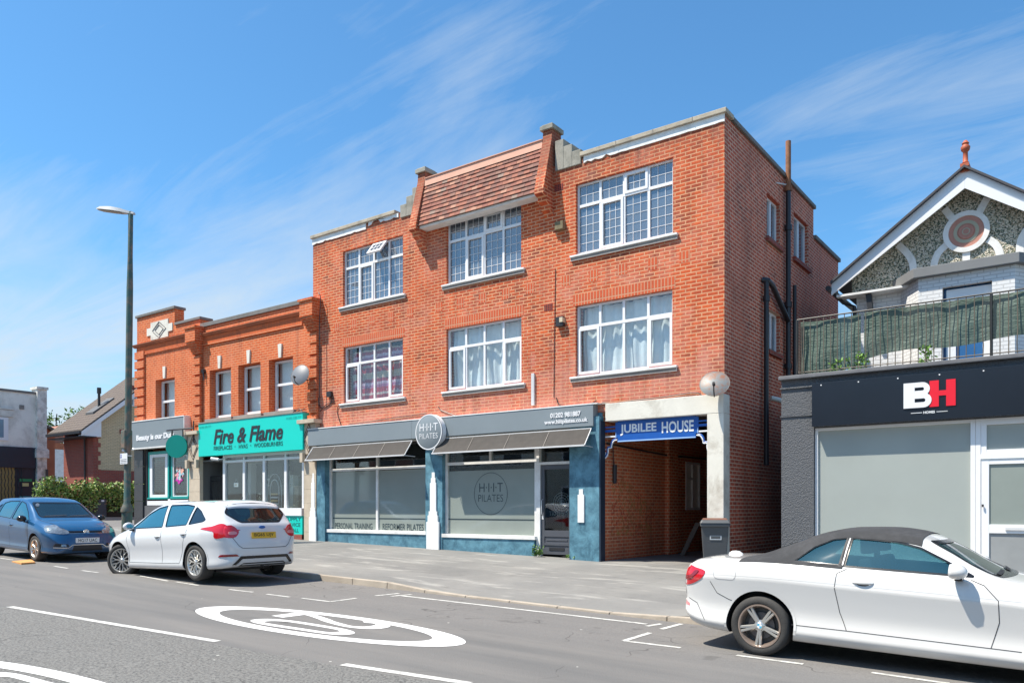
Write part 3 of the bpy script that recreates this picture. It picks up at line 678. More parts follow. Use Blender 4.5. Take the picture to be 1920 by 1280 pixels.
m = MB(); m.prism([(D - .002, zB - .05), (D - pB + .03, zB - .05), (D - pT, zT), (D + .3, zT), (D + .3, ZP + .003), (D - .002, ZP + .003)], 'x', TX0 + .01, TX1 - .01); m.build('bay_core', SILL, MAIN)
def pier(xc, sd):
    m = MB(); hw = .12
    m.prism([(D + .30, 10.02), (D - .06, 10.02), (D - .08, 9.8), (D - .40, 8.62), (D - .40, 8.52), (D - .27, 8.47), (D - .27, 8.40), (D - .14, 8.33), (D - .14, 8.26), (D - .04, 8.18), (D - .001, 8.10), (D - .001, ZP + .004), (D + .30, ZP + .004)], 'x', xc - hw, xc + hw)
    o = m.build('leaning_pier', BR, MAIN); m = MB(); m.box(xc - hw - .05, xc + hw + .05, D - .12, D + .34, 10.022, 10.12); m.box(xc - hw - .02, xc + hw + .02, D - .09, D + .31, 10.121, 10.15); m.build('pier_cap', CONC, o, bevel=.01)
pier(TX1 + .13, 0); pier(TX0 - .13, 1)
# small wall fittings
def wbox(px, py, wpx, hpx, proj, mat, name, **k):
    x, z = PY(px, py); sc_ = D / (C_ + S_ * (px - 960) / FP) / FP
    m = MB(); m.box(x - wpx * sc_ * .6, x + wpx * sc_ * .6, D - proj, D - .001, z - hpx * sc_ / 2, z + hpx * sc_ / 2); return m.build(name, mat, MAIN, bevel=.006, **k)
wbox(1053, 425, 15, 15, .12, mk('mossy_stone', (.20, .16, .09), rough=.9, var=.3, vs_=12), 'vent_block')
wbox(1053, 604, 13, 18, .10, BLACK, 'alarm_box'); wbox(1057, 601, 6, 9, .12, mk('cream_plastic', (.6, .5, .35), rough=.5), 'alarm_front')
AIRB = mk('air_brick', (.42, .06, .03), rough=.8)
for a in ((1048, 352, 8, 13), (1028.5, 576, 12, 12)):
    x, z = PY(a[0], a[1]); m = MB()
    for i in range(5):
        for j in range(4): m.box(x - .11 + i * .046, x - .082 + i * .046, D - .006, D + .01, z - .07 + j * .037, z - .047 + j * .037)
    m.box(x - .115, x + .115, D - .003, D + .01, z - .078, z + .078, 1); m.build('air_brick', [DARKV, AIRB], MAIN)
x, z = PY(1001.5, 700); m = MB(); m.box(x - .05, x + .03, D - .05, D - .001, z - .72, z); m.build('conduit', ALU, MAIN, bevel=.01)
wbox(620, 739, 10, 10, .08, BLACK, 'junction_box')
x, z = PY(605, 790); m = MB(); m.tube([(x, D - .03, z), (x + .02, D - .03, 7.0)], .012); 
def drape(pts, r=.011, y=D - .02): return smooth_line([(PY(a, b_, y)[0], y, PY(a, b_, y)[1]) for a, b_ in pts], 6)
m = MB()
for pts in ([(618, 742), (622, 752), (612, 762), (600, 763), (596, 740)], [(600, 771), (612, 758), (626, 752), (622, 744)], [(640, 799), (632, 770), (638, 755)], [(655, 795), (690, 791), (740, 783), (800, 775)],
            [(822, 762), (826, 768), (840, 774), (856, 780)], [(1043, 745), (1048, 758), (1062, 765), (1090, 762), (1110, 756), (1118, 750)], [(1110, 757), (1140, 757), (1180, 752), (1240, 745), (1300, 736), (1316, 741)],
            [(1128, 755), (1170, 758), (1215, 756), (1240, 748)], [(1060, 765), (1085, 768), (1100, 764)]): m.tube(drape(pts), .010, 5)
m.tube([(PY(1042, 505)[0], D - .012, PY(1042, 505)[1]), (PY(1040, 640)[0], D - .012, PY(1040, 640)[1]), (PY(1039, 745)[0], D - .012, PY(1039, 745)[1])], .007, 5)
m.each('cable', BLACK, MAIN, smooth=60)
# drain pipes of the flank
def sp_(px, py, off=.10): y_, z_ = PX(px, py, XR + off); return (XR + off, y_, z_)
a = sp_(1478, 265); b_ = sp_(1478, 352); m = MB(); m.tube([a, (a[0], a[1], b_[2])], .062, 10); m.tube([(a[0], a[1], b_[2] + .03), (a[0], a[1], b_[2] - .08)], .085, 10); m.build('vent_pipe', RUST, MAIN, smooth=50)
m = MB(); m.tube([(a[0], a[1], b_[2] - .081), (a[0], a[1], .3)], .06, 10)
for zz_ in (b_[2] - .85, b_[2] - 2.6, b_[2] - 4.0): m.tube([(a[0], a[1], zz_), (a[0], a[1], zz_ - .12)], .085, 10)
c = sp_(1437, 528); m.tube([(c[0] - .08, c[1] - .02, c[2] + .05), (c[0] + .03, c[1], c[2] + .02), (c[0] + .03, c[1] + .3, c[2] - .02), (a[0], a[1] - .02, c[2] - .55)], .06, 10)
m.tube([(c[0], c[1], c[2]), (c[0], c[1], sp_(1437, 872)[2])], .055, 10); m.tube([(c[0], c[1], c[2] - .3), (c[0], c[1], c[2] - .42)], .075, 10)
e = sp_(1490, 535, .12); m.tube([(e[0], e[1], e[2]), (e[0], e[1], .5)], .045, 8)
m.each('drainpipe', BPIPE, MAIN, smooth=50)
m = MB(); p = sp_(1445, 746, .1); m.tube([(p[0], p[1], p[2]), (p[0] + .12, p[1] + .15, p[2] - .03), (p[0] + .28, p[1] + .2, p[2] - .12)], .055, 10); m.build('waste_pipe', CONCP, MAIN, smooth=50)
m = MB(); p = sp_(1455, 343, .0); m.tube([p, (a[0] - .03, a[1], p[2] + .12)], .018, 6); m.build('stay_bar', ALU, MAIN)
# passage beam and corner pillar
zb1, zb0 = 3.86, 3.49
PXR = -6.05
m = MB(); m.box(XP + .1, XR + .012, D - .07, D + .25, zb0, zb1); m.build('concrete_beam', CONCP, MAIN, bevel=.01)
m = MB(); m.box(PXR, XR + .012, D - .068, D + .25, -.1, zb0 - .002); m.build('concrete_pillar', CONCP, MAIN, bevel=.01)
wallX('passage_wall', D + .04, YB2 - .3, -.1, zb1 - .05, XP + .0, -.25, [(18.85, 19.75, 1.62, 2.85)], BRP, MAIN)
m = MB(); m.box(PXR + .004, PXR + .02, D + .26, YB2, -.1, 3.6); m.build('passage_inner_wall', BRP, MAIN)
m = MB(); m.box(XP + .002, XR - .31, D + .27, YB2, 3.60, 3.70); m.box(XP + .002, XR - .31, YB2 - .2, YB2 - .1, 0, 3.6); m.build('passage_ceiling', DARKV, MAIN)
m = MB(); x = XP + .02
for a in (18.85, 19.27, 19.70): m.box(x - .05, x, a, a + .05, 1.62, 2.85)
m.box(x - .049, x - .001, 18.9, 19.7, 1.62, 1.68); m.box(x - .049, x - .001, 18.9, 19.7, 2.79, 2.85); m.box(x - .048, x - .002, 18.9, 19.27, 2.4, 2.45); fr = m.build('passage_window', UPVC, MAIN)
m = MB(); m.quad((x - .06, 18.85, 1.62), (x - .06, 19.75, 1.62), (x - .06, 19.75, 2.85), (x - .06, 18.85, 2.85)); m.build('pane', CURT, fr)
m = MB(); m.box(XP + .003, XP + .12, D + 3.0, D + 3.5, -.1, 3.5); m.build('passage_pier', BRP, MAIN)
x, z = XP + .04, 2.6; m = MB(); m.tube([(x, D + .35, z + .5), (x, D + .4, z + .1), (x, D + .42, z - .0)], .012, 6); m.tube([(x + .02, D + .42, z), (x + .02, D + .42, z - .4)], [.05, .04], 8); m.tube([(x + .01, D + .1, zb0 - .45), (x + .01, D + 3, zb0 - .55), (x + .01, D + 6, zb0 - .5)], .02, 6); m.build('loose_cable', BLACK, MAIN)
def graffiti():
    m, t, b = nodes('faded_graffiti'); g = NN(t, 'ShaderNodeNewGeometry'); P_ = g.outputs['Position']; tr = NN(t, 'ShaderNodeBsdfTransparent'); mx = NN(t, 'ShaderNodeMixShader')
    c = mixrgb(t, ramp(t, noise(t, P_, 2.2, 3), [(.42, 0), (.58, 1)]), (.55, .10, .06), (.62, .42, .12)); t.links.new(c, b.inputs['Base Color'])
    t.links.new(mth(t, 'MULTIPLY', ramp(t, noise(t, P_, 5, 7, .75, 2.0), [(.50, 0), (.56, 1)]), .55), mx.inputs[0]); t.links.new(tr.outputs[0], mx.inputs[1]); t.links.new(b.outputs[0], mx.inputs[2]); t.links.new(mx.outputs[0], t.nodes['Material Output'].inputs[0]); return m
m = MB(); m.add([(XP + .0035, D + .35, 1.1), (XP + .0035, D + 2.2, 1.0), (XP + .0035, D + 2.5, 1.5), (XP + .0035, D + 1.7, 2.0), (XP + .0035, D + .8, 2.4), (XP + .0035, D + .4, 2.2)], [[0, 1, 2, 3, 4, 5]]); m.build('graffiti', graffiti(), MAIN, fix=False)
m = MB(); m.box(-6.5, -6.38, 21.5, 21.56, 2.15, 2.42); m.build('wall_lamp', UPVC, MAIN, bevel=.02)
# ------------------------------------------------------------------ pilates studio shopfront (ground floor)
def gz(x): return G(x, D) - .25
m = MB()
def bb(px0, px1, pyt_or_z, z0=None, y=D - .02, th=.3):
    pass
X_ = lambda px, y=D: PY(px, 900, y)[0]
zs1 = PY(614, 994)[1]; zs2 = PY(831.6, 1003)[1]
m.box(X_(614.4), X_(800), D - .03, D + .25, gz(XR), zs1 - .04); m.box(X_(832), X_(1002.8), D - .03, D + .25, gz(XR), zs2 - .04)
m.each('stallriser', BLUEW, MAIN, bevel=.008)
m = MB(); m.box(XL + .0, X_(614.4) - .002, D - .10, D + .25, gz(XR), 3.42); m.box(X_(800) + .002, X_(832) - .002, D - .05, D + .25, gz(XR), 3.42); m.box(X_(1074.5), XP, D - .15, D + .04, gz(XR), 3.60); m.each('blue_pier', BLUEW, MAIN, bevel=.008)
m = MB(); m.box(XP + .0, XP + .03, D - .145, D + .05, gz(XR), 3.5); m.build('pier_edge', mk('dark_pier_side', (.02, .035, .06), rough=.5), MAIN)  # strip on the pier's passage side, coloured much darker than its front
# white stepped relief towers on the piers
def tower(xc, zb, s=1.0, yf=D - .10):
    m = MB(); z = zb
    for k, (hw, h) in enumerate(((.205, .72), (.165, .16), (.135, .10), (.10, .70), (.075, .12), (.05, .14))):
        m.box(xc - hw * s, xc + hw * s, yf - .05 + .006 * k, yf, z, z + h); z += h
    return m.build('stepped_relief', mk('white_masonry_paint', (.83, .83, .82), rough=.6, var=.03), MAIN, bevel=.006)
tower((X_(800) + X_(832)) / 2, G(-13, D) - .05, 1.0, D - .052); tower(XL + .15, G(-17, D) - .05, .72, D - .102)
xg = (X_(1086) + X_(1105)) / 2 + .02; zt_ = PY(1100, 917)[1]
m = MB(); m.box(xg - .08, xg + .08, D - .175, D - .152, PY(1100, 979)[1], PY(1100, 927)[1]); m.box(xg - .05, xg + .05, D - .17, D - .152, PY(1100, 927)[1], zt_); m.build('stepped_relief', WPAINT, MAIN, bevel=.004, label='small white notched panel on the blue pier right of the door')
# frames
zh = 3.42
def shopframe(name, x0, x1, z0, mulls, ztr, y=D + .06, top_mulls=()):
    m = MB(); f = .07
    m.box(x0, x0 + f, y, y + .09, z0, zh); m.box(x1 - f, x1, y, y + .09, z0, zh); m.box(x0 - .02, x1 + .02, D - .055, y + .091, z0 - .045, z0 + .04)
    m.box(x0 + f, x1 - f, y + .001, y + .089, ztr - .04, ztr + .03); m.box(x0 + f, x1 - f, y + .002, y + .088, zh - .05, zh)
    for q in mulls: m.box(q - .035, q + .035, y - .003, y + .086, z0 + .04, ztr - .04)
    for q in top_mulls: m.box(q - .03, q + .03, y - .003, y + .086, ztr + .03, zh - .05)
    return m.build(name, WPAINT, MAIN, bevel=.004)
zt1 = PY(650, 879)[1] * .5 + PY(800, 874)[1] * .5
xm = X_(703.5)
fr1 = shopframe('shop_window', X_(614.4), X_(800), zs1, [xm], zt1, top_mulls=[xm])
def film(fr, x0, x1, z0, z1, y, mat, name='frosted_pane'): m = MB(); m.box(x0, x1, y, y + .006, z0, z1); return m.build(name, mat, fr)
zf1 = PY(616, 885)[1]
film(fr1, X_(616), X_(798), zs1, zf1, D + .10, FROST); film(fr1, X_(616), X_(798), zf1 + .001, zh, D + .10, GLSHOP, 'clear_pane')
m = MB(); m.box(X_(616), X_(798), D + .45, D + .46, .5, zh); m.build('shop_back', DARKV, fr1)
m = MB(); zl = PY(660, 971)[1]; m.box(X_(619), xm - .04, D + .094, D + .099, zl - .012, zl + .012); m.box(xm + .04, X_(797), D + .094, D + .099, zl - .012, zl + .012)
txt(m, 'PERSONAL TRAINING', flat(PY(628, 0, D + .09)[0], PY(698, 0, D + .09)[0], zl - .30, zl - .13, D + .096), offset=.012)
txt(m, 'REFORMER PILATES', flat(PY(717, 0, D + .09)[0], PY(794, 0, D + .09)[0], zl - .30, zl - .13, D + .096), offset=.012)
m.build('window_lettering', DSTRIP, fr1)
zt2 = PY(835, 869)[1]
xq = X_(916); fr2 = shopframe('shop_window', X_(831.8), X_(1004), zs2, [], zt2, top_mulls=[xq])
zf2 = PY(840, 883)[1]
film(fr2, X_(834), X_(1002), zs2, zf2, D + .10, FROST); film(fr2, X_(834), X_(1002), zf2 + .001, zh, D + .10, GLSHOP, 'clear_pane')
m = MB(); m.box(X_(833), X_(1003), D + .45, D + .46, .5, zh); m.build('shop_back', DARKV, fr2)
m = MB(); zl = PY(880, 973)[1]; m.box(X_(836), X_(1001), D + .094, D + .099, zl - .012, zl + .012)
cx, cz = PY(919.5, 925, D + .09); rad = .50; ring = [(cx + rad * math.cos(a / 40 * 2 * math.pi), cz + rad * math.sin(a / 40 * 2 * math.pi)) for a in range(40)]
def ringmesh(m, cx, cz, r0, r1, y, n=48, mi=0, f=None):
    for k in range(n):
        a, b_ = 2 * math.pi * k / n, 2 * math.pi * (k + 1) / n
        m.quad((cx + r0 * math.cos(a), y, cz + r0 * math.sin(a)), (cx + r0 * math.cos(b_), y, cz + r0 * math.sin(b_)), (cx + r1 * math.cos(b_), y, cz + r1 * math.sin(b_)), (cx + r1 * math.cos(a), y, cz + r1 * math.sin(a)), mi)
ringmesh(m, cx, cz, rad - .012, rad, D + .096)
txt(m, 'H·I·I·T', flat(cx - .34, cx + .36, cz + .04, cz + .25, D + .096), offset=-.004); txt(m, 'PILATES', flat(cx - .37, cx + .37, cz - .19, cz - .02, D + .096), offset=-.012)
m.build('window_lettering', DSTRIP, fr2)
# glazed door
xd0, xd1 = X_(1004) + .002, X_(1074.3); zd1 = PY(1010, 866)[1]; zd0 = G(-10, D) + .05
m = MB(); m.box(xd0, xd0 + .10, D + .03, D + .15, zd0 - .3, zd1); m.box(xd1 - .06, xd1, D + .03, D + .15, zd0 - .3, zd1); m.box(xd0 + .10, xd1 - .06, D + .031, D + .149, zd1 - .06, zd1 - .001)
m.box(xd0, xd0 + .07, D + .031, D + .15, zd1 + .001, zh); m.box(xd1 - .05, xd1, D + .031, D + .15, zd1 + .001, zh); m.box(xd0 + .07, xd1 - .05, D + .03, D + .15, zh - .05, zh); m.build('door_frame', WPAINT, MAIN)
m = MB(); m.box(xd0 + .07, xd1 - .05, D + .12, D + .125, zd1, zh - .05); m.build('fanlight', GLSHOP, MAIN)
DG = mk('charcoal_door_paint', (.085, .09, .105), rough=.35, var=.06)
a, b_ = xd0 + .103, xd1 - .063; yd = D + .07; zg0, zg1 = PY(1030, 994)[1], PY(1030, 879)[1]
m = MB(); m.box(a, a + .09, yd, yd + .045, zd0, zd1 - .063); m.box(b_ - .09, b_, yd, yd + .045, zd0, zd1 - .063); m.box(a + .09, b_ - .09, yd + .001, yd + .044, zg1, zd1 - .063); m.box(a + .09, b_ - .09, yd + .001, yd + .044, zg0 - .14, zg0); m.box(a + .09, b_ - .09, yd + .001, yd + .044, zd0, zd0 + .15)
m.box(a + .09, b_ - .09, yd + .018, yd + .04, zd0 + .15, zg0 - .14); m.box(a + .13, b_ - .13, yd + .008, yd + .02, zd0 + .30, zg0 - .19); m.box(a + .09, b_ - .09, yd + .002, yd + .043, zd0 + .20, zd0 + .26)
DOOR = m.build('door', DG, MAIN, bevel=.004)
m = MB(); m.box(a + .08, b_ - .08, yd + .02, yd + .026, zg0 - .01, zg1 + .01); m.build('door_glass', GLSHOP, DOOR)
m = MB(); m.box(a + .22, b_ - .2, yd - .012, yd - .0005, zd0 + .09, zd0 + .16); m.build('letter_plate', BLACK, DOOR, bevel=.006)
zc = (zd0 + zd1) / 2 + .0; m = MB(); m.tube([(a + .045, yd, zc + .2), (a + .045, yd - .05, zc + .17), (a + .045, yd - .05, zc - .13), (a + .045, yd, zc - .16)], .011, 8); m.box(a + .02, a + .07, yd - .006, yd - .0005, zc - .25, zc - .17); m.build('door_handle', ALU, DOOR, smooth=50)
PALER = mk('pale_room_wall', (.42, .50, .50), rough=.8)
m = MB(); m.box(xd0 - .1, xd1 + .1, D + 2.2, D + 2.21, zd0 + .9, zh - .2); m.build('far_room_wall', PALER, MAIN); m = MB(); m.box(xd0 - .2, xd0 - .15, D + .5, D + 2.2, 0, zh); m.box(xd1 + .15, xd1 + .2, D + .5, D + 2.2, 0, zh); m.box(xd0 - .2, xd1 + .2, D + .5, D + 2.2, zd0 - .1, zd0); m.box(xd0 - .2, xd1 + .2, D + .47, D + 2.2, zh, zh + .1); m.build('door_lobby', DARKV, MAIN)
# solid wall slab closing the shop behind the piers and above the heads
m = MB(); m.box(XL + .02, XP - .02, D + .001, D + .3, zh, 3.69); m.build('head_beam', BLUEW, MAIN)
# pedestal fan seen through the door glass
FAN = thing('pedestal_fan', (xd0 + .42, D + .6, zd0), 'black pedestal fan standing behind the grey door glass', 'fan')
fx, fy, fz = xd0 + .35, D + .55, PY(1032, 942)[1]
m = MB(); ringx = []
for rr_ in (.06, .12, .18, .235): m.tube([(fx + rr_ * math.cos(k / 24 * 2 * math.pi), fy, fz + rr_ * math.sin(k / 24 * 2 * math.pi)) for k in range(25)], .005, 5)
for k in range(16): an = k / 16 * 2 * math.pi; m.tube([(fx, fy - .03, fz), (fx + .235 * math.cos(an), fy, fz + .235 * math.sin(an))], .003, 4)
m.build('guard', ALU, FAN)
m = MB()
for k in range(3):
    an = k * 2.094 + .4; m.prism([(fx + .03 * math.cos(an - .5), fz + .03 * math.sin(an - .5)), (fx + .2 * math.cos(an - .35), fz + .2 * math.sin(an - .35)), (fx + .2 * math.cos(an + .3), fz + .2 * math.sin(an + .3)), (fx + .03 * math.cos(an + .5), fz + .03 * math.sin(an + .5))], 'y', fy + .02, fy + .03)
m.build('blades', BLACK, FAN)
m = MB(); m.tube([(fx, fy + .05, fz), (fx, fy + .06, zd0 + .04)], .018, 8); m.lathe([(.2, 0), (.2, .02), (.04, .05)], (fx, fy + .06, zd0 + .004), 'z', 20); m.build('stand', BLACK, FAN)
m = MB(); txt(m, 'TRAINING', flat(fx - .05, fx + .55, PY(1040, 962)[1] - .05, PY(1040, 962)[1] + .05, yd + .018), offset=.01); m.build('door_lettering', DSTRIP, DOOR)
# ------------------------------------------------------------------ signs and awnings on the front
FSIGN = thing('shop_sign', (-14, D - .2, 3.39), 'long blue-grey fascia sign with the phone number and web address', 'sign')
zf0, zf1_ = 3.40, 3.845
m = MB(); m.box(XL + .02, X_(782), D - .20, D - .002, zf0, zf1_); m.box(X_(782) + .002, X_(1121) , D - .20, D - .002, zf0, zf1_ + .01); m.build('fascia_board', GREYS, FSIGN, bevel=.006)
m = MB(); m.box(XL + .0, XP - .01, D - .21, D + .02, zf1_ + .011, zf1_ + .035); m.build('capping', WPAINT, FSIGN)
m = MB(); yy = D - .203; x0, z0 = PY(1033, 783, yy); x1, _ = PY(1089, 783, yy); zq = PY(1060, 777, yy)[1]
txt(m, '01202 981887', flat(PY(1032, 0, yy)[0], PY(1089, 0, yy)[0], zq - .055, zq + .055, yy - .01), offset=.03, depth=(0, .01, 0)); zq = PY(1061, 790, yy)[1]
txt(m, 'www.hiitpilates.co.uk', flat(PY(1021, 0, yy)[0], PY(1102, 0, yy)[0], zq - .06, zq + .06, yy - .01), offset=.025, depth=(0, .01, 0))
m.build('lettering', UPVC, FSIGN)
RS = thing('round_sign', (-13.3, D - .3, 3.6), 'round grey projecting disc sign reading HIIT PILATES above the central pier', 'sign')
yr = D - .38; cx, cz = PY(803.5, 809.5, yr); m = MB(); m.lathe([(.0, 0), (.415, 0), (.43, .01), (.43, .16), (0, .16)], (cx, yr, cz), 'y', 48); m.build('disc', [GREYS], RS, smooth=40)
m = MB(); ringmesh(m, cx, cz, .405, .43, yr - .003); m.lathe([(.431, .02), (.436, .02), (.436, .15), (.431, .15)], (cx, yr, cz), 'y', 48, close=True); m.build('rim', UPVC, RS, smooth=40)
m = MB(); txt(m, 'H·I·I·T', flat(cx - .29, cx + .30, cz + .03, cz + .21, yr - .006), offset=.008); txt(m, 'PILATES', flat(cx - .30, cx + .30, cz - .16, cz - .03, yr - .006), offset=-.01); m.build('lettering', UPVC, RS)
m = MB(); m.box(cx - .05, cx + .05, yr + .16, D - .2, cz - .3, cz + .3); m.build('bracket', BLACK, RS)
def awning(x0, x1, zt, zb_, label, stretch=.43):
    A = thing('awning', ((x0 + x1) / 2, D - .2, zt), label, 'awning', 'dark canvas awnings over the studio windows')
    m = MB(); n = 30; p = stretch; y0, y1 = D - .205, D - .05 - p
    for k in range(n):
        a, b_ = x0 + (x1 - x0) * k / n, x0 + (x1 - x0) * (k + 1) / n
        for j in range(4):
            t0, t1 = j / 4, (j + 1) / 4; sg = lambda t: -.03 * math.sin(t * math.pi)
            m.quad((a, y0 + (y1 - y0) * t0, zt + (zb_ - zt) * t0 + sg(t0)), (b_, y0 + (y1 - y0) * t0, zt + (zb_ - zt) * t0 + sg(t0)), (b_, y0 + (y1 - y0) * t1, zt + (zb_ - zt) * t1 + sg(t1)), (a, y0 + (y1 - y0) * t1, zt + (zb_ - zt) * t1 + sg(t1)))
    m.build('canvas', CANV, A, smooth=60)
    m = MB(); m.box(x0, x1, y1 - .02, y1 + .01, zb_ - .022, zb_ + .012); m.box(x0, x1, y0 - .01, D - .202, zt - .03, zt + .0); m.build('front_rail', ALU, A, bevel=.004)
    for xx in (x0 + .01, x1 - .01): m = MB(); m.tube([(xx, y0, zt - .02), (xx, y1, zb_ - .005)], .012, 6); m.tube([(xx, D - .1, zb_ - .02), (xx, y1, zb_ - .01)], .010, 6); m.build('arm', ALU, A)
    m = MB()
    for k in range(1, 4): xx = x0 + (x1 - x0) * k / 4; m.add([(xx, y0 - .0, zt + .003), (xx + .012, y0, zt + .003), (xx + .012, y1, zb_ + .006), (xx, y1, zb_ + .006)], [[0, 1, 2, 3]])
    m.each('seam', SILL, A)
awning(-17.50, -13.72, 3.36, 2.98, 'faded dark canvas awning left of the round studio sign')
awning(-12.82, -8.55, 3.36, 2.98, 'faded dark canvas awning right of the round studio sign, over the grey door')
# JUBILEE HOUSE sign
BLU = mk('royal_blue', (.010, .095, .40), rough=.4, var=.1, vs_=6); BLUL = mk('pale_blue_edge', (.32, .50, .78), rough=.4); WLET = mk('white_lettering', (.82, .84, .86), rough=.5, var=.06, vs_=20)
JS = thing('name_sign', (-7.3, D + .1, 3.2), 'blue name board reading JUBILEE HOUSE across the passage entrance', 'sign')
yj = D + .05; x0, x1 = PY(1153.8, 0, yj)[0], PY(1309.4, 0, yj)[0]; zb_ = PY(1159, 828.5, yj)[1]; zs = PY(1154, 819, yj)[1]; zt = zb_ + .49; st_ = .055
m = MB(); m.prism([(x0 + st_, zb_), (x1 - st_, zb_), (x1 - st_, zb_ + .09), (x1, zb_ + .09), (x1, zt - .07), (x1 - st_, zt - .07), (x1 - st_, zt), (x0 + st_, zt), (x0 + st_, zt - .07), (x0, zt - .07), (x0, zb_ + .09), (x0 + st_, zb_ + .09)], 'y', yj, yj + .03); m.build('board', BLU, JS)
m = MB(); m.box(x0 + st_, x1 - st_, yj - .004, yj - .0005, zb_ + .004, zb_ + .03); m.box(x0 + .004, x0 + .022, yj - .004, yj - .0005, zb_ + .095, zb_ + .2); m.box(x1 - .022, x1 - .004, yj - .004, yj - .0005, zb_ + .095, zb_ + .2)
m.build('edging', BLUL, JS)
m = MB(); txt(m, 'JUBILEE', flat(PY(1163, 0, yj)[0], PY(1231, 0, yj)[0], zb_ + .13, zb_ + .36, yj - .006), offset=.026); txt(m, 'HOUSE', flat(PY(1241, 0, yj)[0], PY(1301, 0, yj)[0], zb_ + .13, zb_ + .36, yj - .006), offset=.026); m.build('lettering', WLET, JS)
m = MB()
for s, xe, xw in ((1, x0, XP + .03), (-1, x1, PXR)):
    for k, (dz, h, mi) in enumerate(((.33, .03, 0), (.24, .05, 0), (.13, .03, 1))): m.box(min(xe, xw), max(xe, xw), yj + .005, yj + .025, zb_ + dz - .02, zb_ + dz - .02 + h, mi)
    P = [(xe + s * .04, zb_ + .05), (xe - s * .04, zb_ + .03), (xe - s * .09, zb_ - .05), (xe - s * .10, zb_ - .11), (xe - s * .17, zb_ - .12), (xe - s * .18, zb_ - .22), (xe - s * .22, zb_ - .30), (xe - s * .29, zb_ - .34)]
    m.tube([(a, yj + .012, c) for a, c in smooth_line(P, 4)], .014, 6, 1); m.tube([(a - s * .02, yj + .016, c + .02) for a, c in smooth_line(P, 4)], .018, 6, 0)
    cxx, czz = xe - s * .27, zb_ - .22
    m.tube([(cxx + (.075 - .06 * t) * math.cos(s * 7 * t + 1), yj + .012, czz + (.085 - .06 * t) * math.sin(s * 7 * t + 1)) for t in [k / 20 for k in range(21)]], .009, 5, 1)
m.build('scroll_bracket', [BLU, WLET], JS, smooth=50)
# satellite dishes
DISH = mk('dish_grey', (.17, .18, .20), rough=.5, var=.06, vs_=6); DISHR = mk('dish_rusty', (.20, .21, .21), rough=.5, var=.06, vs_=6, dirt=(.30, .10, .03), dirtamt=.9, dscale=9, dlo=.46)
def dish(px, py, r, proj, mat, label, aim, sq=.9):
    x, z = PY(px, py, D - proj); T = lthing('satellite_dish', (x, D - proj, z), label, 'satellite dish', 'satellite dishes on the shop fronts')
    n = Vector(aim).normalized(); q = n.to_track_quat('Y', 'Z').to_matrix()
    m = MB(); rings = 7; pr = [(r * k / rings, -.07 * r * (1 - (k / rings) ** 2)) for k in range(rings + 1)]
    m.lathe([(max(a, .001), -b_ * -1) for a, b_ in pr] + [(r, .012), (r * .97, .02)], (0, 0, 0), 'y', 32); 
    m.v = [tuple(q @ Vector((v[0] * sq, v[1], v[2]))) for v in m.v]; m.build('reflector', mat, T, smooth=60)
    m = MB(); m.tube([q @ Vector((r * sq * math.cos(a), .015, r * math.sin(a))) for a in [k / 40 * 2 * math.pi for k in range(41)]], .007, 5); m.build('rim', SILL, T, smooth=60)
    m = MB(); tip = q @ Vector((0, r * .95, -r * .55)); m.tube([q @ Vector((0, -.02, -r * .98)), q @ Vector((0, r * .55, -r * .95)), tip], .012, 6); m.tube([tip, tip - n * .08], .028, 8); m.build('feed_arm', BLACK, T, smooth=50)
    m = MB(); m.tube([q @ Vector((0, -.2 * r, 0)), q @ Vector((0, -.3 * r, -.05)), Vector((0, proj - .02, -.12))], .02, 6); m.box(-.05, .05, proj - .02, proj, -.22, -.02); m.build('wall_mount', BLACK, T); return T
dish(1340, 720, .275, .30, DISHR, 'rust stained oval satellite dish above the white passage pillar', (.30, -.9, .48), 1.0)
dish(563, 703, .30, .36, DISH, 'clean grey satellite dish beside the right pilaster of the low orange shop', (.30, -1, .3), .95)
# wheelie bin, plank, weed
BING = mk('bin_plastic', (.075, .08, .085), rough=.5, var=.1); BINB = mk('bin_lid_brown', (.16, .07, .045), rough=.6)
bx, by = PY(1338, 980, 14.15)[0], 14.2; bz = G(bx, by)
BN = thing('wheelie_bin', (bx, by, bz), 'dark grey wheeled bin with brown lid against the white passage pillar', 'bin')
m = MB(); 
def taper(m, x0, x1, y0, y1, z0, X0, X1, Y0, Y1, Z1, mi=0): m.add([(x0,y0,z0),(x1,y0,z0),(x1,y1,z0),(x0,y1,z0),(X0,Y0,Z1),(X1,Y0,Z1),(X1,Y1,Z1),(X0,Y1,Z1)], [[0,3,2,1],[4,5,6,7],[0,1,5,4],[1,2,6,5],[2,3,7,6],[3,0,4,7]], mi)
taper(m, bx - .2, bx + .2, by - .22, by + .2, bz + .02, bx - .26, bx + .26, by - .30, by + .28, bz + .88); m.box(bx - .28, bx + .28, by - .33, by + .30, bz + .86, bz + .92); m.build('body', BING, BN, bevel=.015)
m = MB(); taper(m, bx - .29, bx + .29, by - .345, by + .32, bz + .922, bx - .25, bx + .25, by - .30, by + .30, bz + .985); m.build('lid', BING, BN, bevel=.015)
m = MB(); taper(m, bx - .24, bx + .24, by - .28, by + .30, bz + .987, bx - .22, bx + .22, by - .20, by + .28, bz + 1.015); m.tube([(bx - .22, by + .33, bz + .95), (bx + .22, by + .33, bz + .95)], .015, 6); m.build('lid_top', BINB, BN, bevel=.006)
m = MB(); m.prism([(bx - .1, bz + .62), (bx + .12, bz + .62), (bx + .12, bz + .70), (bx + .04, bz + .70), (bx + .04, bz + .75), (bx - .02, bz + .75), (bx - .02, bz + .70), (bx - .1, bz + .70)], 'y', by - .283, by - .270); m.build('label', mk('bin_sticker', (.55, .57, .58), rough=.6), BN)
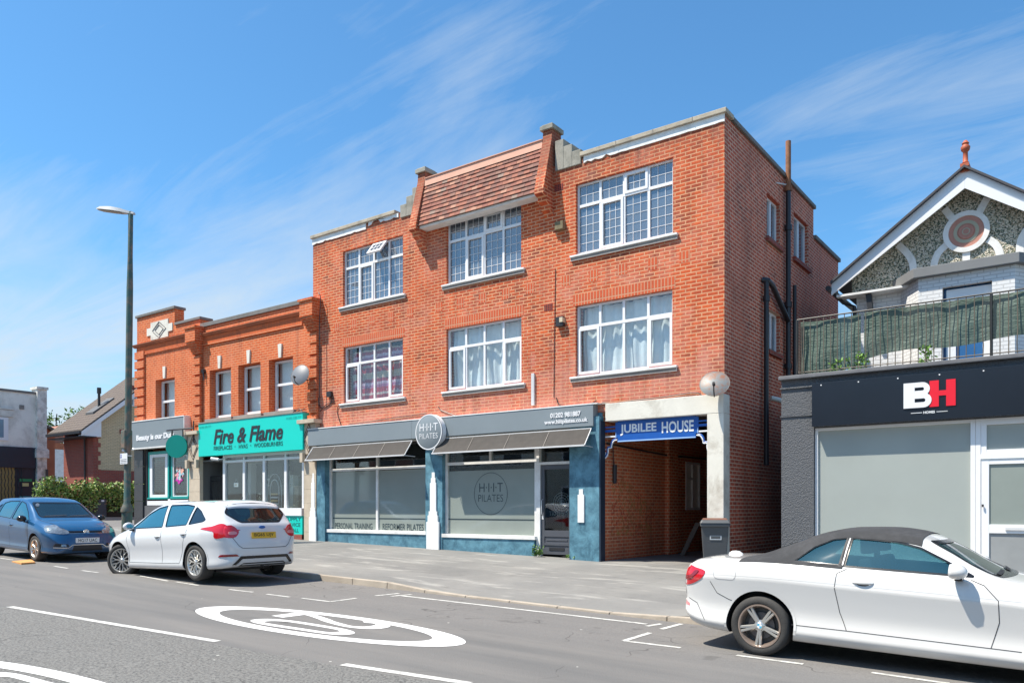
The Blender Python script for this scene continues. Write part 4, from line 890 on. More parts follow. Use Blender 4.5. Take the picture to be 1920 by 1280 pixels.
m = MB(); m.prism([(bx - .08, bz + .64), (bx + .10, bz + .64), (bx + .10, bz + .69), (bx - .08, bz + .69)], 'y', by - .285, by - .2835); m.build('label_panel', BING, BN)
for s in (-1, 1): m = MB(); m.lathe([(.03, -.02), (.1, -.02), (.1, .02), (.03, .02)], (bx + s * .24, by + .22, bz + .10), 'x', 16); m.build('wheel', BLACK, BN)
BN.rotation_euler = (0, 0, R(24)); BN.scale = (.94, .94, 1)
m = MB(); px_ = -7.6; m.prism([(-.09, 0), (.02, 0), (.42, .78), (.31, .80)], 'y', 17.6, 17.66); m.v = [(v[0] + px_ - .3, v[1], v[2] + G(-7.6, D)) for v in m.v]
m.build('plank', mk('grey_wood', (.16, .14, .12), rough=.9), **lab('weathered grey plank propped inside the dark passage', 'plank'))
LEAF = mk('weed_leaf', (.10, .20, .03), rough=.6, var=.3, vs_=20)
def weed(px, py, h, n, label, seed=1):
    x, z = PY(px, py, D - .1); z = G(x, D - .1); rr = random.Random(seed); m = MB()
    for k in range(n):
        bx_, bh = x + rr.uniform(-.1, .1), rr.uniform(.3, 1) * h; a = rr.uniform(0, 6.28); lean = rr.uniform(0, .12); tip = Vector((bx_ + lean * math.cos(a), D - .1 + lean * math.sin(a) * .6 - .03, z + bh))
        for j in range(7):
            c = Vector((bx_, D - .1, z)).lerp(tip, rr.uniform(.25, 1)); d1 = Vector((rr.uniform(-1, 1), rr.uniform(-1, 1), rr.uniform(-.3, 1))).normalized() * .045; d2 = d1.cross(Vector((rr.uniform(-1, 1), rr.uniform(-1, 1), rr.uniform(-1, 1)))).normalized() * .018
            m.quad(c, c + d1 * .5 + d2, c + d1, c + d1 * .5 - d2)
    m.build('weed', LEAF, fix=False, **lab(label, 'plant'))
weed(1008, 1042, .28, 26, 'small green weed sprouting at the left foot of the grey door')
weed(1070, 1048, .10, 8, 'tiny weed at the right foot of the grey door', 2)
# ================================================================== LOW ORANGE SHOPS ON THE LEFT
FIRE = thing('orange_brick_shops', (-22.5, 16, .9), 'low orange brick building of two shops with a stepped parapet and diamond panel', 'building')
FL, FR_, FM = PY(257, 0)[0], XL - .02, PY(372, 0)[0]
TEAL = mk('teal_sign', (.0, .60, .50), rough=.35, var=.03); TEALD = mk('teal_dark_panel', (.0, .27, .22), rough=.4, var=.05); TEALF = mk('teal_frame', (.01, .30, .27), rough=.4)
STONE = mk('stone_tile', (.56, .47, .36), rough=.8, var=.12, vs_=4, dirt=(.30, .25, .19), dirtamt=.5, bmp=.2)
GBLACK = mk('black_glazed_tile', (.045, .045, .05), rough=.25, var=.2)
PLN = .20
fw = [Wn(303, 686, 767, 326.5, D + PLN), Wn(404.6, 675, 762, 432, D + PLN), Wn(458.4, 662, 755, 487.3, D + PLN), Wn(516, 653.5, 748.5, 548, D + PLN)]
for w_, px_ in zip(fw, (326.5, 432, 487.3, 548)): w_[1] = PY(px_, 0, D)[0] + .0; w_[2] = 4.52; w_[3] = 6.02
fholes = [(w_[0] - .03, w_[1] + .03, w_[2] - .02, w_[3] + .03) for w_ in fw]
wallY('front_wall', FL, FR_, 3.75, 7.47, D, .3, fholes, BR2, FIRE)
m = MB(); m.box(FL, PY(327.5, 0)[0], D + .0, D + .34, 7.472, 8.33); m.box(PY(327.5, 0)[0] + .001, FM + .1, D + .001, D + .40, 7.473, 7.76); m.each('parapet', BR2, FIRE)
m = MB(); x1 = PY(327.5, 0)[0] + .05
m.box(FL - .05, x1, D - .05, D + .38, 8.331, 8.42); m.box(x1 + .001, FM + .15, D - .05, D + .44, 7.761, 7.85); m.box(FM + .151, FR_, D - .05, D + .36, 7.473, 7.60); m.each('coping', COPED, FIRE, bevel=.012)
m = MB(); m.box(FL - .0, FL + .3, D + .3, D + 8, 0, 7.4); m.box(FL + .3, FR_, D + .3, D + 8, 7.1, 7.2); m.box(FL + .3, FR_, D + 7.9, D + 8, 0, 7.1); m.each('rear_wall', BR2, FIRE)
m = MB(); zc = 7.25; bw0 = FL - .12
m.prism([(D - .001, zc - .10), (D - .06, zc - .09), (D - .13, zc - .02), (D - .13, zc), (D - .001, zc + .05)], 'x', FM + .25, FR_ - .42); m.prism([(D - .001, zc + .03), (D - .06, zc + .04), (D - .13, zc + .11), (D - .13, zc + .13), (D - .001, zc + .18)], 'x', bw0, FM - .30)
m.each('cornice', mk('terracotta_cornice', (.42, .13, .06), rough=.9, var=.2, dirt=(.16, .09, .06), dirtamt=.6), FIRE)
m = MB(); m.box(FM + .25, FR_ - .42, D - .03, D - .001, zc - .335, zc - .102); m.box(FL + .02, FM - .30, D - .03, D - .001, zc - .21, zc + .026); m.each('soldier_band', SOL2, FIRE)
m = MB(); m.box(FM + .25, FR_ - .42, D - .045, D - .001, zc - .375, zc - .337); m.box(FL + .02, FM - .30, D - .045, D - .001, zc - .25, zc - .212); m.each('string_course', BR2, FIRE)
# rusticated pilasters with corbels
def rust(px0, px1, corb=True, x0=None):
    a, b_ = PY(px0, 0, D - .1)[0], PY(px1, 0, D - .1)[0]
    m = MB(); z = 4.02; m.box(a + .03, b_ - .03, D - .05, D - .001, 3.95, 6.9)
    while z < 6.55: m.box(a, b_, D - .12, D - .051, z, z + .25); z += .325
    if corb:
        zc_ = 6.62
        for k in range(5): m.box(a - .00 - .01 * k, b_ + .01 * k, D - .12 - .045 * k, D - .002, zc_ + .075 * k, zc_ + .075 * k + .07)
        m.box(a - .08, b_ + .08, D - .33, D - .002, zc_ + .376, zc_ + .80); m.box(a - .12, b_ + .12, D - .37, D - .002, zc_ + .801, zc_ + .86)
    return m.build('pilaster', BR2, FIRE)
rust(361.5, 375); rust(577, 594)
m = MB(); z = 3.95
while z < 7.1: m.box(FL - .05, PY(272.5, 0)[0], D - .07, D - .001, z, z + .25); z += .325
m.build('corner_pilaster', BR2, FIRE)
# diamond panel on the raised parapet
m = MB(); cx, cz = PY(300, 618); m.box(cx - .55, cx + .55, D - .03, D - .001, cz - .30, cz + .30); m.box(cx - .80, cx + .80, D - .028, D - .002, cz - .13, cz + .13)
o = m.build('diamond_panel', CONCP, FIRE); m = MB()
for s_ in (1, .62): q = [(cx, cz + .27 * s_), (cx + .42 * s_, cz), (cx, cz - .27 * s_), (cx - .42 * s_, cz)]; m.tube([(a, D - .035, b_) for a, b_ in q + q[:1]], .016, 5)
m.each('moulding', SILL, o)
for i, w_ in enumerate(fw):
    x0, x1, z0, z1 = w_; y = D + PLN; f = .055; zm = z0 + (z1 - z0) * .53
    m = MB(); m.box(x0, x0 + f, y, y + .08, z0, z1); m.box(x1 - f, x1, y, y + .08, z0, z1); m.box(x0 + f, x1 - f, y + .001, y + .079, z0, z0 + .10); m.box(x0 + f, x1 - f, y + .001, y + .079, z1 - f, z1); m.box(x0 + f, x1 - f, y - .01, y + .06, zm - .035, zm + .035)
    fr = m.build('window', UPVC, FIRE); m = MB(); m.box(x0 + .03, x1 - .03, y + .04, y + .045, z0 + .05, z1 - .03); m.build('pane', GLWIN, fr)
    m = MB(); m.quad((x0 - .1, y + .25, z0 - .1), (x1 + .1, y + .25, z0 - .1), (x1 + .1, y + .25, z1 + .1), (x0 - .1, y + .25, z1 + .1)); m.build('blind', CURT, fr)
    m = MB(); m.box(x0 - .17, x1 + .17, D - .09, D + PLN - .002, z0 - .15, z0 - .022); m.build('sill', SILL, fr, bevel=.008)
    m = MB(); xc = (x0 + x1) / 2; m.prism([(xc - .055, z1 + .04), (xc + .055, z1 + .04), (xc + .085, z1 + .44), (xc - .085, z1 + .44)], 'y', D - .045, D - .001); m.build('keystone', CONCP, FIRE)
# ornament capitals and stone piers at street level
def stonepier(px0, px1, ztop):
    a, b_ = PY(px0, 0, D - .12)[0], PY(px1, 0, D - .12)[0]; z = .6; m = MB()
    while z < 3.1: m.box(a, b_, D - .12, D - .001, z, z + .395); z += .40
    o = m.build('stone_pier', STONE, FIRE, bevel=.004)
    m = MB(); m.box(a - .02, b_ + .02, D - .16, D - .001, 3.18, 4.03); m.box(a - .10, b_ + .12, D - .30, D - .001, 4.031, 4.14); m.box(a - .02, a + .1, D - .26, D - .161, 2.95, 3.22); m.box(b_ - .1, b_ + .02, D - .26, D - .161, 2.95, 3.22)
    o = m.build('capital', STONE, FIRE, bevel=.006); xc = (a + b_) / 2; m = MB()
    for s_ in (1, .72): q = [(xc, 3.62 + .40 * s_), (xc + (b_ - a) * .45 * s_, 3.62), (xc, 3.62 - .40 * s_), (xc - (b_ - a) * .45 * s_, 3.62)]; m.tube([(u, D - .165, v) for u, v in q + q[:1]], .014, 5)
    m.each('moulding', mk('brown_moulding', (.13, .08, .06), rough=.8), o)
stonepier(354.5, 374.5, 4); stonepier(570, 592.5, 4)
# teal shop: fascia, glazing, stallriser, gateway
TS = thing('shop_sign', (PY(470, 0)[0], D - .2, 3.0), 'bright teal fascia sign reading Fire & Flame in black', 'sign')
ys = D - .22; x0, x1 = PY(372, 0, ys)[0], PY(567.5, 0, ys)[0]; z1 = PY(470, 783.5, ys)[1]; z0 = PY(470, 849, ys)[1]
m = MB(); m.box(x0, x1, ys, D - .002, z0, z1); m.build('fascia_board', TEAL, TS, bevel=.008)
m = MB(); txt(m, 'Fire & Flame', flat(PY(401, 0, ys)[0], PY(530.5, 0, ys)[0], PY(466, 828, ys)[1], PY(466, 799, ys)[1], ys - .014), shear=.25, offset=.018, depth=(0, .012, 0))
m.each('letter', BLACK, TS)
za, zb = PY(466, 839.5, ys)[1], PY(466, 831.5, ys)[1]; INK = mk('dark_teal_ink', (.0, .10, .085), rough=.5)
for s_, a, b_ in (('FIREPLACES', 401, 435.5), ('HVAS', 448, 464.5), ('WOODBURNERS', 476, 530.5)): m = MB(); txt(m, s_, flat(PY(a, 0, ys)[0], PY(b_, 0, ys)[0], za, zb, ys - .006), offset=.015); m.build('small_lettering', INK, TS)
m = MB()
txt(m, '-', flat(PY(440, 0, ys)[0], PY(442, 0, ys)[0], (za + zb) / 2, (za + zb) / 2 + .02, ys - .006)); txt(m, '-', flat(PY(469, 0, ys)[0], PY(471, 0, ys)[0], (za + zb) / 2, (za + zb) / 2 + .02, ys - .006))
m.each('dash', INK, TS)
m = MB(); txt(m, '01202 230 777', flat(PY(537, 0, ys)[0], PY(565, 0, ys)[0], z1 - .16, z1 - .09, ys - .006)); txt(m, '01202 230 777', flat(PY(374, 0, ys)[0], PY(396, 0, ys)[0], z1 - .16, z1 - .09, ys - .006)); m.build('phone_number', mk('mid_teal_ink', (.0, .32, .27), rough=.5), TS)
m = MB(); m.box(x0, x1, ys - .02, D - .001, z1 + .001, z1 + .03); m.build('capping', SILL, TS)
yw = D + .02; zsb = PY(420, 952, yw)[1]; zh2 = z0 + .02; ztm = PY(420, 865.5, yw)[1]
xa, xb = PY(417.7, 0, yw)[0], PY(569.5, 0, yw)[0]
mul = [PY(p, 0, yw)[0] for p in (457, 494.5, 535)]
m = MB(); f = .1
m.box(xa, xa + .12, yw, yw + .1, zsb, zh2 + .2); m.box(xb - .08, xb, yw, yw + .1, zsb, zh2 + .2); m.box(xa, xb + .0, yw - .08, yw + .101, zsb - .22, zsb + .001); m.box(xa + .12, xb - .08, yw + .001, yw + .099, ztm - .035, ztm + .035); m.box(xa + .12, xb - .08, yw + .001, yw + .099, zh2 - .09, zh2 + .19)
for q in mul: m.box(q - .055, q + .055, yw - .002, yw + .098, zsb, ztm - .035); m.box(q - .035, q + .035, yw - .002, yw + .098, ztm + .035, zh2 - .09)
fr = m.build('shop_window', UPVC, FIRE, bevel=.005)
m = MB(); m.box(xa + .1, xb - .06, yw + .05, yw + .055, zsb, zh2); m.build('pane', GLSHOP, fr)
m = MB(); m.box(xa, xb, D - .03, D + .1, gz(-20) + .2, zsb - .221); m.build('stallriser', TEAL, FIRE)
m = MB(); m.box(xa, xb, D - .05, D + .1, gz(-20) , G(-20, D) + .10); m.build('brick_plinth', RB, FIRE)
xt0, xt1 = PY(536, 0, D - .03)[0], PY(564.5, 0, D - .03)[0]; m = MB()
for k, s_ in enumerate(('SUPPLY', 'SERVICE', 'INSTALL')): zz_ = PY(550, (972.5, 983, 993.5)[k], D - .03)[1]; txt(m, s_, flat(xt0 - .03 * (k != 0), xt1 - .1 * (k == 2) - .03 * (k == 1), zz_ - .055, zz_ + .055, D - .034), offset=.015)
m.build('stallriser_lettering', mk('stall_ink', (.0, .15, .13), rough=.5), FIRE)
# showroom behind the glass
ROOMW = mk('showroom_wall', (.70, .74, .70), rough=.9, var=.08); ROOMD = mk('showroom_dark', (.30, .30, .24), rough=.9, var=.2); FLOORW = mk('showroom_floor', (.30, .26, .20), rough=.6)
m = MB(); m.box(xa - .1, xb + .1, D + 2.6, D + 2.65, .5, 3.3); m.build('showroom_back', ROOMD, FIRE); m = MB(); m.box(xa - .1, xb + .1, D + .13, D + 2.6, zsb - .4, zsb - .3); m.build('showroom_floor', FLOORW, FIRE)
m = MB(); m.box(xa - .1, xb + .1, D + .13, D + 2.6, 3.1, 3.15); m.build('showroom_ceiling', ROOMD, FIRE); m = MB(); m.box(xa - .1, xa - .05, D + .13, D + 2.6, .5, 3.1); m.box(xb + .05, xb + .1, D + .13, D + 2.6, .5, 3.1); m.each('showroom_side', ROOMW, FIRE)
FP_ = thing('fireplace', (PY(514, 0, D + .6)[0], D + .7, zsb), 'dark arched fireplace display behind the third teal shop window', 'fireplace')
xc = PY(516, 0, D + .5)[0]; m = MB(); m.box(xc - .42, xc + .36, D + .5, D + .9, zsb - .3, zsb + 1.45); m.build('chimney_breast', mk('slate_board', (.03, .045, .05), rough=.4), FP_)
for rr_, nm in ((.33, 'outer_arch'), (.21, 'inner_arch')):
    m = MB(); pts = [(xc - rr_, zsb - .1)] + [(xc - rr_ * math.cos(a / 12 * math.pi), zsb + .55 + (rr_ * 1.5) * math.sin(a / 12 * math.pi)) for a in range(13)] + [(xc + rr_, zsb - .1)]; m.tube([(a, D + .48, b_) for a, b_ in pts], .018, 6); m.build(nm, ALU, FP_, smooth=50)
m = MB(); 
for k in range(5): m.box(xc - .16, xc + .18, D + .45, D + .49, zsb + .0 + k * .1, zsb + .05 + k * .1, k % 2)
m.each('shelf_stack', [mk('brass', (.62, .42, .20), rough=.35, metal=.6), UPVC], FP_)
m = MB(); m.box(xc - .45, xc + .40, D + .48, D + .95, zsb + 1.46, zsb + 1.9); m.build('overmantel', ROOMW, FP_)
for px_, h, w_, mat_, lb in ((549, .95, .14, 'showroom_wall', 'pale upright display column behind the right teal shop window'), (561, .62, .09, 'stone_tile', 'short cream candle-like pillar beside the display column'), (443, 1.35, .22, 'pale_blue_curtain', 'tall pale blue-grey display panel behind the left teal shop window'), (471, 1.5, .12, 'white_upvc', 'tall narrow white partition behind the second teal shop window')):
    x = PY(px_, 0, D + .8)[0]; m = MB(); m.box(x - w_, x + w_, D + .7, D + .9, zsb - .3, zsb + h); m.box(x - w_ * 1.2, x + w_ * 1.2, D + .68, D + .92, zsb + h + .001, zsb + h + .05); m.build('display_panel', MATS[mat_], **lab(lb, 'display'))
m = MB(); rr = random.Random(8)
for k in range(60):
    c = Vector((PY(rr.choice((486, 497 - rr.random() * 18, 545 + rr.random() * 12)), 0, D + .35)[0], D + .3 + rr.random() * .1, zsb + rr.random() ** 2 * .5)); u = Vector((rr.uniform(-1, 1), rr.uniform(-.3, .3), rr.uniform(-1, 1))) * .05; v = Vector((rr.uniform(-1, 1), 0, rr.uniform(-1, 1))) * .02; m.quad(c - u, c + v, c + u, c - v)
m.build('dried_flowers', mk('cream_flower', (.62, .58, .45), rough=.8), fix=False, **lab('cream dried flowers along the bottom of the teal shop window', 'flowers'))
OS = thing('open_sign', (PY(443, 0, D + .15)[0], D + .15, PY(443, 908, D + .15)[1]), 'small white hanging sign reading Open behind the left teal shop window', 'sign')
ox, oz = PY(443, 908.5, D + .15); m = MB(); m.box(ox - .115, ox + .115, D + .14, D + .15, oz - .065, oz + .065); m.build('plate', UPVC, OS, bevel=.004); m = MB(); txt(m, 'Open', flat(ox - .07, ox + .07, oz - .035, oz + .035, D + .137), offset=.01); m.build('lettering', RUST, OS)
m = MB(); m.tube([(ox - .08, D + .145, oz + .065), (ox, D + .145, oz + .18), (ox + .08, D + .145, oz + .065)], .004, 4); m.build('cord', UPVC, OS)
SPOT = mk('spot_white', (.8, .8, .8), rough=.4)
for k, (a, b_) in enumerate(((500, 876), (503, 897), (541, 870), (543, 890), (503, 908), (544, 908))):
    x, z = PY(a, b_, D + .5); m = MB(); m.tube([(x, D + .5, z), (x + .05, D + .47, z - .03)], .03, 8); m.tube([(x, D + .5, z), (x, D + .5, z + .12)], .008, 5); m.build('spotlight', SPOT, smooth=50, **lab('small white spotlight hanging behind the right half of the teal shop window', 'spotlight', 'spotlights in the fireplace shop'))
# recessed gateway
gx0, gx1 = PY(375.5, 0)[0], xa
GT = mk('grey_wall_tile', (.16, .165, .165), rough=.5, var=.1)
m = MB(); m.box(gx0 - .06, gx0 - .01, D + .0, D + 1.6, .4, 3.2); m.box(gx0 - .06, gx1, D + 1.6, D + 1.65, .4, 3.2); m.box(gx1 - .02, gx1 + .02, D + .13, D + 1.6, .4, 3.2); m.box(gx0, gx1, D, D + 1.6, 3.16, 3.2); m.each('gateway_wall', GT, FIRE)
GATE = thing('iron_gate', ((gx0 + gx1) / 2, D + .35, .8), 'black wrought iron gate in the recess left of the teal shop window', 'gate')
yg = D + .35; ztg = PY(395, 893, yg)[1]; zt0 = G(-23, D)
for k in range(11):
    x = gx0 + .06 + (gx1 - gx0 - .12) * k / 10; m = MB(); m.tube([(x, yg, zt0), (x, yg, ztg)], .010 if 0 < k < 10 else .028, 6); m.build('bar', BLACK, GATE)
for zz_ in (zt0 + .1, zt0 + 1.0, ztg - .15, ztg): m = MB(); m.box(gx0 + .04, gx1 - .04, yg - .012, yg + .012, zz_ - .015, zz_ + .015); m.build('rail', BLACK, GATE)
for s_ in (-1, 1):
    xc = (gx0 + gx1) / 2; m = MB(); m.tube([(xc + s_ * (.04 + .5 * math.sin(t * 1.5)), yg - .02, zt0 + .3 + t * (ztg - zt0 - .6)) for t in [k / 12 for k in range(13)]], .014, 6); m.build('scroll', BLACK, GATE, smooth=60)
# beauty shop
BS = thing('shop_sign', (PY(290, 0)[0], D - .2, 3.2), 'grey fascia sign reading Beauty is our Duty in white', 'sign')
x0, x1 = PY(242, 0, ys)[0], PY(345, 0, ys)[0]; z0, z1 = PY(300, 836, ys)[1], PY(300, 785.5, ys)[1]
m = MB(); m.box(x0, x1, ys, D - .002, z0, z1); m.build('fascia_board', GREYS, BS, bevel=.008); m = MB(); m.box(x0, x1 + .01, ys - .015, D - .001, z0 - .04, z0 - .001); m.box(x0, x1 + .01, ys - .015, D - .001, z1 + .001, z1 + .035); m.box(x1 + .001, x1 + .03, ys - .013, D - .001, z0, z1); m.each('trim', WPAINT, BS)
m = MB(); txt(m, 'Beauty is our Duty', flat(PY(256, 0, ys)[0], PY(327, 0, ys)[0], PY(290, 826, ys)[1], PY(290, 812.5, ys)[1], ys - .012), offset=.05, depth=(0, .011, 0)); m.build('lettering', UPVC, BS)
m = MB(); px0, px1 = PY(251.5, 0, D - .08)[0], PY(267.5, 0, D - .08)[0]; z = .7
while z < z0 - .05: m.box(px0, px1, D - .08, D - .001, z, min(z + .595, z0 - .045)); z += .605
m.build('tiled_pier', GBLACK, FIRE, bevel=.004); m = MB(); m.box(px1 + .001, PY(276, 0)[0], D + .0, D + .2, .7, z0 - .045); m.build('inner_pier', BLACK, FIRE)
def bshop(pa, pb, pt, pbm, teal=True):
    a, b_ = PY(pa, 0)[0], PY(pb, 0)[0]; zt_, zb_ = PY((pa + pb) / 2, pt)[1], PY((pa + pb) / 2, pbm)[1]; m = MB(); y = D + .03
    m.box(a, a + .09, y, y + .1, zb_, zt_); m.box(b_ - .09, b_, y, y + .1, zb_, zt_); m.box(a, b_, y - .03, y + .1, zb_ - .12, zb_ - .001); m.box(a, b_, y - .001, y + .1, zt_ + .001, zt_ + .10)
    fr = m.build('shop_window', TEALF, FIRE, bevel=.004); m = MB(); t_ = .16 if teal else .05
    m.box(a + .091, a + .09 + t_, y + .01, y + .09, zb_, zt_); m.box(b_ - .09 - t_, b_ - .091, y + .01, y + .09, zb_, zt_); m.box(a + .09 + t_, b_ - .09 - t_, y + .011, y + .089, zb_, zb_ + t_ * .6); m.box(a + .09 + t_, b_ - .09 - t_, y + .011, y + .089, zt_ - t_ * .6, zt_); m.build('inner_frame', UPVC, fr)
    m = MB(); m.box(a + .1, b_ - .1, y + .05, y + .055, zb_, zt_); m.build('pane', GLSHOP, fr); m = MB(); m.box(a, b_, D + .8, D + .85, zb_ - .3, 3.2); m.build('backdrop', DARKV, fr); return a, b_, zb_, zt_
bshop(276, 315, 851, 932); a, b_, zb_, zt_ = bshop(319, 353, 853, 930, False)
m = MB(); m.box(PY(276, 0)[0], PY(353, 0)[0], D + .0, D + .1, PY(300, 944)[1] - .05, PY(300, 934)[1] - .02); m.build('stall_panel', UPVC, FIRE); m = MB(); m.box(PY(268, 0)[0], PY(353, 0)[0], D - .03, D + .12, .6, PY(300, 946)[1] - .03); m.build('stall_plinth', mk('plinth_grey', (.12, .12, .125), rough=.6), FIRE)
rr = random.Random(11)
DEC = [mk('pink_decal', (.80, .32, .42), rough=.5), mk('blue_decal', (.35, .58, .66), rough=.5), mk('pale_decal', (.75, .66, .70), rough=.5), mk('magenta_decal', (.62, .04, .42), rough=.5), mk('peach_decal', (.80, .42, .33), rough=.5)]
m = MB()
for k in range(38):
    t = rr.random(); cx = PY(337 + rr.gauss(0, 4.5), 0, D + .07)[0]; cz = PY(340, 878 + t * 26, D + .07)[1]; r_ = rr.uniform(.05, .12); mi = 3 if t > .8 else rr.choice((0, 1, 1, 2, 4)); n = 9; yy = D + .072 - k * .0003
    m.add([(cx + r_ * (.7 + .3 * math.cos(5 * q)) * math.cos(q), yy, cz + r_ * (.7 + .3 * math.cos(5 * q)) * math.sin(q)) for q in [i / n * 6.283 for i in range(n)]], [list(range(n))], mi)
m.build('flower_decal', DEC, FIRE, fix=False)
HS = thing('hanging_sign', (PY(331.5, 0, D - .8)[0], D - .8, 3.0), 'round dark teal sign hanging from a black bracket between the two low shops', 'sign')
yh = D - .35; cx, cz = PY(331.4, 836.5, yh); r_ = 21.5 * (yh / (C_ + S_ * (331 - 960) / FP)) / FP
# the disc faces along the street; seen obliquely it is still round, so it is set facing the road
m = MB(); m.lathe([(0, -.03), (r_ * 1.0, -.03), (r_ * 1.0, .03), (0, .03)], (0, 0, 0), 'y', 40)
q = Matrix.Rotation(R(28), 3, 'Z'); m.v = [tuple(q @ Vector(v) + Vector((cx, yh, cz))) for v in m.v]; m.build('disc', TEALD, HS, smooth=40)
m = MB(); x0, x1 = PY(313, 0, yh)[0], PY(362, 0, D - .2)[0]; zb = PY(330, 805, yh)[1]; m.tube([(x0, yh, zb), (cx, yh, zb), (x1, D - .17, zb + .02)], .028, 6)
for s_ in (-.3, .4): m.tube([(cx + s_ * .9, yh, zb), (cx + s_ * .9, yh, cz + r_ * .8)], .022, 6)
m.tube([(x1, D - .18, zb + .25), (x1, D - .18, zb - .45)], .02, 6); m.build('bracket', BLACK, HS)
m = MB(); sx, sz = PY(381, 701, D - .06); m.tube([(sx, D, sz + .1), (sx, D - .09, sz + .08)], .07, 8); m.tube([(sx, D - .06, sz + .05), (sx + .05, D - .06, sz - .2)], .02, 6); m.build('wall_bracket', BPIPE, FIRE)
for (px_, py_, lb) in ((410, 861, 'small white camera under the left end of the teal sign'), (252.5, 842, 'small white camera under the grey beauty sign corner')):
    x, z = PY(px_, py_, D - .2); m = MB(); m.tube([(x, D - .2, z), (x - .22, D - .32, z + .03)], .045, 8); m.tube([(x, D - .2, z), (x + .05, D + .05, z + .05)], .015, 6); m.build('security_camera', UPVC, smooth=50, **lab(lb, 'camera'))
m = MB()
for pts in ([(243, 788), (256, 791), (270, 789), (277, 786)], [(571, 766), (560, 770), (545, 777), (556, 768), (566, 770), (572, 790)], [(597, 548), (601, 560), (599, 610), (600, 680), (598, 760)]): m.tube(drape(pts, y=D - .14), .012, 5)
m.each('cable', BLACK, FIRE, smooth=60)
# ================================================================== FAR LEFT BACKGROUND
XH = -41.0
YH = thing('yellow_brick_house', (XH - 2, 24, 1), 'house with yellow brick gable, red brick side and brown tiled roof beyond the hedge', 'house')
y0 = PX(175, 0, XH)[0]; y1 = 26.6; zv = PX(182, 880, XH)[1]; yr = (y0 + y1) / 2; zE, zR = 6.1, 8.9
m = MB(); m.prism([(y0 + .25, zv), (y1, zv), (y1, zE), (yr, zR - .1), (y0 + .25, zE + .15)], 'x', XH - .3, XH); m.build('gable_wall', YB, YH)
m = MB(); m.box(XH - .3, XH + .01, y0 + .25, y1, .4, zv - .01); m.build('brick_base', RB, YH); 
m = MB(); z = .5
while z < zE: m.box(XH - .3, XH + .006, y0, y0 + .25 + (.12 if int(z / .225) % 2 else 0), z, z + .222); z += .225
m.build('corner_quoin', RB, YH)
m = MB(); m.box(XH - 3.2, XH - .301, y0, y0 + .3, .4, zE); m.build('side_wall', RB, YH); m = MB(); m.box(XH - 3.2, XH - 2.9, y0 + .3, y1, .4, zE); m.build('rear_wall', RB, YH)
ROOFT = brick('brown_roof_tile', (.17, .135, .11), (.13, .105, .09), (.07, .06, .055), bw=.33, rh=.16, dark=(.14, .11, .10), damt=.5, bmp=1)
m = MB(); ov = .75; sl_ = (zR - zE) / (yr - y0); X0, X1 = XH - 3.3, XH + .35
for s_ in (1,): m.add([(X0, y0 - ov, zE - ov * sl_ + .1), (X1, y0 - ov, zE - ov * sl_ + .1), (X1, yr, zR + .1), (X0, yr, zR + .1), (X0, y1 + ov, zE - ov * sl_ + .1), (X1, y1 + ov, zE - ov * sl_ + .1), (X0, y0 - ov, zE - ov * sl_), (X1, y0 - ov, zE - ov * sl_), (X1, yr, zR), (X0, yr, zR), (X0, y1 + ov, zE - ov * sl_), (X1, y1 + ov, zE - ov * sl_)], [[0, 1, 2, 3], [3, 2, 5, 4], [6, 7, 8, 9], [9, 8, 11, 10], [0, 6, 7, 1], [0, 3, 9, 6], [3, 4, 10, 9], [1, 7, 8, 2], [2, 8, 11, 5]])
m.build('roof', ROOFT, YH)
m = MB(); m.prism([(y0 - ov, zE - ov * sl_ - .0), (yr, zR), (y1 + ov, zE - ov * sl_), (y1 + ov, zE - ov * sl_ - .22), (yr, zR - .28), (y0 - ov, zE - ov * sl_ - .22)], 'x', X1 - .03, X1 + .01); m.prism([(y0 - ov, zE - ov * sl_ - .2), (y0 + .25, zE - ov * sl_ - .2), (y0 + .25, zE + .12)], 'x', XH + .012, X1 - .04); m.build('bargeboard', UPVC, YH)
m = MB(); m.box(X0, X1, y0 - ov - .12, y0 - ov, zE - ov * sl_ - .1, zE - ov * sl_ + .03); m.box(X0, X1, y0 - ov, y0 - .002, zE - ov * sl_ - .24, zE - ov * sl_ - .2); m.tube([(XH - .7, y0 - ov, zE - .6), (XH - .7, y0 - .1, zE - .9), (XH - .7, y0 - .07, .5)], .05, 8); m.build('gutter', BLACK, YH)
yy_ = y0 + .9; m = MB(); m.tube([(X1 - 1.6, yy_, zE + .5), (X1 - 1.6, yy_, zE + 1.75)], .07, 8); m.tube([(X1 - 1.6, yy_, zE + 1.6), (X1 - 1.6, yy_, zE + 1.9)], .11, 8); m.build('flue', BLACK, YH)
m = MB(); m.add([(X1 - 2.0, y0 + .4, zE + .42), (X1 - 1.2, y0 + .4, zE + .42), (X1 - 1.2, y0 + 1.5, zE + 1.3), (X1 - 2.0, y0 + 1.5, zE + 1.3), (X1 - 2.0, y0 + .4, zE + .55), (X1 - 1.2, y0 + .4, zE + .55), (X1 - 1.2, y0 + 1.5, zE + 1.43), (X1 - 2.0, y0 + 1.5, zE + 1.43)], [[0,3,2,1],[4,5,6,7],[0,1,5,4],[1,2,6,5],[2,3,7,6],[3,0,4,7]]); m.build('roof_light', mk('lead_grey', (.10, .10, .10), rough=.6), YH)
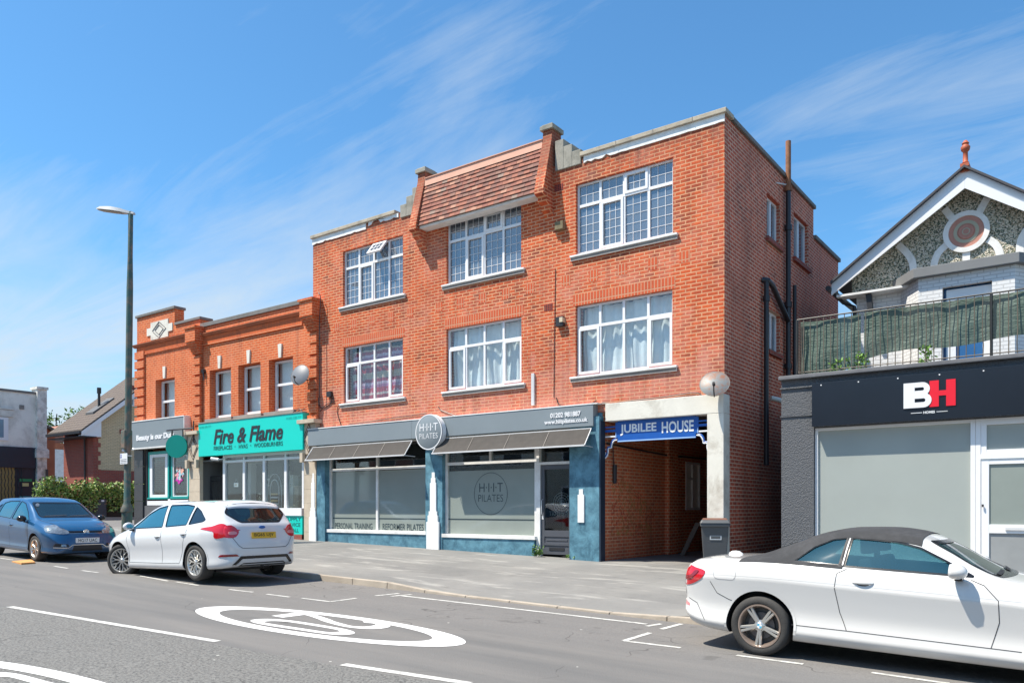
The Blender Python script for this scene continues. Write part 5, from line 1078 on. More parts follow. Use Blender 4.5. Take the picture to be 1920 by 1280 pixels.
for (pa, pb, ta, tb) in ((228, 240, 814, 846), (244, 256, 731, 761)):
    ya, zt_ = PX(pa, ta, XH + .02); yb_, _ = PX(pb, ta, XH + .02); _, zb_ = PX(pa, tb, XH + .02); m = MB(); x = XH + .03
    m.box(x - .02, x + .03, ya, ya + .07, zb_, zt_); m.box(x - .02, x + .03, yb_ - .07, yb_, zb_, zt_); m.box(x - .019, x + .029, ya + .07, yb_ - .07, zb_, zb_ + .07); m.box(x - .019, x + .029, ya + .07, yb_ - .07, zt_ - .07, zt_); m.box(x - .018, x + .028, (ya + yb_) / 2 - .03, (ya + yb_) / 2 + .03, zb_ + .07, zt_ - .07)
    fr = m.build('window', UPVC, YH); m = MB(); m.box(x - .012, x + .0, ya + .03, yb_ - .03, zb_ + .03, zt_ - .03); m.build('pane', mk('far_glass', (.20, .30, .38), rough=.1), fr)
    m = MB(); m.box(x - .02, x + .0, ya - .1, yb_ + .1, zt_ + .02, zt_ + .26); m.build('lintel', RB, fr)
# cream rendered corner building with the dark shop
XW = -48.0
RENDER = mk('old_cream_render', (.84, .81, .73), rough=.9, var=.08, vs_=1.5, dirt=(.28, .27, .24), dirtamt=.5, dscale=.8); DSHOP = mk('dark_shopfront', (.02, .035, .05), rough=.4)
WB = thing('cream_rendered_building', (XW, 17, 1.1), 'pale flat-roofed rendered building with a dark shop at the far left end of the street', 'building')
ya, yb_ = 6.0, PX(67, 0, XW)[0]; yc = PX(85, 0, XW)[0]; zr_ = PX(40, 736, XW)[1]; zf = PX(40, 838, XW)[1]
m = MB(); m.box(XW - 6, XW, ya, yb_, zf, zr_); m.box(XW - .3, XW - .1, ya, yb_, .8, zf - .001); m.build('upper_wall', RENDER, WB)
m = MB(); m.box(XW - 6.1, XW + .06, ya, yb_, zr_ + .001, zr_ + .12); m.build('coping', COPED, WB)
m = MB(); m.box(XW - .5, XW + .2, yb_ + .001, yc, .8, zr_ + .28); m.box(XW - .6, XW + .3, yb_ - .08, yc + .08, zf - .55, zf - .1); m.box(XW - .6, XW + .28, yb_ - .05, yc + .05, zr_ + .281, zr_ + .42); m.prism([(yb_ - .1, zf - .1), (yc + .1, zf - .1), ((yb_ + yc) / 2, zf + .2)], 'x', XW - .3, XW + .25); rr = random.Random(5)
z = 3.9
while z < zr_ - .6: m.box(XW - .2, XW + .23, yb_ - .01, yb_ + rr.uniform(.12, .28), z, z + rr.uniform(.12, .3)); z += rr.uniform(.35, .6)
m.build('pilaster', mk('flaking_pilaster', (.80, .77, .70), rough=.9, var=.15, vs_=3, dirt=(.26, .22, .17), dirtamt=.8, dscale=2), WB)
m = MB(); m.box(XW - 6, XW - .51, yb_ + .002, yc - .05, .8, zr_ - .1); m.build('flank_wall', RB, WB)
m = MB(); m.box(XW - .09, XW + .08, ya, yb_ - .002, zf - 1.15, zf - .002); m.build('fascia_board', DSHOP, WB); m = MB(); m.box(XW - .09, XW - .02, ya, yb_ - .002, .8, zf - 1.151); m.build('shopfront', DSHOP, WB)
GOLD = mk('gold_shutter', (.30, .22, .08), rough=.6, var=.3, vs_=12)
for k in range(9): yy_ = PX(0, 0, XW)[0] - .3 + k * .17; m = MB(); m.tube([(XW + .02, yy_ + .05 * (j % 2), PX(15, 943, XW)[1] - .3 + j * .22) for j in range(15)], .02, 4); m.build('lattice_bar', BLACK, WB)
m = MB(); m.box(XW - .019, XW - .0, PX(0, 0, XW)[0] - .6, PX(28, 0, XW)[0], PX(15, 952, XW)[1], PX(15, 871, XW)[1]); m.build('gold_backing', GOLD, WB)
for (a, b_, c_, d_, col, nm) in ((37, 59, 930, 940, (.02, .42, .50), 'blue_poster'), (37, 60, 897, 902, (.03, .3, .12), 'green_poster'), (42, 54, 905, 911, (.6, .55, .25), 'yellow_poster')):
    m = MB(); m.box(XW - .019, XW + .0, PX(a, 0, XW)[0], PX(b_, 0, XW)[0], PX(a, d_, XW)[1], PX(a, c_, XW)[1]); m.build(nm, mk(nm + '_mat', col, rough=.5), WB)
m = MB(); a, b_ = ya + 6, PX(15, 0, XW)[0]; z0, z1 = PX(5, 825, XW)[1], PX(5, 782, XW)[1]; m.box(XW + .001, XW + .06, a, b_, z0, z1); fr = m.build('window', UPVC, WB); m = MB(); m.box(XW + .061, XW + .065, a + .1, PX(6, 0, XW)[0], z0 + .15, z1 - .12); m.build('pane', MATS['far_glass'], fr)
m = MB(); m.box(XW + .001, XW + .07, a, PX(24, 0, XW)[0], PX(5, 781, XW)[1] + .02, PX(5, 768, XW)[1]); m.box(XW + .001, XW + .1, a, PX(24, 0, XW)[0], PX(5, 767, XW)[1], PX(5, 764, XW)[1]); m.build('lintel', RENDER, WB); m = MB(); m.box(XW + .001, XW + .03, PX(36, 0, XW)[0], PX(45, 0, XW)[0], PX(40, 767, XW)[1], PX(40, 759, XW)[1]); m.build('vent', SILL, WB)
m = MB(); 
for k in range(2): yy_ = PX(91, 0, XW)[0]; m.tube([(XW, yy_ - .1, zr_ - 1.3), (XW, yy_ + .5, zr_ - 1.25)], .02, 5); m.tube([(XW, yy_ + .4, zr_ - 1.7), (XW, yy_ + .45, zr_ - 1.0)], .03, 5)
m.build('aerial', BLACK, WB)
# outbuildings in the gap
OB = thing('brick_outbuilding', (-52, 25, 1), 'small orange brick outbuilding with sloping roof between the cream building and the yellow house', 'building')
def pz(px, py, X): y_, z_ = PX(px, py, X); return y_, z_
X = -52; a, b_ = pz(84, 0, X)[0], pz(103, 0, X)[0]; m = MB(); m.prism([(a, .8), (b_, .8), (b_, pz(103, 815, X)[1]), (a, pz(86, 800, X)[1])], 'x', X - 4, X); m.build('wall', mk('orange_wall', (.42, .14, .07), rough=.9, var=.2), OB)
m = MB(); m.prism([(a - .2, pz(86, 799, X)[1]), (b_ + .5, pz(106, 816, X)[1]), (b_ + .5, pz(106, 813, X)[1]), (a - .2, pz(86, 794, X)[1])], 'x', X - 4, X + .3); m.build('roof', ROOFT, OB)
X = -60; OB2 = thing('white_shed_building', (-60, 28, 1), 'white walled building with orange brick band and tiled roof seen in the far gap', 'building')
a, b_ = pz(98, 0, X)[0], pz(132, 0, X)[0]; m = MB(); m.box(X - 5, X, a, b_, .8, pz(110, 842, X)[1]); m.build('wall', WPAINT, OB2); m = MB(); m.box(X - 4.9, X + .02, a, b_, pz(110, 842, X)[1] + .01, pz(110, 830, X)[1]); m.build('brick_band', MATS['orange_wall'], OB2)
m = MB(); m.prism([(a, pz(98, 830, X)[1] + .01), (b_, pz(132, 828, X)[1] + .01), (b_, pz(132, 795, X)[1]), (a + .6, pz(98, 800, X)[1])], 'x', X - 4, X - .3); m.build('roof', mk('clay_roof', (.34, .16, .11), rough=.9, var=.2), OB2)
m = MB(); m.box(-46.2, -46.1, pz(92, 0, -46)[0], y0 - .1, .9, pz(110, 880, -46)[1]); m.build('dark_fence', mk('dark_boards', (.06, .065, .07), rough=.8), **lab('dark board fence closing the gap left of the yellow brick house', 'fence'))
# hedge on a low wall, cabinet
LEAFM = [mk('leaf_green', (.17, .29, .05), rough=.55, var=.35, vs_=8), mk('leaf_light', (.38, .47, .14), rough=.55, var=.3, vs_=8), mk('leaf_dark', (.05, .11, .025), rough=.6, var=.3, vs_=8), mk('leaf_red', (.36, .22, .10), rough=.6, var=.3, vs_=8)]
def leaves(m, n, sampler, size, rr, wts=(4, 3, 3, 0)):
    ms = [i for i, w_ in enumerate(wts) for _ in range(w_)]
    for _ in range(n):
        c = Vector(sampler(rr)); d1 = Vector((rr.gauss(0, 1), rr.gauss(0, 1), rr.gauss(0, 1))).normalized(); d2 = d1.cross(Vector((rr.gauss(0, 1), rr.gauss(0, 1), rr.gauss(0, 1)))).normalized(); s = size * rr.uniform(.6, 1.4)
        m.quad(c - d1 * s, c + d2 * s * .5, c + d1 * s, c - d2 * s * .5, rr.choice(ms))
XG = -37.9; hy0, hy1 = PX(68, 0, XG)[0], PX(254, 0, XG)[0] + .3; zb_ = PX(160, 950, XG)[1]; zt_ = PX(160, 914, XG)[1]
rr = random.Random(21); lumps = [(rr.uniform(hy0, hy1), rr.uniform(.15, .5), rr.uniform(-.25, .3)) for _ in range(26)]
def hs(r):
    while True:
        y_ = r.uniform(hy0, hy1); topz = zt_ + sum(h * math.exp(-((y_ - c) / w_) ** 2) for c, w_, h in lumps) * .7 + .08 * math.sin(y_ * 9); topz = min(topz, zt_ + .3)
        dep = r.random() ** 2; x_ = XG + .55 - dep * 1.0 + .15 * math.sin(y_ * 5); z_ = zb_ - .25 + (topz - zb_ + .25) * (r.random() ** .8)
        if (z_ - zb_) < .2 and r.random() < .5: continue
        if r.random() < .06: z_ = topz + r.random() * .22
        return (x_, y_, z_)
m = MB(); leaves(m, 7500, hs, .075, rr, (4, 4, 2, 1)); m.build('hedge', LEAFM, fix=False, **lab('leafy green hedge over a low dark wall in front of the yellow brick house', 'hedge'))
m = MB(); m.box(XG - .5, XG + .15, hy0 + .2, hy1 + 3, .9, zb_ + .55); m.build('hedge_wall', mk('dark_brown_boards', (.07, .05, .04), rough=.95, var=.3), **lab('low dark brown wall under the hedge', 'wall'))  # plain dark brown, also used for the tree trunks
CBT = thing('utility_cabinet', (XG + .4, PX(180, 0, XG)[0], 1), 'dark grey street cabinet under the hedge', 'cabinet'); a, b_ = PX(163, 0, XG + .45)[0], PX(200, 0, XG + .45)[0]; m = MB(); m.box(XG + .2, XG + .45, a, b_, 1.0, PX(180, 935, XG + .45)[1]); m.build('body', mk('cabinet_grey', (.05, .055, .065), rough=.6), CBT, bevel=.02); m = MB(); m.box(XG + .451, XG + .46, b_ - .25, b_ - .12, PX(180, 940, XG)[1], PX(180, 937, XG)[1]); m.build('plate', UPVC, CBT)
# trees in the gap
def tree(x, y, z0, h, r, n, label, seed):
    rr = random.Random(seed); T = thing('tree', (x, y, z0), label, 'tree', 'trees beyond the far houses'); m = MB(); m.tube([(x, y, z0), (x + .1, y, z0 + h * .5), (x, y, z0 + h * .8)], [.25, .18, .05], 8)
    for k in range(5): a = rr.uniform(0, 6.28); m.tube([(x, y, z0 + h * (.35 + .08 * k)), (x + r * .6 * math.cos(a), y + r * .6 * math.sin(a), z0 + h * (.6 + .06 * k))], [.1, .03], 5)
    m.build('trunk', MATS['dark_brown_boards'], T); cl = [(x + rr.gauss(0, r * .5), y + rr.gauss(0, r * .5), z0 + h * .66 + rr.gauss(0, h * .15), rr.uniform(.3, .5) * r) for _ in range(16)]
    def s_(q): c = q.choice(cl); v = Vector((q.gauss(0, 1), q.gauss(0, 1), q.gauss(0, .8))).normalized() * c[3] * q.random() ** .4; return (c[0] + v.x, c[1] + v.y, c[2] + v.z)
    m = MB(); leaves(m, n, s_, .16, rr, (5, 1, 5, 0)); m.build('crown', LEAFM, T, fix=False)
tree(-70, 33.5, 1.5, 9.3, 3.2, 3500, 'dark green tree showing above the outbuilding roof, nearest the cream building', 3); tree(-73, 39.5, 1.6, 9.6, 3.0, 3000, 'dark green tree just left of the yellow house eaves', 4)
# street lamp
lx, ly = -20.47, 10.75; lz = G(lx, ly)
LP = thing('street_lamp', (lx, ly, lz), 'tall green painted street lamp with peeling patches in front of the low shops', 'street lamp')
GREENP = mk('lamp_green', (.055, .115, .10), rough=.5, var=.2, vs_=6, dirt=(.30, .16, .10), dirtamt=.75, dscale=3.2)
m = MB(); m.lathe([(.13, -.1), (.13, .95), (.155, .96), (.155, 1.02), (.12, 1.12), (.085, 1.2), (.085, 3.3), (.08, 6.8), (.062, 7.6), (.06, 8.75), (.05, 8.78)], (lx, ly, lz), 'z', 20); m.v = [(v[0] + .024 * (v[2] - lz), v[1], v[2]) for v in m.v]; m.build('pole', GREENP, LP, smooth=40)
m = MB(); m.box(lx - .08, lx + .12, ly - .12, ly + .1, lz + 2.6, lz + 3.1); m.build('control_box', GREENP, LP, bevel=.03)
dirv = Vector((-.86, -.5, .0)).normalized(); sd = Vector((-dirv.y, dirv.x, 0))
def H(u, v, w_): return Vector((lx + .21, ly, lz + 8.72)) + dirv * u + sd * v + Vector((0, 0, w_ + .16 * u))
m = MB(); us = [-.1, .1, .25, .5, .8, .92]; ws_ = [.05, .07, .12, .15, .13, .06]; hs_ = [.05, .07, .09, .10, .07, .03]; rings = []
for u, w_, h in zip(us, ws_, hs_): rings += [H(u, -w_, 0), H(u, w_, 0), H(u, w_ * .8, h), H(u, -w_ * .8, h)]
fs = [[i * 4 + k, i * 4 + (k + 1) % 4, (i + 1) * 4 + (k + 1) % 4, (i + 1) * 4 + k] for i in range(5) for k in range(4)] + [[0, 1, 2, 3], [20, 21, 22, 23]]
m.add(rings, fs); m.build('lamp_head', mk('lamp_grey', (.50, .51, .52), rough=.45, var=.05), LP, smooth=50)
m = MB(); m.add([H(.25, -.09, -.012), H(.25, .09, -.012), H(.82, .08, -.012), H(.82, -.08, -.012)], [[0, 1, 2, 3]]); m.build('lamp_lens', mk('lens', (.35, .32, .28), rough=.2), LP)
SG = thing('parking_sign', (lx, ly - .14, lz + 2.2), 'small white parking sign strapped to the street lamp', 'sign')
yy_ = ly - .14; x0, z1 = PY(225, 850, yy_); x1, z0 = PY(238.5, 869, yy_); m = MB(); m.box(x0, x1, yy_, yy_ + .006, z0, z1); m.build('plate', UPVC, SG); m = MB(); m.box(x0 + .02, x0 + .08, yy_ - .002, yy_ - .0005, z1 - .12, z1 - .02); m.build('blue_square', mk('sign_blue', (.02, .06, .35), rough=.5), SG)
m = MB(); txt(m, 'P', flat(x0 + .035, x0 + .065, z1 - .10, z1 - .04, yy_ - .003), offset=.03); m.build('symbol', UPVC, SG); m = MB()
for k in range(3): m.box(x0 + .03, x1 - .03, yy_ - .002, yy_ - .0005, z0 + .03 + k * .04, z0 + .042 + k * .04)
m.build('text_bar', BLACK, SG); m = MB(); m.box(x1 - .06, x1 - .02, yy_ + .006, ly, z1 - .08, z1 - .05); m.build('strap', ALU, SG)
# ================================================================== GREY SHOP ON THE RIGHT
ROUGH = mk('grey_roughcast', (.085, .09, .10), rough=.8, var=.15, vs_=20, bmp=1.0, bs=22)
def roughcast():
    m, t, b = nodes('roughcast_paint'); g = NN(t, 'ShaderNodeNewGeometry'); P = g.outputs['Position']
    h = noise(t, P, 42, 3, .6, .5); b.inputs['Base Color'].default_value = (.10, .105, .115, 1); b.inputs['Roughness'].default_value = .6; bump(t, b, h, .9, .03); return m
RC_ = roughcast()
BHX = PY(1465, 0)[0]
BH = thing('grey_shop', (-2, 17, .2), 'dark grey roughcast shop with frosted window and white door at the right edge', 'building')
px2 = PY(1526, 0)[0]; xe = 3.5
m = MB(); m.box(BHX, px2, D, D + .3, -.3, 4.0); m.box(px2 + .001, xe, D + .001, D + .3, 3.86, 4.001); m.box(BHX + .001, BHX + .3, D + .3, D + 8, -.3, 4.0); m.box(px2 + .002, xe, D + .002, D + .3, 3.1, 3.859); m.build('wall', RC_, BH)
m = MB(); m.box(BHX - .03, xe, D - .09, D + .36, 4.002, 4.075); m.build('coping', mk('coping_grey', (.13, .13, .14), rough=.8, var=.2, dirt=(.3, .3, .3), dirtamt=.3), BH, bevel=.015); m = MB(); m.box(BHX - .02, px2, D - .03, D - .001, 3.84, 3.87); m.box(BHX - .02, px2, D - .02, D - .001, 3.33, 3.345); m.each('band', RC_, BH)
m = MB(); m.box(BHX + .3, xe, D + .3, D + 8, 3.9, 3.99); m.build('flat_roof', ROOFM, BH)
NAVY = mk('navy_black_sign', (.012, .016, .024), rough=.25, var=.1)
SGN = thing('shop_sign', (-1.5, D - .12, 3.4), 'long black fascia sign with white B and red H above the word HOMES', 'sign')
yb = D - .13; m = MB(); m.box(px2, xe, yb, D - .002, 3.115, 3.885); m.build('fascia_board', NAVY, SGN, bevel=.004)
def Wb(px, py): return PY(px, py, yb)
bx0, _ = Wb(1694.5, 0); bx1, _ = Wb(1747, 0); bz0, bz1 = Wb(1710, 765)[1], Wb(1710, 718)[1]; H_ = bz1 - bz0; W_ = bx1 - bx0
m = MB(); yf = yb - .018
def strip2(m, o, i, mi=0, yf=yf):
    n = len(o)
    for k in range(n - 1): m.add([(o[k][0], yf, o[k][1]), (o[k+1][0], yf, o[k+1][1]), (i[k+1][0], yf, i[k+1][1]), (i[k][0], yf, i[k][1]), (o[k][0], yb - .001, o[k][1]), (o[k+1][0], yb - .001, o[k+1][1])], [[0, 1, 2, 3], [0, 4, 5, 1]], mi)
sx = .40 * W_; m.box(bx0, bx0 + sx, yf, yb - .001, bz0, bz1)
def bowl(zc, r, wd, t, yf=yf):
    o = []; i = []; cx = bx0 + wd - r * 1.0
    for k in range(13): a = math.pi / 2 - math.pi * k / 12; o.append((cx + r * math.cos(a), zc + r * math.sin(a))); i.append((cx + (r - t) * .9 * math.cos(a), zc + (r - t) * math.sin(a)))
    o = [(bx0 + sx - .001, zc + r)] + o + [(bx0 + sx - .001, zc - r)]; i = [(bx0 + sx - .001, zc + r - t)] + i + [(bx0 + sx - .001, zc - r + t)]; strip2(m, o, i, 0, yf)
bowl(bz1 - H_ * .265, H_ * .265, W_ * .94, H_ * .20); bowl(bz0 + H_ * .285, H_ * .285, W_ * 1.0, H_ * .21, yf - .002); m.build('letter_b', UPVC, SGN)
RED = mk('sign_red', (.75, .012, .03), rough=.4, var=.03); hx0, hx1 = Wb(1743, 0)[0], Wb(1792, 0)[0]; yf2 = yb - .012
m = MB(); wq = (hx1 - hx0) * .36; m.box(hx0, hx0 + wq, yf2, yb - .001, bz0, bz1 + .01); m.box(hx1 - wq, hx1, yf2, yb - .001, bz0, bz1 + .01); m.box(hx0 + wq, hx1 - wq, yf2 + .001, yb - .001, bz0 + H_ * .42, bz0 + H_ * .62); m.build('letter_h', RED, SGN)
m = MB(); zq = Wb(1742, 772.5)[1]; txt(m, 'HOMES', flat(Wb(1731.5, 0)[0], Wb(1753, 0)[0], zq - .02, zq + .022, yb - .006), offset=.03); m.box(Wb(1708, 0)[0], Wb(1729, 0)[0], yb - .006, yb - .001, zq - .004, zq + .005); m.box(Wb(1756, 0)[0], Wb(1777, 0)[0], yb - .006, yb - .001, zq - .004, zq + .005); m.build('lettering', UPVC, SGN)
for k in range(6): x = px2 + .15 + k * .62; m = MB(); m.box(x, x + .02, yb - .005, yb - .0005, 3.83, 3.85); m.build('screw', UPVC, SGN)
yw = D + .05; wx0, wx1 = PY(1528, 0, yw)[0], PY(1829, 0, yw)[0]
m = MB(); m.box(wx0, wx0 + .05, yw, yw + .08, .4, 3.1); m.box(wx1 - .07, wx1, yw, yw + .08, .3, 3.1); m.box(wx0 + .05, wx1 - .07, yw + .001, yw + .079, 3.05, 3.1); m.box(wx0 + .05, wx1 - .07, yw - .03, yw + .08, .7, .78); fr = m.build('shop_window', UPVC, BH, bevel=.004)
m = MB(); m.box(wx0 + .04, wx1 - .06, yw + .04, yw + .045, .78, 3.06); m.build('frosted_pane', FROST2, fr); m = MB(); m.box(wx0, wx1, D, D + .2, -.3, .699); m.build('stallriser', RC_, BH)
# door set
dx0, dx1 = wx1 + .003, PY(2010, 0, yw)[0]; ztr = PY(1840, 857, yw)[1]
m = MB(); m.box(dx0, dx0 + .07, yw, yw + .09, .0, 3.1); m.box(dx1, dx1 + .07, yw, yw + .09, 0, 3.1); m.box(dx0 + .07, dx1, yw + .001, yw + .089, 3.0, 3.1); m.box(dx0 + .07, dx1, yw - .004, yw + .088, ztr - .03, ztr + .05)
m.box(dx0 + .071, dx0 + .15, yw + .01, yw + .08, ztr + .05, 3.0); m.box(dx0 + .15, dx1, yw + .011, yw + .079, ztr + .05, ztr + .12); m.build('door_frame', UPVC, BH, bevel=.004)
m = MB(); m.box(dx0 + .15, dx1, yw + .04, yw + .045, ztr + .12, 3.0); m.build('fanlight', FROST2, BH)
a, b_ = dx0 + .075, dx1 - .003; zt_ = ztr - .035; zl = PY(1880, 990, yw)[1]
m = MB(); m.box(a, a + .11, yw + .01, yw + .07, .1, zt_); m.box(b_ - .11, b_, yw + .01, yw + .07, .1, zt_); m.box(a + .11, b_ - .11, yw + .011, yw + .069, zt_ - .08, zt_); m.box(a + .11, b_ - .11, yw + .011, yw + .069, zl - .08, zl + .06); m.box(a + .11, b_ - .11, yw + .011, yw + .069, .1, .3); DD = m.build('door', UPVC, BH, bevel=.005)
m = MB(); m.box(a + .1, b_ - .1, yw + .035, yw + .04, zl + .05, zt_ - .07); m.build('upper_pane', FROST, DD); m = MB(); m.box(a + .1, b_ - .1, yw + .035, yw + .04, .3, zl - .07); m.build('lower_pane', mk('lower_panel_grey', (.30, .31, .31), rough=.3), DD)
m = MB(); m.box(a + .33, b_ - .25, yw - .01, yw + .0105, zl - .03, zl + .02); m.build('letter_plate', ALU, DD, bevel=.004); m = MB(); m.box(dx1 + .071, xe, D, D + .3, -.3, 3.1); m.build('end_pier', RC_, BH)
m = MB(); m.tube([(dx0 + .1, yw - .02, PY(1830, 945)[1]), (dx0 + .1, yw - .02, PY(1830, 950)[1])], .015, 6); m.build('lock', BLACK, DD)
# balcony railing and netting
RLC = mk('railing_brown', (.13, .105, .08), rough=.6, var=.3, vs_=10); RLB = mk('railing_black', (.02, .02, .02), rough=.5)
RL = thing('balcony_railing', (-2, D + .08, 4.08), 'long bent iron balcony railing above the black shop sign', 'railing')
yr = D + .06; rx0 = PY(1494.5, 0, yr)[0]; zt_, zb_ = PY(1494.5, 600, yr)[1], 4.13
k = 0; x = rx0; rr = random.Random(3)
while x < 2.6:
    post = k in (0, 26, 52); bend = rr.uniform(-.02, .03) if rr.random() < .4 else .004
    m = MB(); m.tube([(x, yr, zb_ - .05), (x + bend * .3, yr + bend, zb_ + .15), (x - bend * .4, yr, zb_ + .35), (x, yr, zt_)], .022 if post else .0075, 6); m.build('post' if post else 'baluster', RLB if post else RLC, RL); x += .117; k += 1
m = MB(); m.tube([(rx0, yr, zt_), (2.6, yr, zt_)], .014, 6); m.build('top_rail', RLB, RL); m = MB(); m.tube([(rx0, yr, zb_), (2.6, yr, zb_)], .010, 6); m.build('bottom_rail', RLC, RL)
for k in range(4): m = MB(); m.tube([(rx0 + .02 + .03 * k, yr - .01 * k, zb_ - .02), (rx0 + .02 + .035 * k, yr, zt_ - .05 * k)], .007, 5); m.build('baluster', RLC, RL)
def netmat():
    m, t, b = nodes('green_netting'); g = NN(t, 'ShaderNodeNewGeometry'); P = g.outputs['Position']
    mp_ = NN(t, 'ShaderNodeMapping'); mp_.inputs['Scale'].default_value = (1, 1, 3); t.links.new(P, mp_.inputs[0])
    c = mixrgb(t, noise(t, mp_.outputs[0], 9, 5), (.045, .085, .065), (.09, .135, .105)); t.links.new(c, b.inputs['Base Color']); b.inputs['Roughness'].default_value = .6
    tr = NN(t, 'ShaderNodeBsdfTransparent'); mx = NN(t, 'ShaderNodeMixShader'); mx.inputs[0].default_value = .96; t.links.new(tr.outputs[0], mx.inputs[1]); t.links.new(b.outputs[0], mx.inputs[2]); t.links.new(mx.outputs[0], t.nodes['Material Output'].inputs[0])
    bump(t, b, noise(t, mp_.outputs[0], 6, 4, .6, 1.0), .5, .05); return m
NET = netmat()
def net(x0, x1, top, bot, name_label, seed, sag):
    m = MB(); nx, nz = 70, 14; rr = random.Random(seed); ph = [rr.uniform(0, 6) for _ in range(6)]; V = {}
    for i in range(nx + 1):
        for j in range(nz + 1):
            u, v = i / nx, j / nz; x = x0 + (x1 - x0) * u; zt = top(u); zb = bot(u); z = zt + (zb - zt) * v
            y = yr + .05 + .007 * math.sin(x * 9 + ph[0] + v * 3) + .004 * math.sin(x * 21 + ph[1] - v * 5) + .004 * math.sin(v * 11 + x * 5 + ph[2]) + .012 * math.sin(v * 3 + x * 3 + ph[3])
            V[i, j] = (x, y, z)
    for i in range(nx):
        for j in range(nz): m.quad(V[i, j], V[i + 1, j], V[i + 1, j + 1], V[i, j + 1])
    m.build('privacy_netting', NET, smooth=80, fix=False, **lab(name_label, 'netting'))
xs_ = PY(1613, 0, yr)[0]; xs3 = PY(1619, 0, yr)[0]
net(rx0 + .05, xs_, lambda u: zt_ - .03 - .03 * math.sin(u * 3), lambda u: zb_ - .05 + .16 * u ** 6, 'crumpled green privacy netting on the left end of the balcony railing', 1, 0)
net(xs3, 2.6, lambda u: zt_ - .02, lambda u: zb_ + .12 + .10 * min(1, u * 6) + .04 * math.sin(u * 20), 'long green privacy netting along the right part of the balcony railing', 2, 0)
for k, (px_, h, sd_) in enumerate(((1577, .22, 5), (1617, .3, 6), (1738, .28, 7))):
    x = PY(px_, 0, yr + .1)[0]; rr = random.Random(sd_); m = MB()
    for j in range(70): c = Vector((x + rr.gauss(0, .05 if k else .13), yr + .03 + rr.uniform(-.05, .07), 4.09 + rr.random() * h)); d1 = Vector((rr.gauss(0, 1), rr.gauss(0, 1), rr.gauss(0, 1))).normalized() * .04; d2 = d1.cross(Vector((0, 1, .3))).normalized() * .015; m.quad(c - d1, c + d2, c + d1, c - d2)
    for j in range(6): m.tube([(x - (.3, .12, .12)[k] + (.6, .24, .24)[k] * j / 5, yr + .05, 4.092), (x + .02 * j, yr + .06, 4.09 + h * (.5 + .08 * j))], .004, 4)
    m.tube([(x - (.3, .12, .12)[k], yr + .05, 4.092), (x + (.3, .12, .12)[k], yr + .05, 4.092)], .006, 4)
    m.build('balcony_weed', mk('balcony_leaf', (.16, .30, .05), rough=.6, var=.3, vs_=10), fix=False, **lab(('low green plants at the foot of the railing, left end', 'yellow-green weed under the slit in the netting', 'bright weed by the tall middle railing post')[k], 'plant'))
# ------------------------------------------------------------------ gabled house behind the balcony
YG = 19.0; P = lambda px, py, y=YG: PY(px, py, y)
GH = thing('gabled_house', (-2, 21, .3), 'white painted house with pebble-dashed gable, pink roundel and white bargeboards behind the balcony', 'house')
def pebble():
    m, t, b = nodes('pebble_dash'); g = NN(t, 'ShaderNodeNewGeometry'); Pp = g.outputs['Position']; v = NN(t, 'ShaderNodeTexVoronoi'); v.inputs['Scale'].default_value = 42; t.links.new(Pp, v.inputs['Vector'])
    sp = NN(t, 'ShaderNodeSeparateXYZ'); t.links.new(v.outputs['Color'], sp.inputs[0])
    c = ramp(t, sp.outputs[0], [(0, (.50, .45, .34)), (.25, (.16, .19, .14)), (.42, (.62, .58, .48)), (.58, (.30, .26, .18)), (.72, (.07, .09, .07)), (.86, (.70, .62, .52))], 'CONSTANT')
    t.links.new(c, b.inputs['Base Color']); b.inputs['Roughness'].default_value = .8; bump(t, b, v.outputs['Distance'], 1.0, .02); return m
PEB = pebble(); WBR = brick('white_painted_brick', (.78, .78, .78), (.74, .74, .74), (.66, .66, .66), dark=(.70, .70, .70), bmp=.5)
yo = YG - .36; ax, az = P(1809, 316, yo); lx_, lz_ = P(1559, 533, yo); slp = (az - lz_) / (ax - lx_); rx_ = 2 * ax - lx_
m = MB(); m.prism([(lx_ + .35, 6.45), (rx_ - .35, 6.45), (rx_ - .35, lz_ + .25), (ax, az - .1), (lx_ + .35, lz_ + .25)], 'y', YG, YG + .2); m.build('gable_wall', PEB, GH)
t_ = .12
m = MB(); 
for s_ in (-1, 1):
    xe_ = ax + s_ * (ax - lx_); m.add([(xe_, yo - .10, lz_), (ax, yo - .10, az), (ax, YG + 8, az), (xe_, YG + 8, lz_), (xe_, yo - .10, lz_ + .05), (ax, yo - .10, az + .05), (ax, YG + 8, az + .05), (xe_, YG + 8, lz_ + .05)], [[0, 1, 2, 3], [4, 5, 6, 7], [0, 1, 5, 4], [0, 3, 7, 4]])
m.build('roof', mk('slate_roof', (.07, .07, .08), rough=.8), GH)
bwid = .40
for s_ in (-1, 1):
    xe_ = ax + s_ * (ax - lx_); m = MB(); m.prism([(xe_, lz_), (ax + s_ * .001, az), (ax + s_ * .001, az - bwid), (xe_, lz_ - bwid * .62)], 'y', yo, yo + .03); m.prism([(xe_, lz_ - .17), (ax + s_ * .001, az - .17), (ax + s_ * .001, az - bwid - .01), (xe_, lz_ - bwid * .64)], 'y', yo - .022, yo - .001); m.build('bargeboard', UPVC, GH)
m = MB()
for s_ in (-1, 1):
    xe_ = ax + s_ * (ax - lx_); m.add([(xe_, yo + .03, lz_ - .06), (ax, yo + .03, az - .06), (ax, YG, az - .06), (xe_, YG, lz_ - .06)], [[0, 1, 2, 3]])
m.build('soffit', WPAINT, GH)
cx, cz = P(1812, 435); yy_ = YG - .03
m = MB(); m.lathe([(.325, .012), (.33, -.03), (.43, -.03), (.43, .03), (.32, .03)], (cx, YG - .03, cz), 'y', 48, close=True); m.build('roundel_ring', WPAINT, GH, smooth=40)
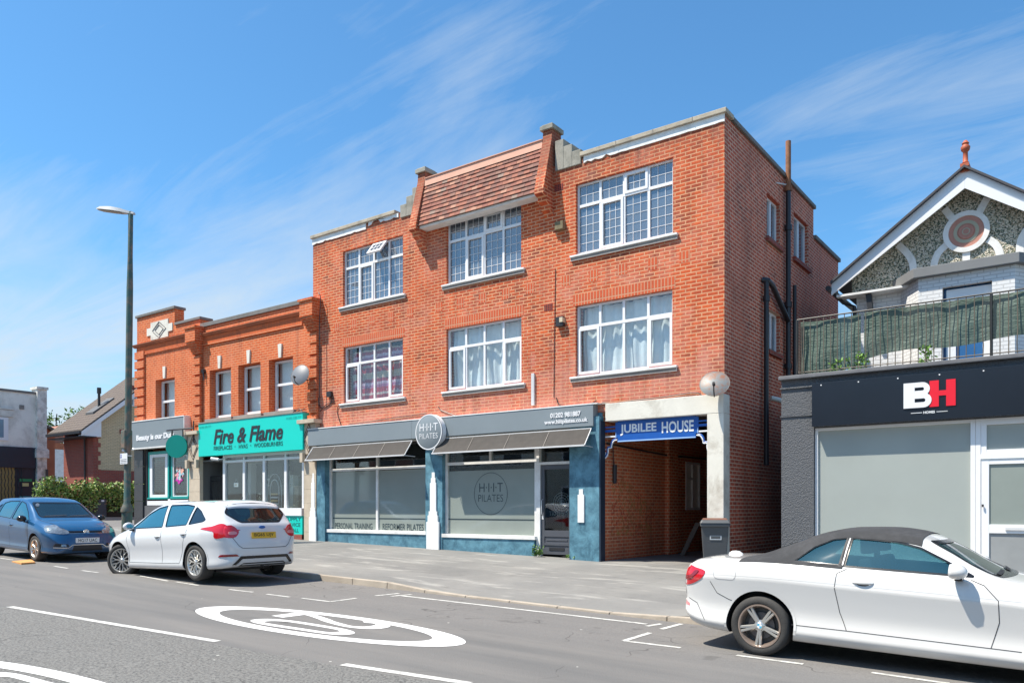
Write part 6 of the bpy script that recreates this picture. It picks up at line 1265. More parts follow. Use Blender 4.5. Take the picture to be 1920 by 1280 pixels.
TER = mk('pink_terracotta', (.46, .22, .17), rough=.8, var=.15, vs_=20); TEG = mk('sage_ring', (.40, .38, .28), rough=.8)
m = MB(); m.lathe([(0, -.02), (.05, -.03), (.08, -.02), (.14, -.03), (.15, -.01), (.325, -.012), (.325, .03), (0, .03)], (cx, YG - .02, cz), 'y', 40); m.build('roundel', TER, GH, smooth=40); m = MB(); ringmesh(m, cx, cz, .17, .235, YG - .037); ringmesh(m, cx, cz, .055, .075, YG - .055); m.each('roundel_band', TEG, GH)
def arc(pts, wd=.14):
    a, b_ = ribbon2(pts, wd); m = MB(); n = len(pts)
    for i in range(n - 1): m.add([(q[0], y_, q[1]) for y_ in (YG - .028, YG - .001) for q in (a[i], a[i+1], b_[i+1], b_[i])], [[0,1,2,3],[0,1,5,4],[3,2,6,7]])
    m.build('white_strap', WPAINT, GH)
def PP(*l): return [P(*q) for q in l]
arc(PP((1771, 392), (1788, 413))); arc(PP((1851, 372), (1836, 400))); arc(PP((1812, 470), (1812, 500)))
arc(smooth_line(PP((1776, 459), (1761, 473), (1753, 490), (1751, 505)), 4)); arc(smooth_line(PP((1853, 449), (1866, 458), (1873, 470), (1877, 487)), 4))
arc(smooth_line(PP((1684, 459), (1701, 475), (1711, 492), (1713, 512)), 4)); arc(smooth_line(PP((1912, 480), (1915, 450), (1930, 425)), 4))
# canted bay and band
yb_ = YG - .65; bl, brr = P(1722, 0, yb_)[0], P(1903, 0, yb_)[0]; zb0, zb1 = P(1722, 523, yb_)[1], P(1722, 505, yb_)[1]
bay = [(bl, yb_), (brr, yb_), (brr + .45, YG), (bl - .45, YG)]
wz = P(1800, 534, yb_)[1]; wxa, wxb = P(1767, 0, yb_)[0], P(1860, 0, yb_)[0]
m = MB(); m.quad((bl, yb_, 4.0), (wxa, yb_, 4.0), (wxa, yb_, zb0), (bl, yb_, zb0)); m.quad((wxb, yb_, 4.0), (brr, yb_, 4.0), (brr, yb_, zb0), (wxb, yb_, zb0)); m.quad((wxa, yb_, wz), (wxb, yb_, wz), (wxb, yb_, zb0), (wxa, yb_, zb0)); m.quad((bl, yb_, 4.0), (bl - .45, YG, 4.0), (bl - .45, YG, zb0), (bl, yb_, zb0)); m.quad((brr, yb_, 4.0), (brr + .45, YG, 4.0), (brr + .45, YG, zb0), (brr, yb_, zb0))
m.quad((wxa, yb_, 4), (wxa, yb_ + .15, 4), (wxa, yb_ + .15, wz), (wxa, yb_, wz)); m.quad((wxb, yb_, 4), (wxb, yb_ + .15, 4), (wxb, yb_ + .15, wz), (wxb, yb_, wz)); m.quad((wxa, yb_, wz), (wxb, yb_, wz), (wxb, yb_ + .15, wz), (wxa, yb_ + .15, wz))
m.build('bay', WBR, GH, fix=False)
m = MB(); m.prism([(bl - .08, yb_ - .12), (brr + .08, yb_ - .12), (brr + .6, YG - .002), (bl - .62, YG - .002)], 'z', zb0, zb1); m.build('grey_band', mk('band_grey', (.20, .205, .21), rough=.8, var=.1), GH, bevel=.012)
m = MB(); m.box(lx_ + .45, rx_ - .45, YG + .001, YG + .2, 4.0, 6.449); m.box(lx_ + .46, lx_ + .7, YG + .2, YG + 8, 4.0, 6.45); m.build('wall', WBR, GH)
m = MB(); m.box(lx_ + .1, rx_ - .1, yo + .03, YG - .001, 6.40, 6.449); m.build('flat_soffit', WPAINT, GH)
m = MB(); y_ = yb_ + .1; f = .17; m.box(wxa + .06, wxa + .06 + f, y_, y_ + .06, 4, wz - .05); m.box(wxb - f, wxb, y_, y_ + .06, 4, wz - .05); m.box(wxa + .06, wxb, y_ + .001, y_ + .061, wz - .05 - f * 1.3, wz - .05); fr = m.build('window', UPVC, GH); m = MB(); m.box(wxa, wxb, y_ + .07, y_ + .08, 4, wz); m.build('pane', mk('blue_glass', (.03, .12, .30), rough=.05), fr)
m = MB(); x_, z_ = P(1629, 545, YG - .2); m.prism([(x_ - .07, z_ + .02), (x_ + .05, z_ + .02), (x_ + .12, z_ - .9), (x_ + .04, z_ - .9)], 'y', YG - .25, YG - .15); m.build('eaves_bracket', BLACK, GH)
m = MB(); m.tube([(lx_ - .05, yo - .1, lz_ - .1), (lx_ - .05, YG + 8, lz_ - .1)], .06, 8); m.tube([(lx_, YG - .2, lz_ - .18), (lx_ + .2, YG - .1, lz_ - .4), (lx_ + .42, YG - .07, lz_ - .5), (lx_ + .42, YG - .07, 4)], .04, 8); m.build('gutter', BLACK, GH)
m = MB(); m.lathe([(.16, -.12), (.09, .0), (.05, .06), (.07, .1), (.05, .12), (.045, .32), (.08, .36), (.09, .42), (.055, .47), (.07, .5), (.03, .56), (0, .57)], (ax, yo + .1, az + .05), 'z', 16); m.build('finial', mk('finial_terracotta', (.45, .10, .04), rough=.6, var=.15), GH, smooth=50)
m = MB(); m.box(ax - .08, ax + .08, yo - .05, YG + 8, az + .03, az + .1); m.build('ridge', MATS['finial_terracotta'], GH)
# brick boundary in the gap between the buildings
m = MB(); m.box(XR + .05, BHX - .02, D + 5.5, D + 5.6, -.2, 2.2); m.build('alley_gate', MATS['dark_boards'], **lab('dark board gate at the back of the narrow gap beside the grey shop', 'gate'))
# ================================================================== CARS
def pchip(pts):
    xs = [p[0] for p in pts]; ys = [p[1] for p in pts]; n = len(xs); h = [xs[i+1] - xs[i] for i in range(n-1)]; d = [(ys[i+1] - ys[i]) / h[i] for i in range(n-1)]
    mm = [d[0]] + [0 if d[i-1] * d[i] <= 0 else (2*h[i]+h[i-1] + h[i]+2*h[i-1]) / ((2*h[i]+h[i-1]) / d[i-1] + (h[i]+2*h[i-1]) / d[i]) for i in range(1, n-1)] + [d[-1]]
    def f(x):
        if x <= xs[0]: return ys[0]
        if x >= xs[-1]: return ys[-1]
        i = 0
        while x > xs[i+1]: i += 1
        t = (x - xs[i]) / h[i]
        return (2*t**3-3*t**2+1)*ys[i] + (t**3-2*t**2+t)*h[i]*mm[i] + (-2*t**3+3*t**2)*ys[i+1] + (t**3-t**2)*h[i]*mm[i+1]
    return f
class Body:
    def __init__(s, spec):
        s.sp = spec; s.f = {k: pchip(v) for k, v in spec['p'].items()}; s.xr, s.xf = spec['ext']
    def section(s, x, ins=0.0, floor=None):
        f = s.f; zb, zt, zs, ws, wm, wr, zr = (f[k](x) for k in ('zb', 'zt', 'zs', 'ws', 'wm', 'wr', 'zr'))
        zs = min(zs, zt - .012); zr = min(max(zr, zs + .004), zt - .004); H = zs - zb; zb2 = zb
        zz = lambda q: zb + H * q
        sc = s.sp['side']
        c = [(0, zb), (wm * .55, zb), (wm * .86, zb)]
        c += [(wm + o, zz(q)) for q, o in sc]
        c += [(ws, zs), (ws * .80 + wr * .20, zs + (zr - zs) * .24), (ws * .42 + wr * .58 + .008, zs + (zr - zs) * .62), (wr, zr), (wr * .86, zr + (zt - zr) * .50), (wr * .5, zr + (zt - zr) * .86), (0, zt)]
        out = []
        n = len(c); K = 5
        sharp = set(s.sp.get('sharp', ()))
        for i in range(n - 1):
            p0 = c[i-1] if i and i not in sharp else c[i]; p3 = c[i+2] if i + 2 < n and (i + 1) not in sharp else c[i+1]
            p1, p2 = c[i], c[i+1]
            if i == 0: p0 = (-c[1][0], c[1][1])
            if i == n - 2: p3 = (-c[-2][0], c[-2][1])
            for k in range(K):
                t = k / K
                out.append(tuple(.5 * (2*p1[a] + (p2[a]-p0[a])*t + (2*p0[a]-5*p1[a]+4*p2[a]-p3[a])*t*t + (3*p1[a]-p0[a]-3*p2[a]+p3[a])*t**3) for a in (0, 1)))
        out.append(c[-1])
        if ins:
            fl = floor
            out = [(max(0, w_ - ins) if w_ > 0 else 0, min(max(z, fl), zt - ins * .8) if z < zt - ins else z - ins * .9) for w_, z in out]
        return out
    def mesh(s, name, ins=0.0, floor=.4, x0=None, x1=None, mats=(), N=110):
        x0 = s.xr if x0 is None else x0; x1 = s.xf if x1 is None else x1; xs = []
        for i in range(N + 1):
            t = i / N; u = .5 - .5 * math.cos(math.pi * t); xs.append(x0 + (x1 - x0) * (.45 * t + .55 * u))
        if ins:
            N2 = 40; xs = [x0 + (x1 - x0) * i / N2 for i in range(N2 + 1)]
        m = MB(); rows = []
        for x in xs:
            h = s.section(x, ins, floor)
            if ins:
                hh = [h[0]]
                h = [(w_, z + j * 1e-4) for j, (w_, z) in enumerate(h)]
            ring = [(x, w_, z) for w_, z in h] + [(x, -w_, z) for w_, z in h[-2:0:-1]]; rows.append(ring)
        n = len(rows[0])
        m.add([p for r_ in rows for p in r_], [[i*n+k, i*n+(k+1)%n, (i+1)*n+(k+1)%n, (i+1)*n+k] for i in range(len(rows)-1) for k in range(n)] + [list(range(n))[::-1], list(range((len(rows)-1)*n, len(rows)*n))])
        me = bpy.data.meshes.new(name); me.from_pydata(m.v, [], m.f)
        for q in mats: me.materials.append(q)
        bm = bmesh.new(); bm.from_mesh(me); bmesh.ops.recalc_face_normals(bm, faces=bm.faces); bm.to_mesh(me); bm.free()
        return me
def tmpobj(me): o = bpy.data.objects.new('tmp', me); COL.objects.link(o); return o
def boolean(me, cutters):
    o = tmpobj(me); cs = []
    for c in cutters:
        oc = tmpobj(c); cs.append(oc); md = o.modifiers.new('b', 'BOOLEAN'); md.operation = 'DIFFERENCE'; md.object = oc; md.solver = 'EXACT'
    dg = bpy.context.evaluated_depsgraph_get(); res = bpy.data.meshes.new_from_object(o.evaluated_get(dg))
    for q in [o] + cs: COL.objects.unlink(q); bpy.data.objects.remove(q)
    return res
def prism_mesh(poly, axis, lo, hi, mats, mi):
    m = MB(); m.prism(poly, axis, lo, hi, mi); me = bpy.data.meshes.new('cut'); me.from_pydata(m.v, [], m.f)
    for q in mats: me.materials.append(q)
    me.polygons.foreach_set('material_index', m.m); bm = bmesh.new(); bm.from_mesh(me); bmesh.ops.recalc_face_normals(bm, faces=bm.faces); bm.to_mesh(me); bm.free(); return me
def cyl_mesh(x, z, r, y0, y1, mats, mi, n=48):
    return prism_mesh([(x + r * math.cos(a / n * 2 * math.pi), z + r * math.sin(a / n * 2 * math.pi)) for a in range(n)], 'y', y0, y1, mats, mi)
def bvh_of(me): bm = bmesh.new(); bm.from_mesh(me); t = BVHTree.FromBMesh(bm); bm.free(); return t
def cast(bv, axis, sg, a, b_):
    if axis == 'y': o, d = Vector((a, sg * 3, b_)), Vector((0, -sg, 0))
    elif axis == 'x': o, d = Vector((sg * 4, a, b_)), Vector((-sg, 0, 0))
    else: o, d = Vector((a, b_, 3)), Vector((0, 0, -1))
    h = bv.ray_cast(o, d)
    if h[0] is None:
        h = bv.find_nearest(o + d * (2.2 if axis == 'y' else (1.9 if axis == 'x' else 1.8)))
    return h[0], h[1], -d
def patch(name, poly, axis, sg, bv, off, mat, parent, grid=.05, depth=.012, smooth=50, **k):
    bm = bmesh.new(); vs = [bm.verts.new((p[0], p[1], 0)) for p in poly]; bm.faces.new(vs)
    for ax in (0, 1):
        lo = min(p[ax] for p in poly); hi = max(p[ax] for p in poly); q = math.floor(lo / grid) * grid + grid
        while q < hi - 1e-4:
            nv = Vector((1, 0, 0)) if ax == 0 else Vector((0, 1, 0)); bmesh.ops.bisect_plane(bm, geom=bm.verts[:] + bm.edges[:] + bm.faces[:], plane_co=nv * q, plane_no=nv, dist=1e-5); q += grid
    for v in bm.verts:
        p, n, back = cast(bv, axis, sg, v.co.x, v.co.y); nn = (n * .75 + back * .25).normalized() if n.dot(back) > 0 else back; v.co = p + nn * off
    if depth:
        be = [e for e in bm.edges if len(e.link_faces) == 1]; r_ = bmesh.ops.extrude_edge_only(bm, edges=be); back = {'y': Vector((0, -sg, 0)), 'x': Vector((-sg, 0, 0)), 'z': Vector((0, 0, -1))}[axis]
        for g in r_['geom']:
            if isinstance(g, bmesh.types.BMVert): g.co += back * (depth + max(off, 0))
    bmesh.ops.recalc_face_normals(bm, faces=bm.faces)
    me = bpy.data.meshes.new(name); bm.to_mesh(me); bm.free(); me.materials.append(mat)
    me.polygons.foreach_set('use_smooth', [True] * len(me.polygons)); me.set_sharp_from_angle(angle=R(smooth))
    return link(bpy.data.objects.new(name, me), parent, **k)
def ribbon3(name, pts, wd, axis, sg, bv, off, mat, parent, closed=False):
    P = [Vector(p) for p in pts]; out = []
    for a, b_ in zip(P, P[1:] + (P[:1] if closed else [])):
        n = max(1, int((b_ - a).length / .03)); out += [a.lerp(b_, i / n) for i in range(n)]
    if not closed: out.append(P[-1])
    L_, R2 = ribbon2([tuple(p) for p in out], wd, closed); m = MB()
    def pj(q): p, n, back = cast(bv, axis, sg, *q); nn = (n + back * .4).normalized() if n.dot(back) > 0 else back; return p + nn * off
    A = [pj(q) for q in L_]; B = [pj(q) for q in R2]; n = len(A)
    for i in range(n if closed else n - 1): j = (i + 1) % n; m.quad(A[i], A[j], B[j], B[i])
    return m.build(name, mat, parent, smooth=60)
def smoothpoly(pts, n=4): return smooth_line(pts, n, True)
def rnd(pts, r, n=4):
    out = []; k = len(pts)
    for i in range(k):
        p0, p1, p2 = (Vector(pts[(i + j) % k]) for j in (-1, 0, 1)); a, b_ = (p0 - p1), (p2 - p1); ra = min(r, a.length * .45, b_.length * .45); A, B = p1 + a.normalized() * ra, p1 + b_.normalized() * ra
        for j in range(n + 1): t = j / n; out.append(tuple((1-t)**2 * A + 2*t*(1-t) * p1 + t*t * B))
    return out
TYRE = mk('tyre_rubber', (.035, .034, .033), rough=.85, var=.2, vs_=20, obj=True, dirt=(.11, .10, .09), dirtamt=.4, bmp=.3, bs=60); ALLOY = mk('alloy_silver', (.62, .61, .58), rough=.3, metal=.75, var=.04, obj=True); ALLOYG = mk('alloy_inner', (.10, .10, .10), rough=.5, metal=.4, obj=True); BRONZE = mk('alloy_rim_warm', (.46, .36, .30), rough=.35, metal=.7, var=.05, obj=True); DISCM = mk('brake_disc', (.16, .15, .15), rough=.45, metal=.6, obj=True)
CHROME = mk('chrome', (.75, .75, .76), rough=.12, metal=1, var=.02, obj=True); PBLACK = mk('gloss_black_plastic', (.012, .012, .014), rough=.18, var=.1, obj=True); MBLACK = mk('matt_black_plastic', (.022, .022, .024), rough=.6, obj=True)
SEATM = mk('dark_seat', (.035, .037, .042), rough=.8, obj=True); LENSR = mk('red_lens', (.55, .008, .015), rough=.08, coat=1, var=.15, vs_=14, obj=True); LENSD = mk('red_lens_dark', (.22, .005, .01), rough=.1, coat=1, obj=True); LENSP = mk('pink_lens', (.75, .25, .25), rough=.1, coat=1, obj=True); LENSW = mk('clear_lens', (.26, .28, .30), rough=.08, metal=.5, coat=1, var=.7, vs_=13, obj=True)
SEAM = mk('panel_gap', (.04, .04, .045), rough=.8, obj=True); SEAML = mk('panel_gap_soft', (.30, .30, .31), rough=.8, obj=True); PLY = mk('plate_yellow', (.72, .42, .03), rough=.5, var=.05, obj=True); PLW = mk('plate_white', (.75, .75, .74), rough=.5, obj=True); PLT = mk('plate_text', (.02, .02, .02), rough=.5, obj=True); SBLUE = mk('badge_blue', (.02, .12, .42), rough=.3, obj=True); LCYAN = mk('badge_cyan', (.10, .45, .65), rough=.3, obj=True)
def paint(name, col, flake=0): 
    m, t, b = nodes(name); b.inputs['Base Color'].default_value = (*col, 1); b.inputs['Roughness'].default_value = .32; b.inputs['Metallic'].default_value = flake; b.inputs['Coat Weight'].default_value = 1; b.inputs['Coat Roughness'].default_value = .02
    p = NN(t, 'ShaderNodeTexCoord').outputs['Object']; sp = NN(t, 'ShaderNodeSeparateXYZ'); t.links.new(p, sp.inputs[0])
    # road film: thicker low on the body
    low = mth(t, 'SUBTRACT', 1, mth(t, 'MULTIPLY', sp.outputs[2], 1.9), clamp=True); n = noise(t, p, 4, 6, .7)
    c = mixrgb(t, mth(t, 'MULTIPLY', mth(t, 'MULTIPLY', low, n), .55), col, (.32, .30, .27)); t.links.new(c, b.inputs['Base Color']); MATS[name] = m; return m
PWHITE = paint('white_car_paint', (.66, .65, .63)); PBLUE = paint('blue_car_paint', (.006, .075, .19), .25); PWHITE2 = paint('white_hatchback_paint', (.66, .67, .68))
CGLASS = glass('car_side_glass', tint=(.45, .68, .70), refl=.07, opacity=.25, base=(.02, .13, .18)); CGLASD = glass('car_dark_glass', tint=(.12, .2, .2), refl=.08, opacity=.7, base=(.008, .014, .015)); CGLASB = glass('car_blue_glass', tint=(.2, .5, .6), refl=.10, opacity=.55, base=(.02, .18, .27)); CGLASW = glass('windscreen_glass', tint=(.35, .5, .5), refl=.08, opacity=.4, base=(.01, .035, .045))
FABRIC = mk('soft_top_fabric', (.038, .038, .040), rough=.9, var=.2, vs_=5, bmp=.4, bs=120, obj=True, dirt=(.10, .10, .105), dirtamt=.4, dscale=3)
def wheel(car, x, y, sg, r, rim, wd, style, steer=0, tname='wheel'):
    # local frame: wheel axis along y, outer face towards sg
    W = bpy.data.objects.new(tname, None)
    M = Matrix.Translation((x, y, r)) @ Matrix.Rotation(steer, 4, 'Z')
    def put(m, name, mats, parent, **k):
        m.v = [tuple(M @ Vector(v)) for v in m.v]; return m.build(name, mats, parent, **k)
    o = sg * wd / 2; m = MB(); tr = r - .002
    m.lathe([(rim + .004, o * .92), (rim + .02, o * 1.0), (rim + (tr - rim) * .55, o * 1.04), (tr - .014, o * .94), (tr, o * .80), (tr, -o * .80), (tr - .014, -o * .94), (rim, -o)], (0, 0, 0), 'y', 56, cap=False)
    WH = put(m, tname, [TYRE], car, smooth=45)
    m = MB(); m.lathe([(rim + .004, o * .93), (rim + .002, o * .98), (rim - .012, o * .98), (rim - .02, o * .85), (rim - .035, o * .5), (rim - .04, -o * .8), (rim, -o)], (0, 0, 0), 'y', 48, cap=False); put(m, 'rim', [BRONZE if style == 'five' else ALLOY], WH, smooth=40)
    m = MB(); m.lathe([(0, o * .30), (rim * .62, o * .30), (rim * .62, o * .24), (0, o * .24)], (0, 0, 0), 'y', 32); put(m, 'brake_disc', [DISCM], WH, smooth=40)
    m = MB(); m.lathe([(0, o * .05), (rim - .03, o * .05), (rim - .03, -o * .1), (0, -o * .1)], (0, 0, 0), 'y', 32); put(m, 'hub_well', [ALLOYG], WH, smooth=40)
    m = MB(); ya, yb = o * .90, o * .55
    def spoke(a0, a1, r0, r1, w0, w1, y0=None, y1=None):
        # tapered bar from (r0,a0) to (r1,a1)
        p0 = Vector((r0 * math.cos(a0), 0, r0 * math.sin(a0))); p1 = Vector((r1 * math.cos(a1), 0, r1 * math.sin(a1))); t = (p1 - p0).normalized(); n = Vector((-t.z, 0, t.x))
        y0 = ya * .86 if y0 is None else y0; y1 = ya if y1 is None else y1; th = sg * .03
        vs = [p0 + n * w0 + Vector((0, y0 - th * .3, 0)), p0 - n * w0 + Vector((0, y0 - th * .3, 0)), p1 - n * w1 + Vector((0, y1 - th * .3, 0)), p1 + n * w1 + Vector((0, y1 - th * .3, 0)), p0 + n * w0 * .6 + Vector((0, y0, 0)), p0 - n * w0 * .6 + Vector((0, y0, 0)), p1 - n * w1 * .6 + Vector((0, y1, 0)), p1 + n * w1 * .6 + Vector((0, y1, 0)), p0 + n * w0 + Vector((0, y0 - th, 0)), p0 - n * w0 + Vector((0, y0 - th, 0)), p1 - n * w1 + Vector((0, y1 - th, 0)), p1 + n * w1 + Vector((0, y1 - th, 0))]
        m.add(vs, [[4, 5, 6, 7], [0, 1, 5, 4], [2, 3, 7, 6], [0, 4, 7, 3], [1, 2, 6, 5], [8, 9, 1, 0], [9, 10, 2, 1], [10, 11, 3, 2], [11, 8, 0, 3], [8, 11, 10, 9]])
    rs = rim - .012; two = 2 * math.pi
    if style == 'five':
        for k in range(5):
            a = two * k / 5 - math.pi / 2 - .06
            for d_ in (-.12, .12): spoke(a + d_ * 1.35, a + d_ * .85, .045, rs, .017, .015)
    elif style == 'mesh':
        for k in range(10):
            a = two * k / 10 + .1; spoke(a, a, .04, rs * .62, .013, .012)
            for d_ in (-.20, .20): spoke(a, a + d_, rs * .58, rs, .012, .012)
    else:
        for k in range(10): a = two * k / 10 + (.10 if k % 2 else -.10) + .2; spoke(a, a, .04, rs, .011, .016)
    put(m, 'spokes', [BRONZE if style == 'ten' else ALLOY], WH, smooth=30)
    m = MB(); m.lathe([(0, ya * .95), (.03, ya * .95), (.038, ya * .88), (.062, ya * .82), (.065, ya * .4), (0, ya * .4)], (0, 0, 0), 'y', 24); put(m, 'hub', [ALLOY], WH, smooth=40)
    if style == 'five':
        for q in range(4):
            m = MB(); m.add([(0, ya * .955, 0)] + [(.028 * math.cos(two * (q + j / 4) / 4), ya * .955, .028 * math.sin(two * (q + j / 4) / 4)) for j in range(5)], [[0, 1, 2, 3, 4, 5]]); put(m, 'hub_badge', [LCYAN if q % 2 else UPVC], WH)
    m = MB()
    for k in range(5): a = two * k / 5; m.lathe([(0, ya * .86), (.007, ya * .86), (.007, ya * .8), (0, ya * .8)], (.047 * math.cos(a), 0, .047 * math.sin(a)), 'y', 8)
    for w_ in m.split(): put(w_, 'wheel_bolt', [MBLACK], WH)
    bpy.data.objects.remove(W)
def rbox(m, c, s, rot=None, mi=0): x, y, z = c; a, b_, d_ = s; m.box(x - a / 2, x + a / 2, y - b_ / 2, y + b_ / 2, z - d_ / 2, z + d_ / 2, mi)
def seats(car, x, rear, zf=.42, roof=False, h=.62):
    for xx, ys_ in ((x, (-.36, .36)),):
        for y_ in ys_:
            m = MB(); m.prism([(xx + .30, zf), (xx + .32, zf + .16), (xx - .12, zf + .14), (xx - .30, zf + .14 + h), (xx - .42, zf + .12 + h), (xx - .30, zf)], 'y', y_ - .24, y_ + .24); s_ = m.build('seat', SEATM, car, bevel=.04, smooth=40)
            m = MB(); m.prism([(xx - .30, zf + .18 + h), (xx - .33, zf + .36 + h), (xx - .43, zf + .35 + h), (xx - .42, zf + .17 + h)], 'y', y_ - .13, y_ + .13); m.build('headrest', SEATM, s_, bevel=.03, smooth=40)
    if rear is not None:
        m = MB(); m.prism([(rear + .45, zf), (rear + .45, zf + .2), (rear, zf + .2), (rear - .15, zf + .6), (rear - .28, zf + .58), (rear - .2, zf)], 'y', -.62, .62); m.build('rear_seat', SEATM, car, bevel=.04, smooth=40)
def steering(car, x, y, z):
    m = MB(); m.tube([(x + .06 * math.sin(a), y + .18 * math.cos(a), z + .17 * math.sin(a)) for a in [k / 24 * 2 * math.pi for k in range(25)]], .014, 6); m.tube([(x, y, z), (x + .3, y, z - .1)], .02, 6); m.box(x - .01, x + .01, y - .16, y + .16, z - .02, z + .02); m.build('steering_wheel', MBLACK, car, smooth=50)
def mirror(car, x, y, z, sg, mat, mat2, s=1.0):
    m = MB(); n = 14; rings = []
    for i, (dx, w_, h) in enumerate(((-.055, .075, .055), (-.05, .095, .075), (-.02, .105, .085), (.03, .10, .08), (.075, .075, .055), (.095, .03, .025))):
        rings += [(x + dx * s, y + sg * (.10 + w_ * math.cos(a) ) * s, z + h * (math.sin(a) if math.sin(a) > 0 else math.sin(a) * .8) * s) for a in [k / n * 2 * math.pi for k in range(n)]]
    m.add(rings, [[i*n+k, i*n+(k+1)%n, (i+1)*n+(k+1)%n, (i+1)*n+k] for i in range(5) for k in range(n)] + [list(range(n)), list(range(5*n, 6*n))])
    o = m.build('door_mirror', mat, car, smooth=60)
    m = MB(); m.add([(x - .0555 * s, y + sg * (.10 + .068 * math.cos(a)) * s, z + .048 * math.sin(a) * s) for a in [k / n * 2 * math.pi for k in range(n)]], [list(range(n))]); m.build('mirror_glass', CHROME, o)
    m = MB(); m.prism([(x + .05, y - sg * .06), (x - .02, y - sg * .06), (x - .02, y + sg * .06), (x + .05, y + sg * .06)], 'z', z - .085 * s, z - .05 * s); m.build('mirror_arm', mat2, o, bevel=.01)
def handle(car, x, z, bv, sg, mat):
    p, n, _ = cast(bv, 'y', sg, x, z); m = MB(); k = 12; rings = []
    for t in [i / 10 for i in range(11)]:
        u = (t - .5) * .20; lift = .028 * math.sin(math.pi * t) ** .6 if 0 < t < 1 else 0; hh = .010 + .006 * math.sin(math.pi * t)
        q, _, _ = cast(bv, 'y', sg, x + u, z)
        rings += [(x + u, q.y + sg * (lift + .008 * math.cos(a)), z + hh * math.sin(a)) for a in [j / k * 2 * math.pi for j in range(k)]]
    m.add(rings, [[i*k+j, i*k+(j+1)%k, (i+1)*k+(j+1)%k, (i+1)*k+j] for i in range(10) for j in range(k)]); o = m.build('door_handle', mat, car, smooth=60)
    patch('handle_recess', [(x + .06 * math.cos(a), z - .012 + .022 * math.sin(a)) for a in [j / 16 * 6.283 for j in range(16)]], 'y', sg, bv, .002, SEAM, o, depth=0)
def plate(car, s, c, wd, ht, axis_sg, mat, x_of, tilt=0, name='number_plate'):
    y0, z0 = c; sg = axis_sg; X = lambda z: x_of + tilt * (z - z0)
    P = lambda y, z, d_: (X(z) + sg * d_, y, z)
    m = MB(); m.add([P(y, z, d_) for d_ in (0, .008) for y, z in ((y0 - wd/2, z0 - ht/2), (y0 + wd/2, z0 - ht/2), (y0 + wd/2, z0 + ht/2), (y0 - wd/2, z0 + ht/2))], [[0,1,2,3],[4,5,6,7],[0,1,5,4],[1,2,6,5],[2,3,7,6],[3,0,4,7]])
    o = m.build(name, mat, car); m = MB()
    # text runs left to right for someone facing this end of the car
    dy = 1 if sg > 0 else -1
    txt(m, s, lambda u, v: P(y0 + dy * (u - .5) * wd * .80, z0 + (v - .5) * ht * .70, .011), offset=.008, spacing=1.02); m.build('lettering', PLT, o)
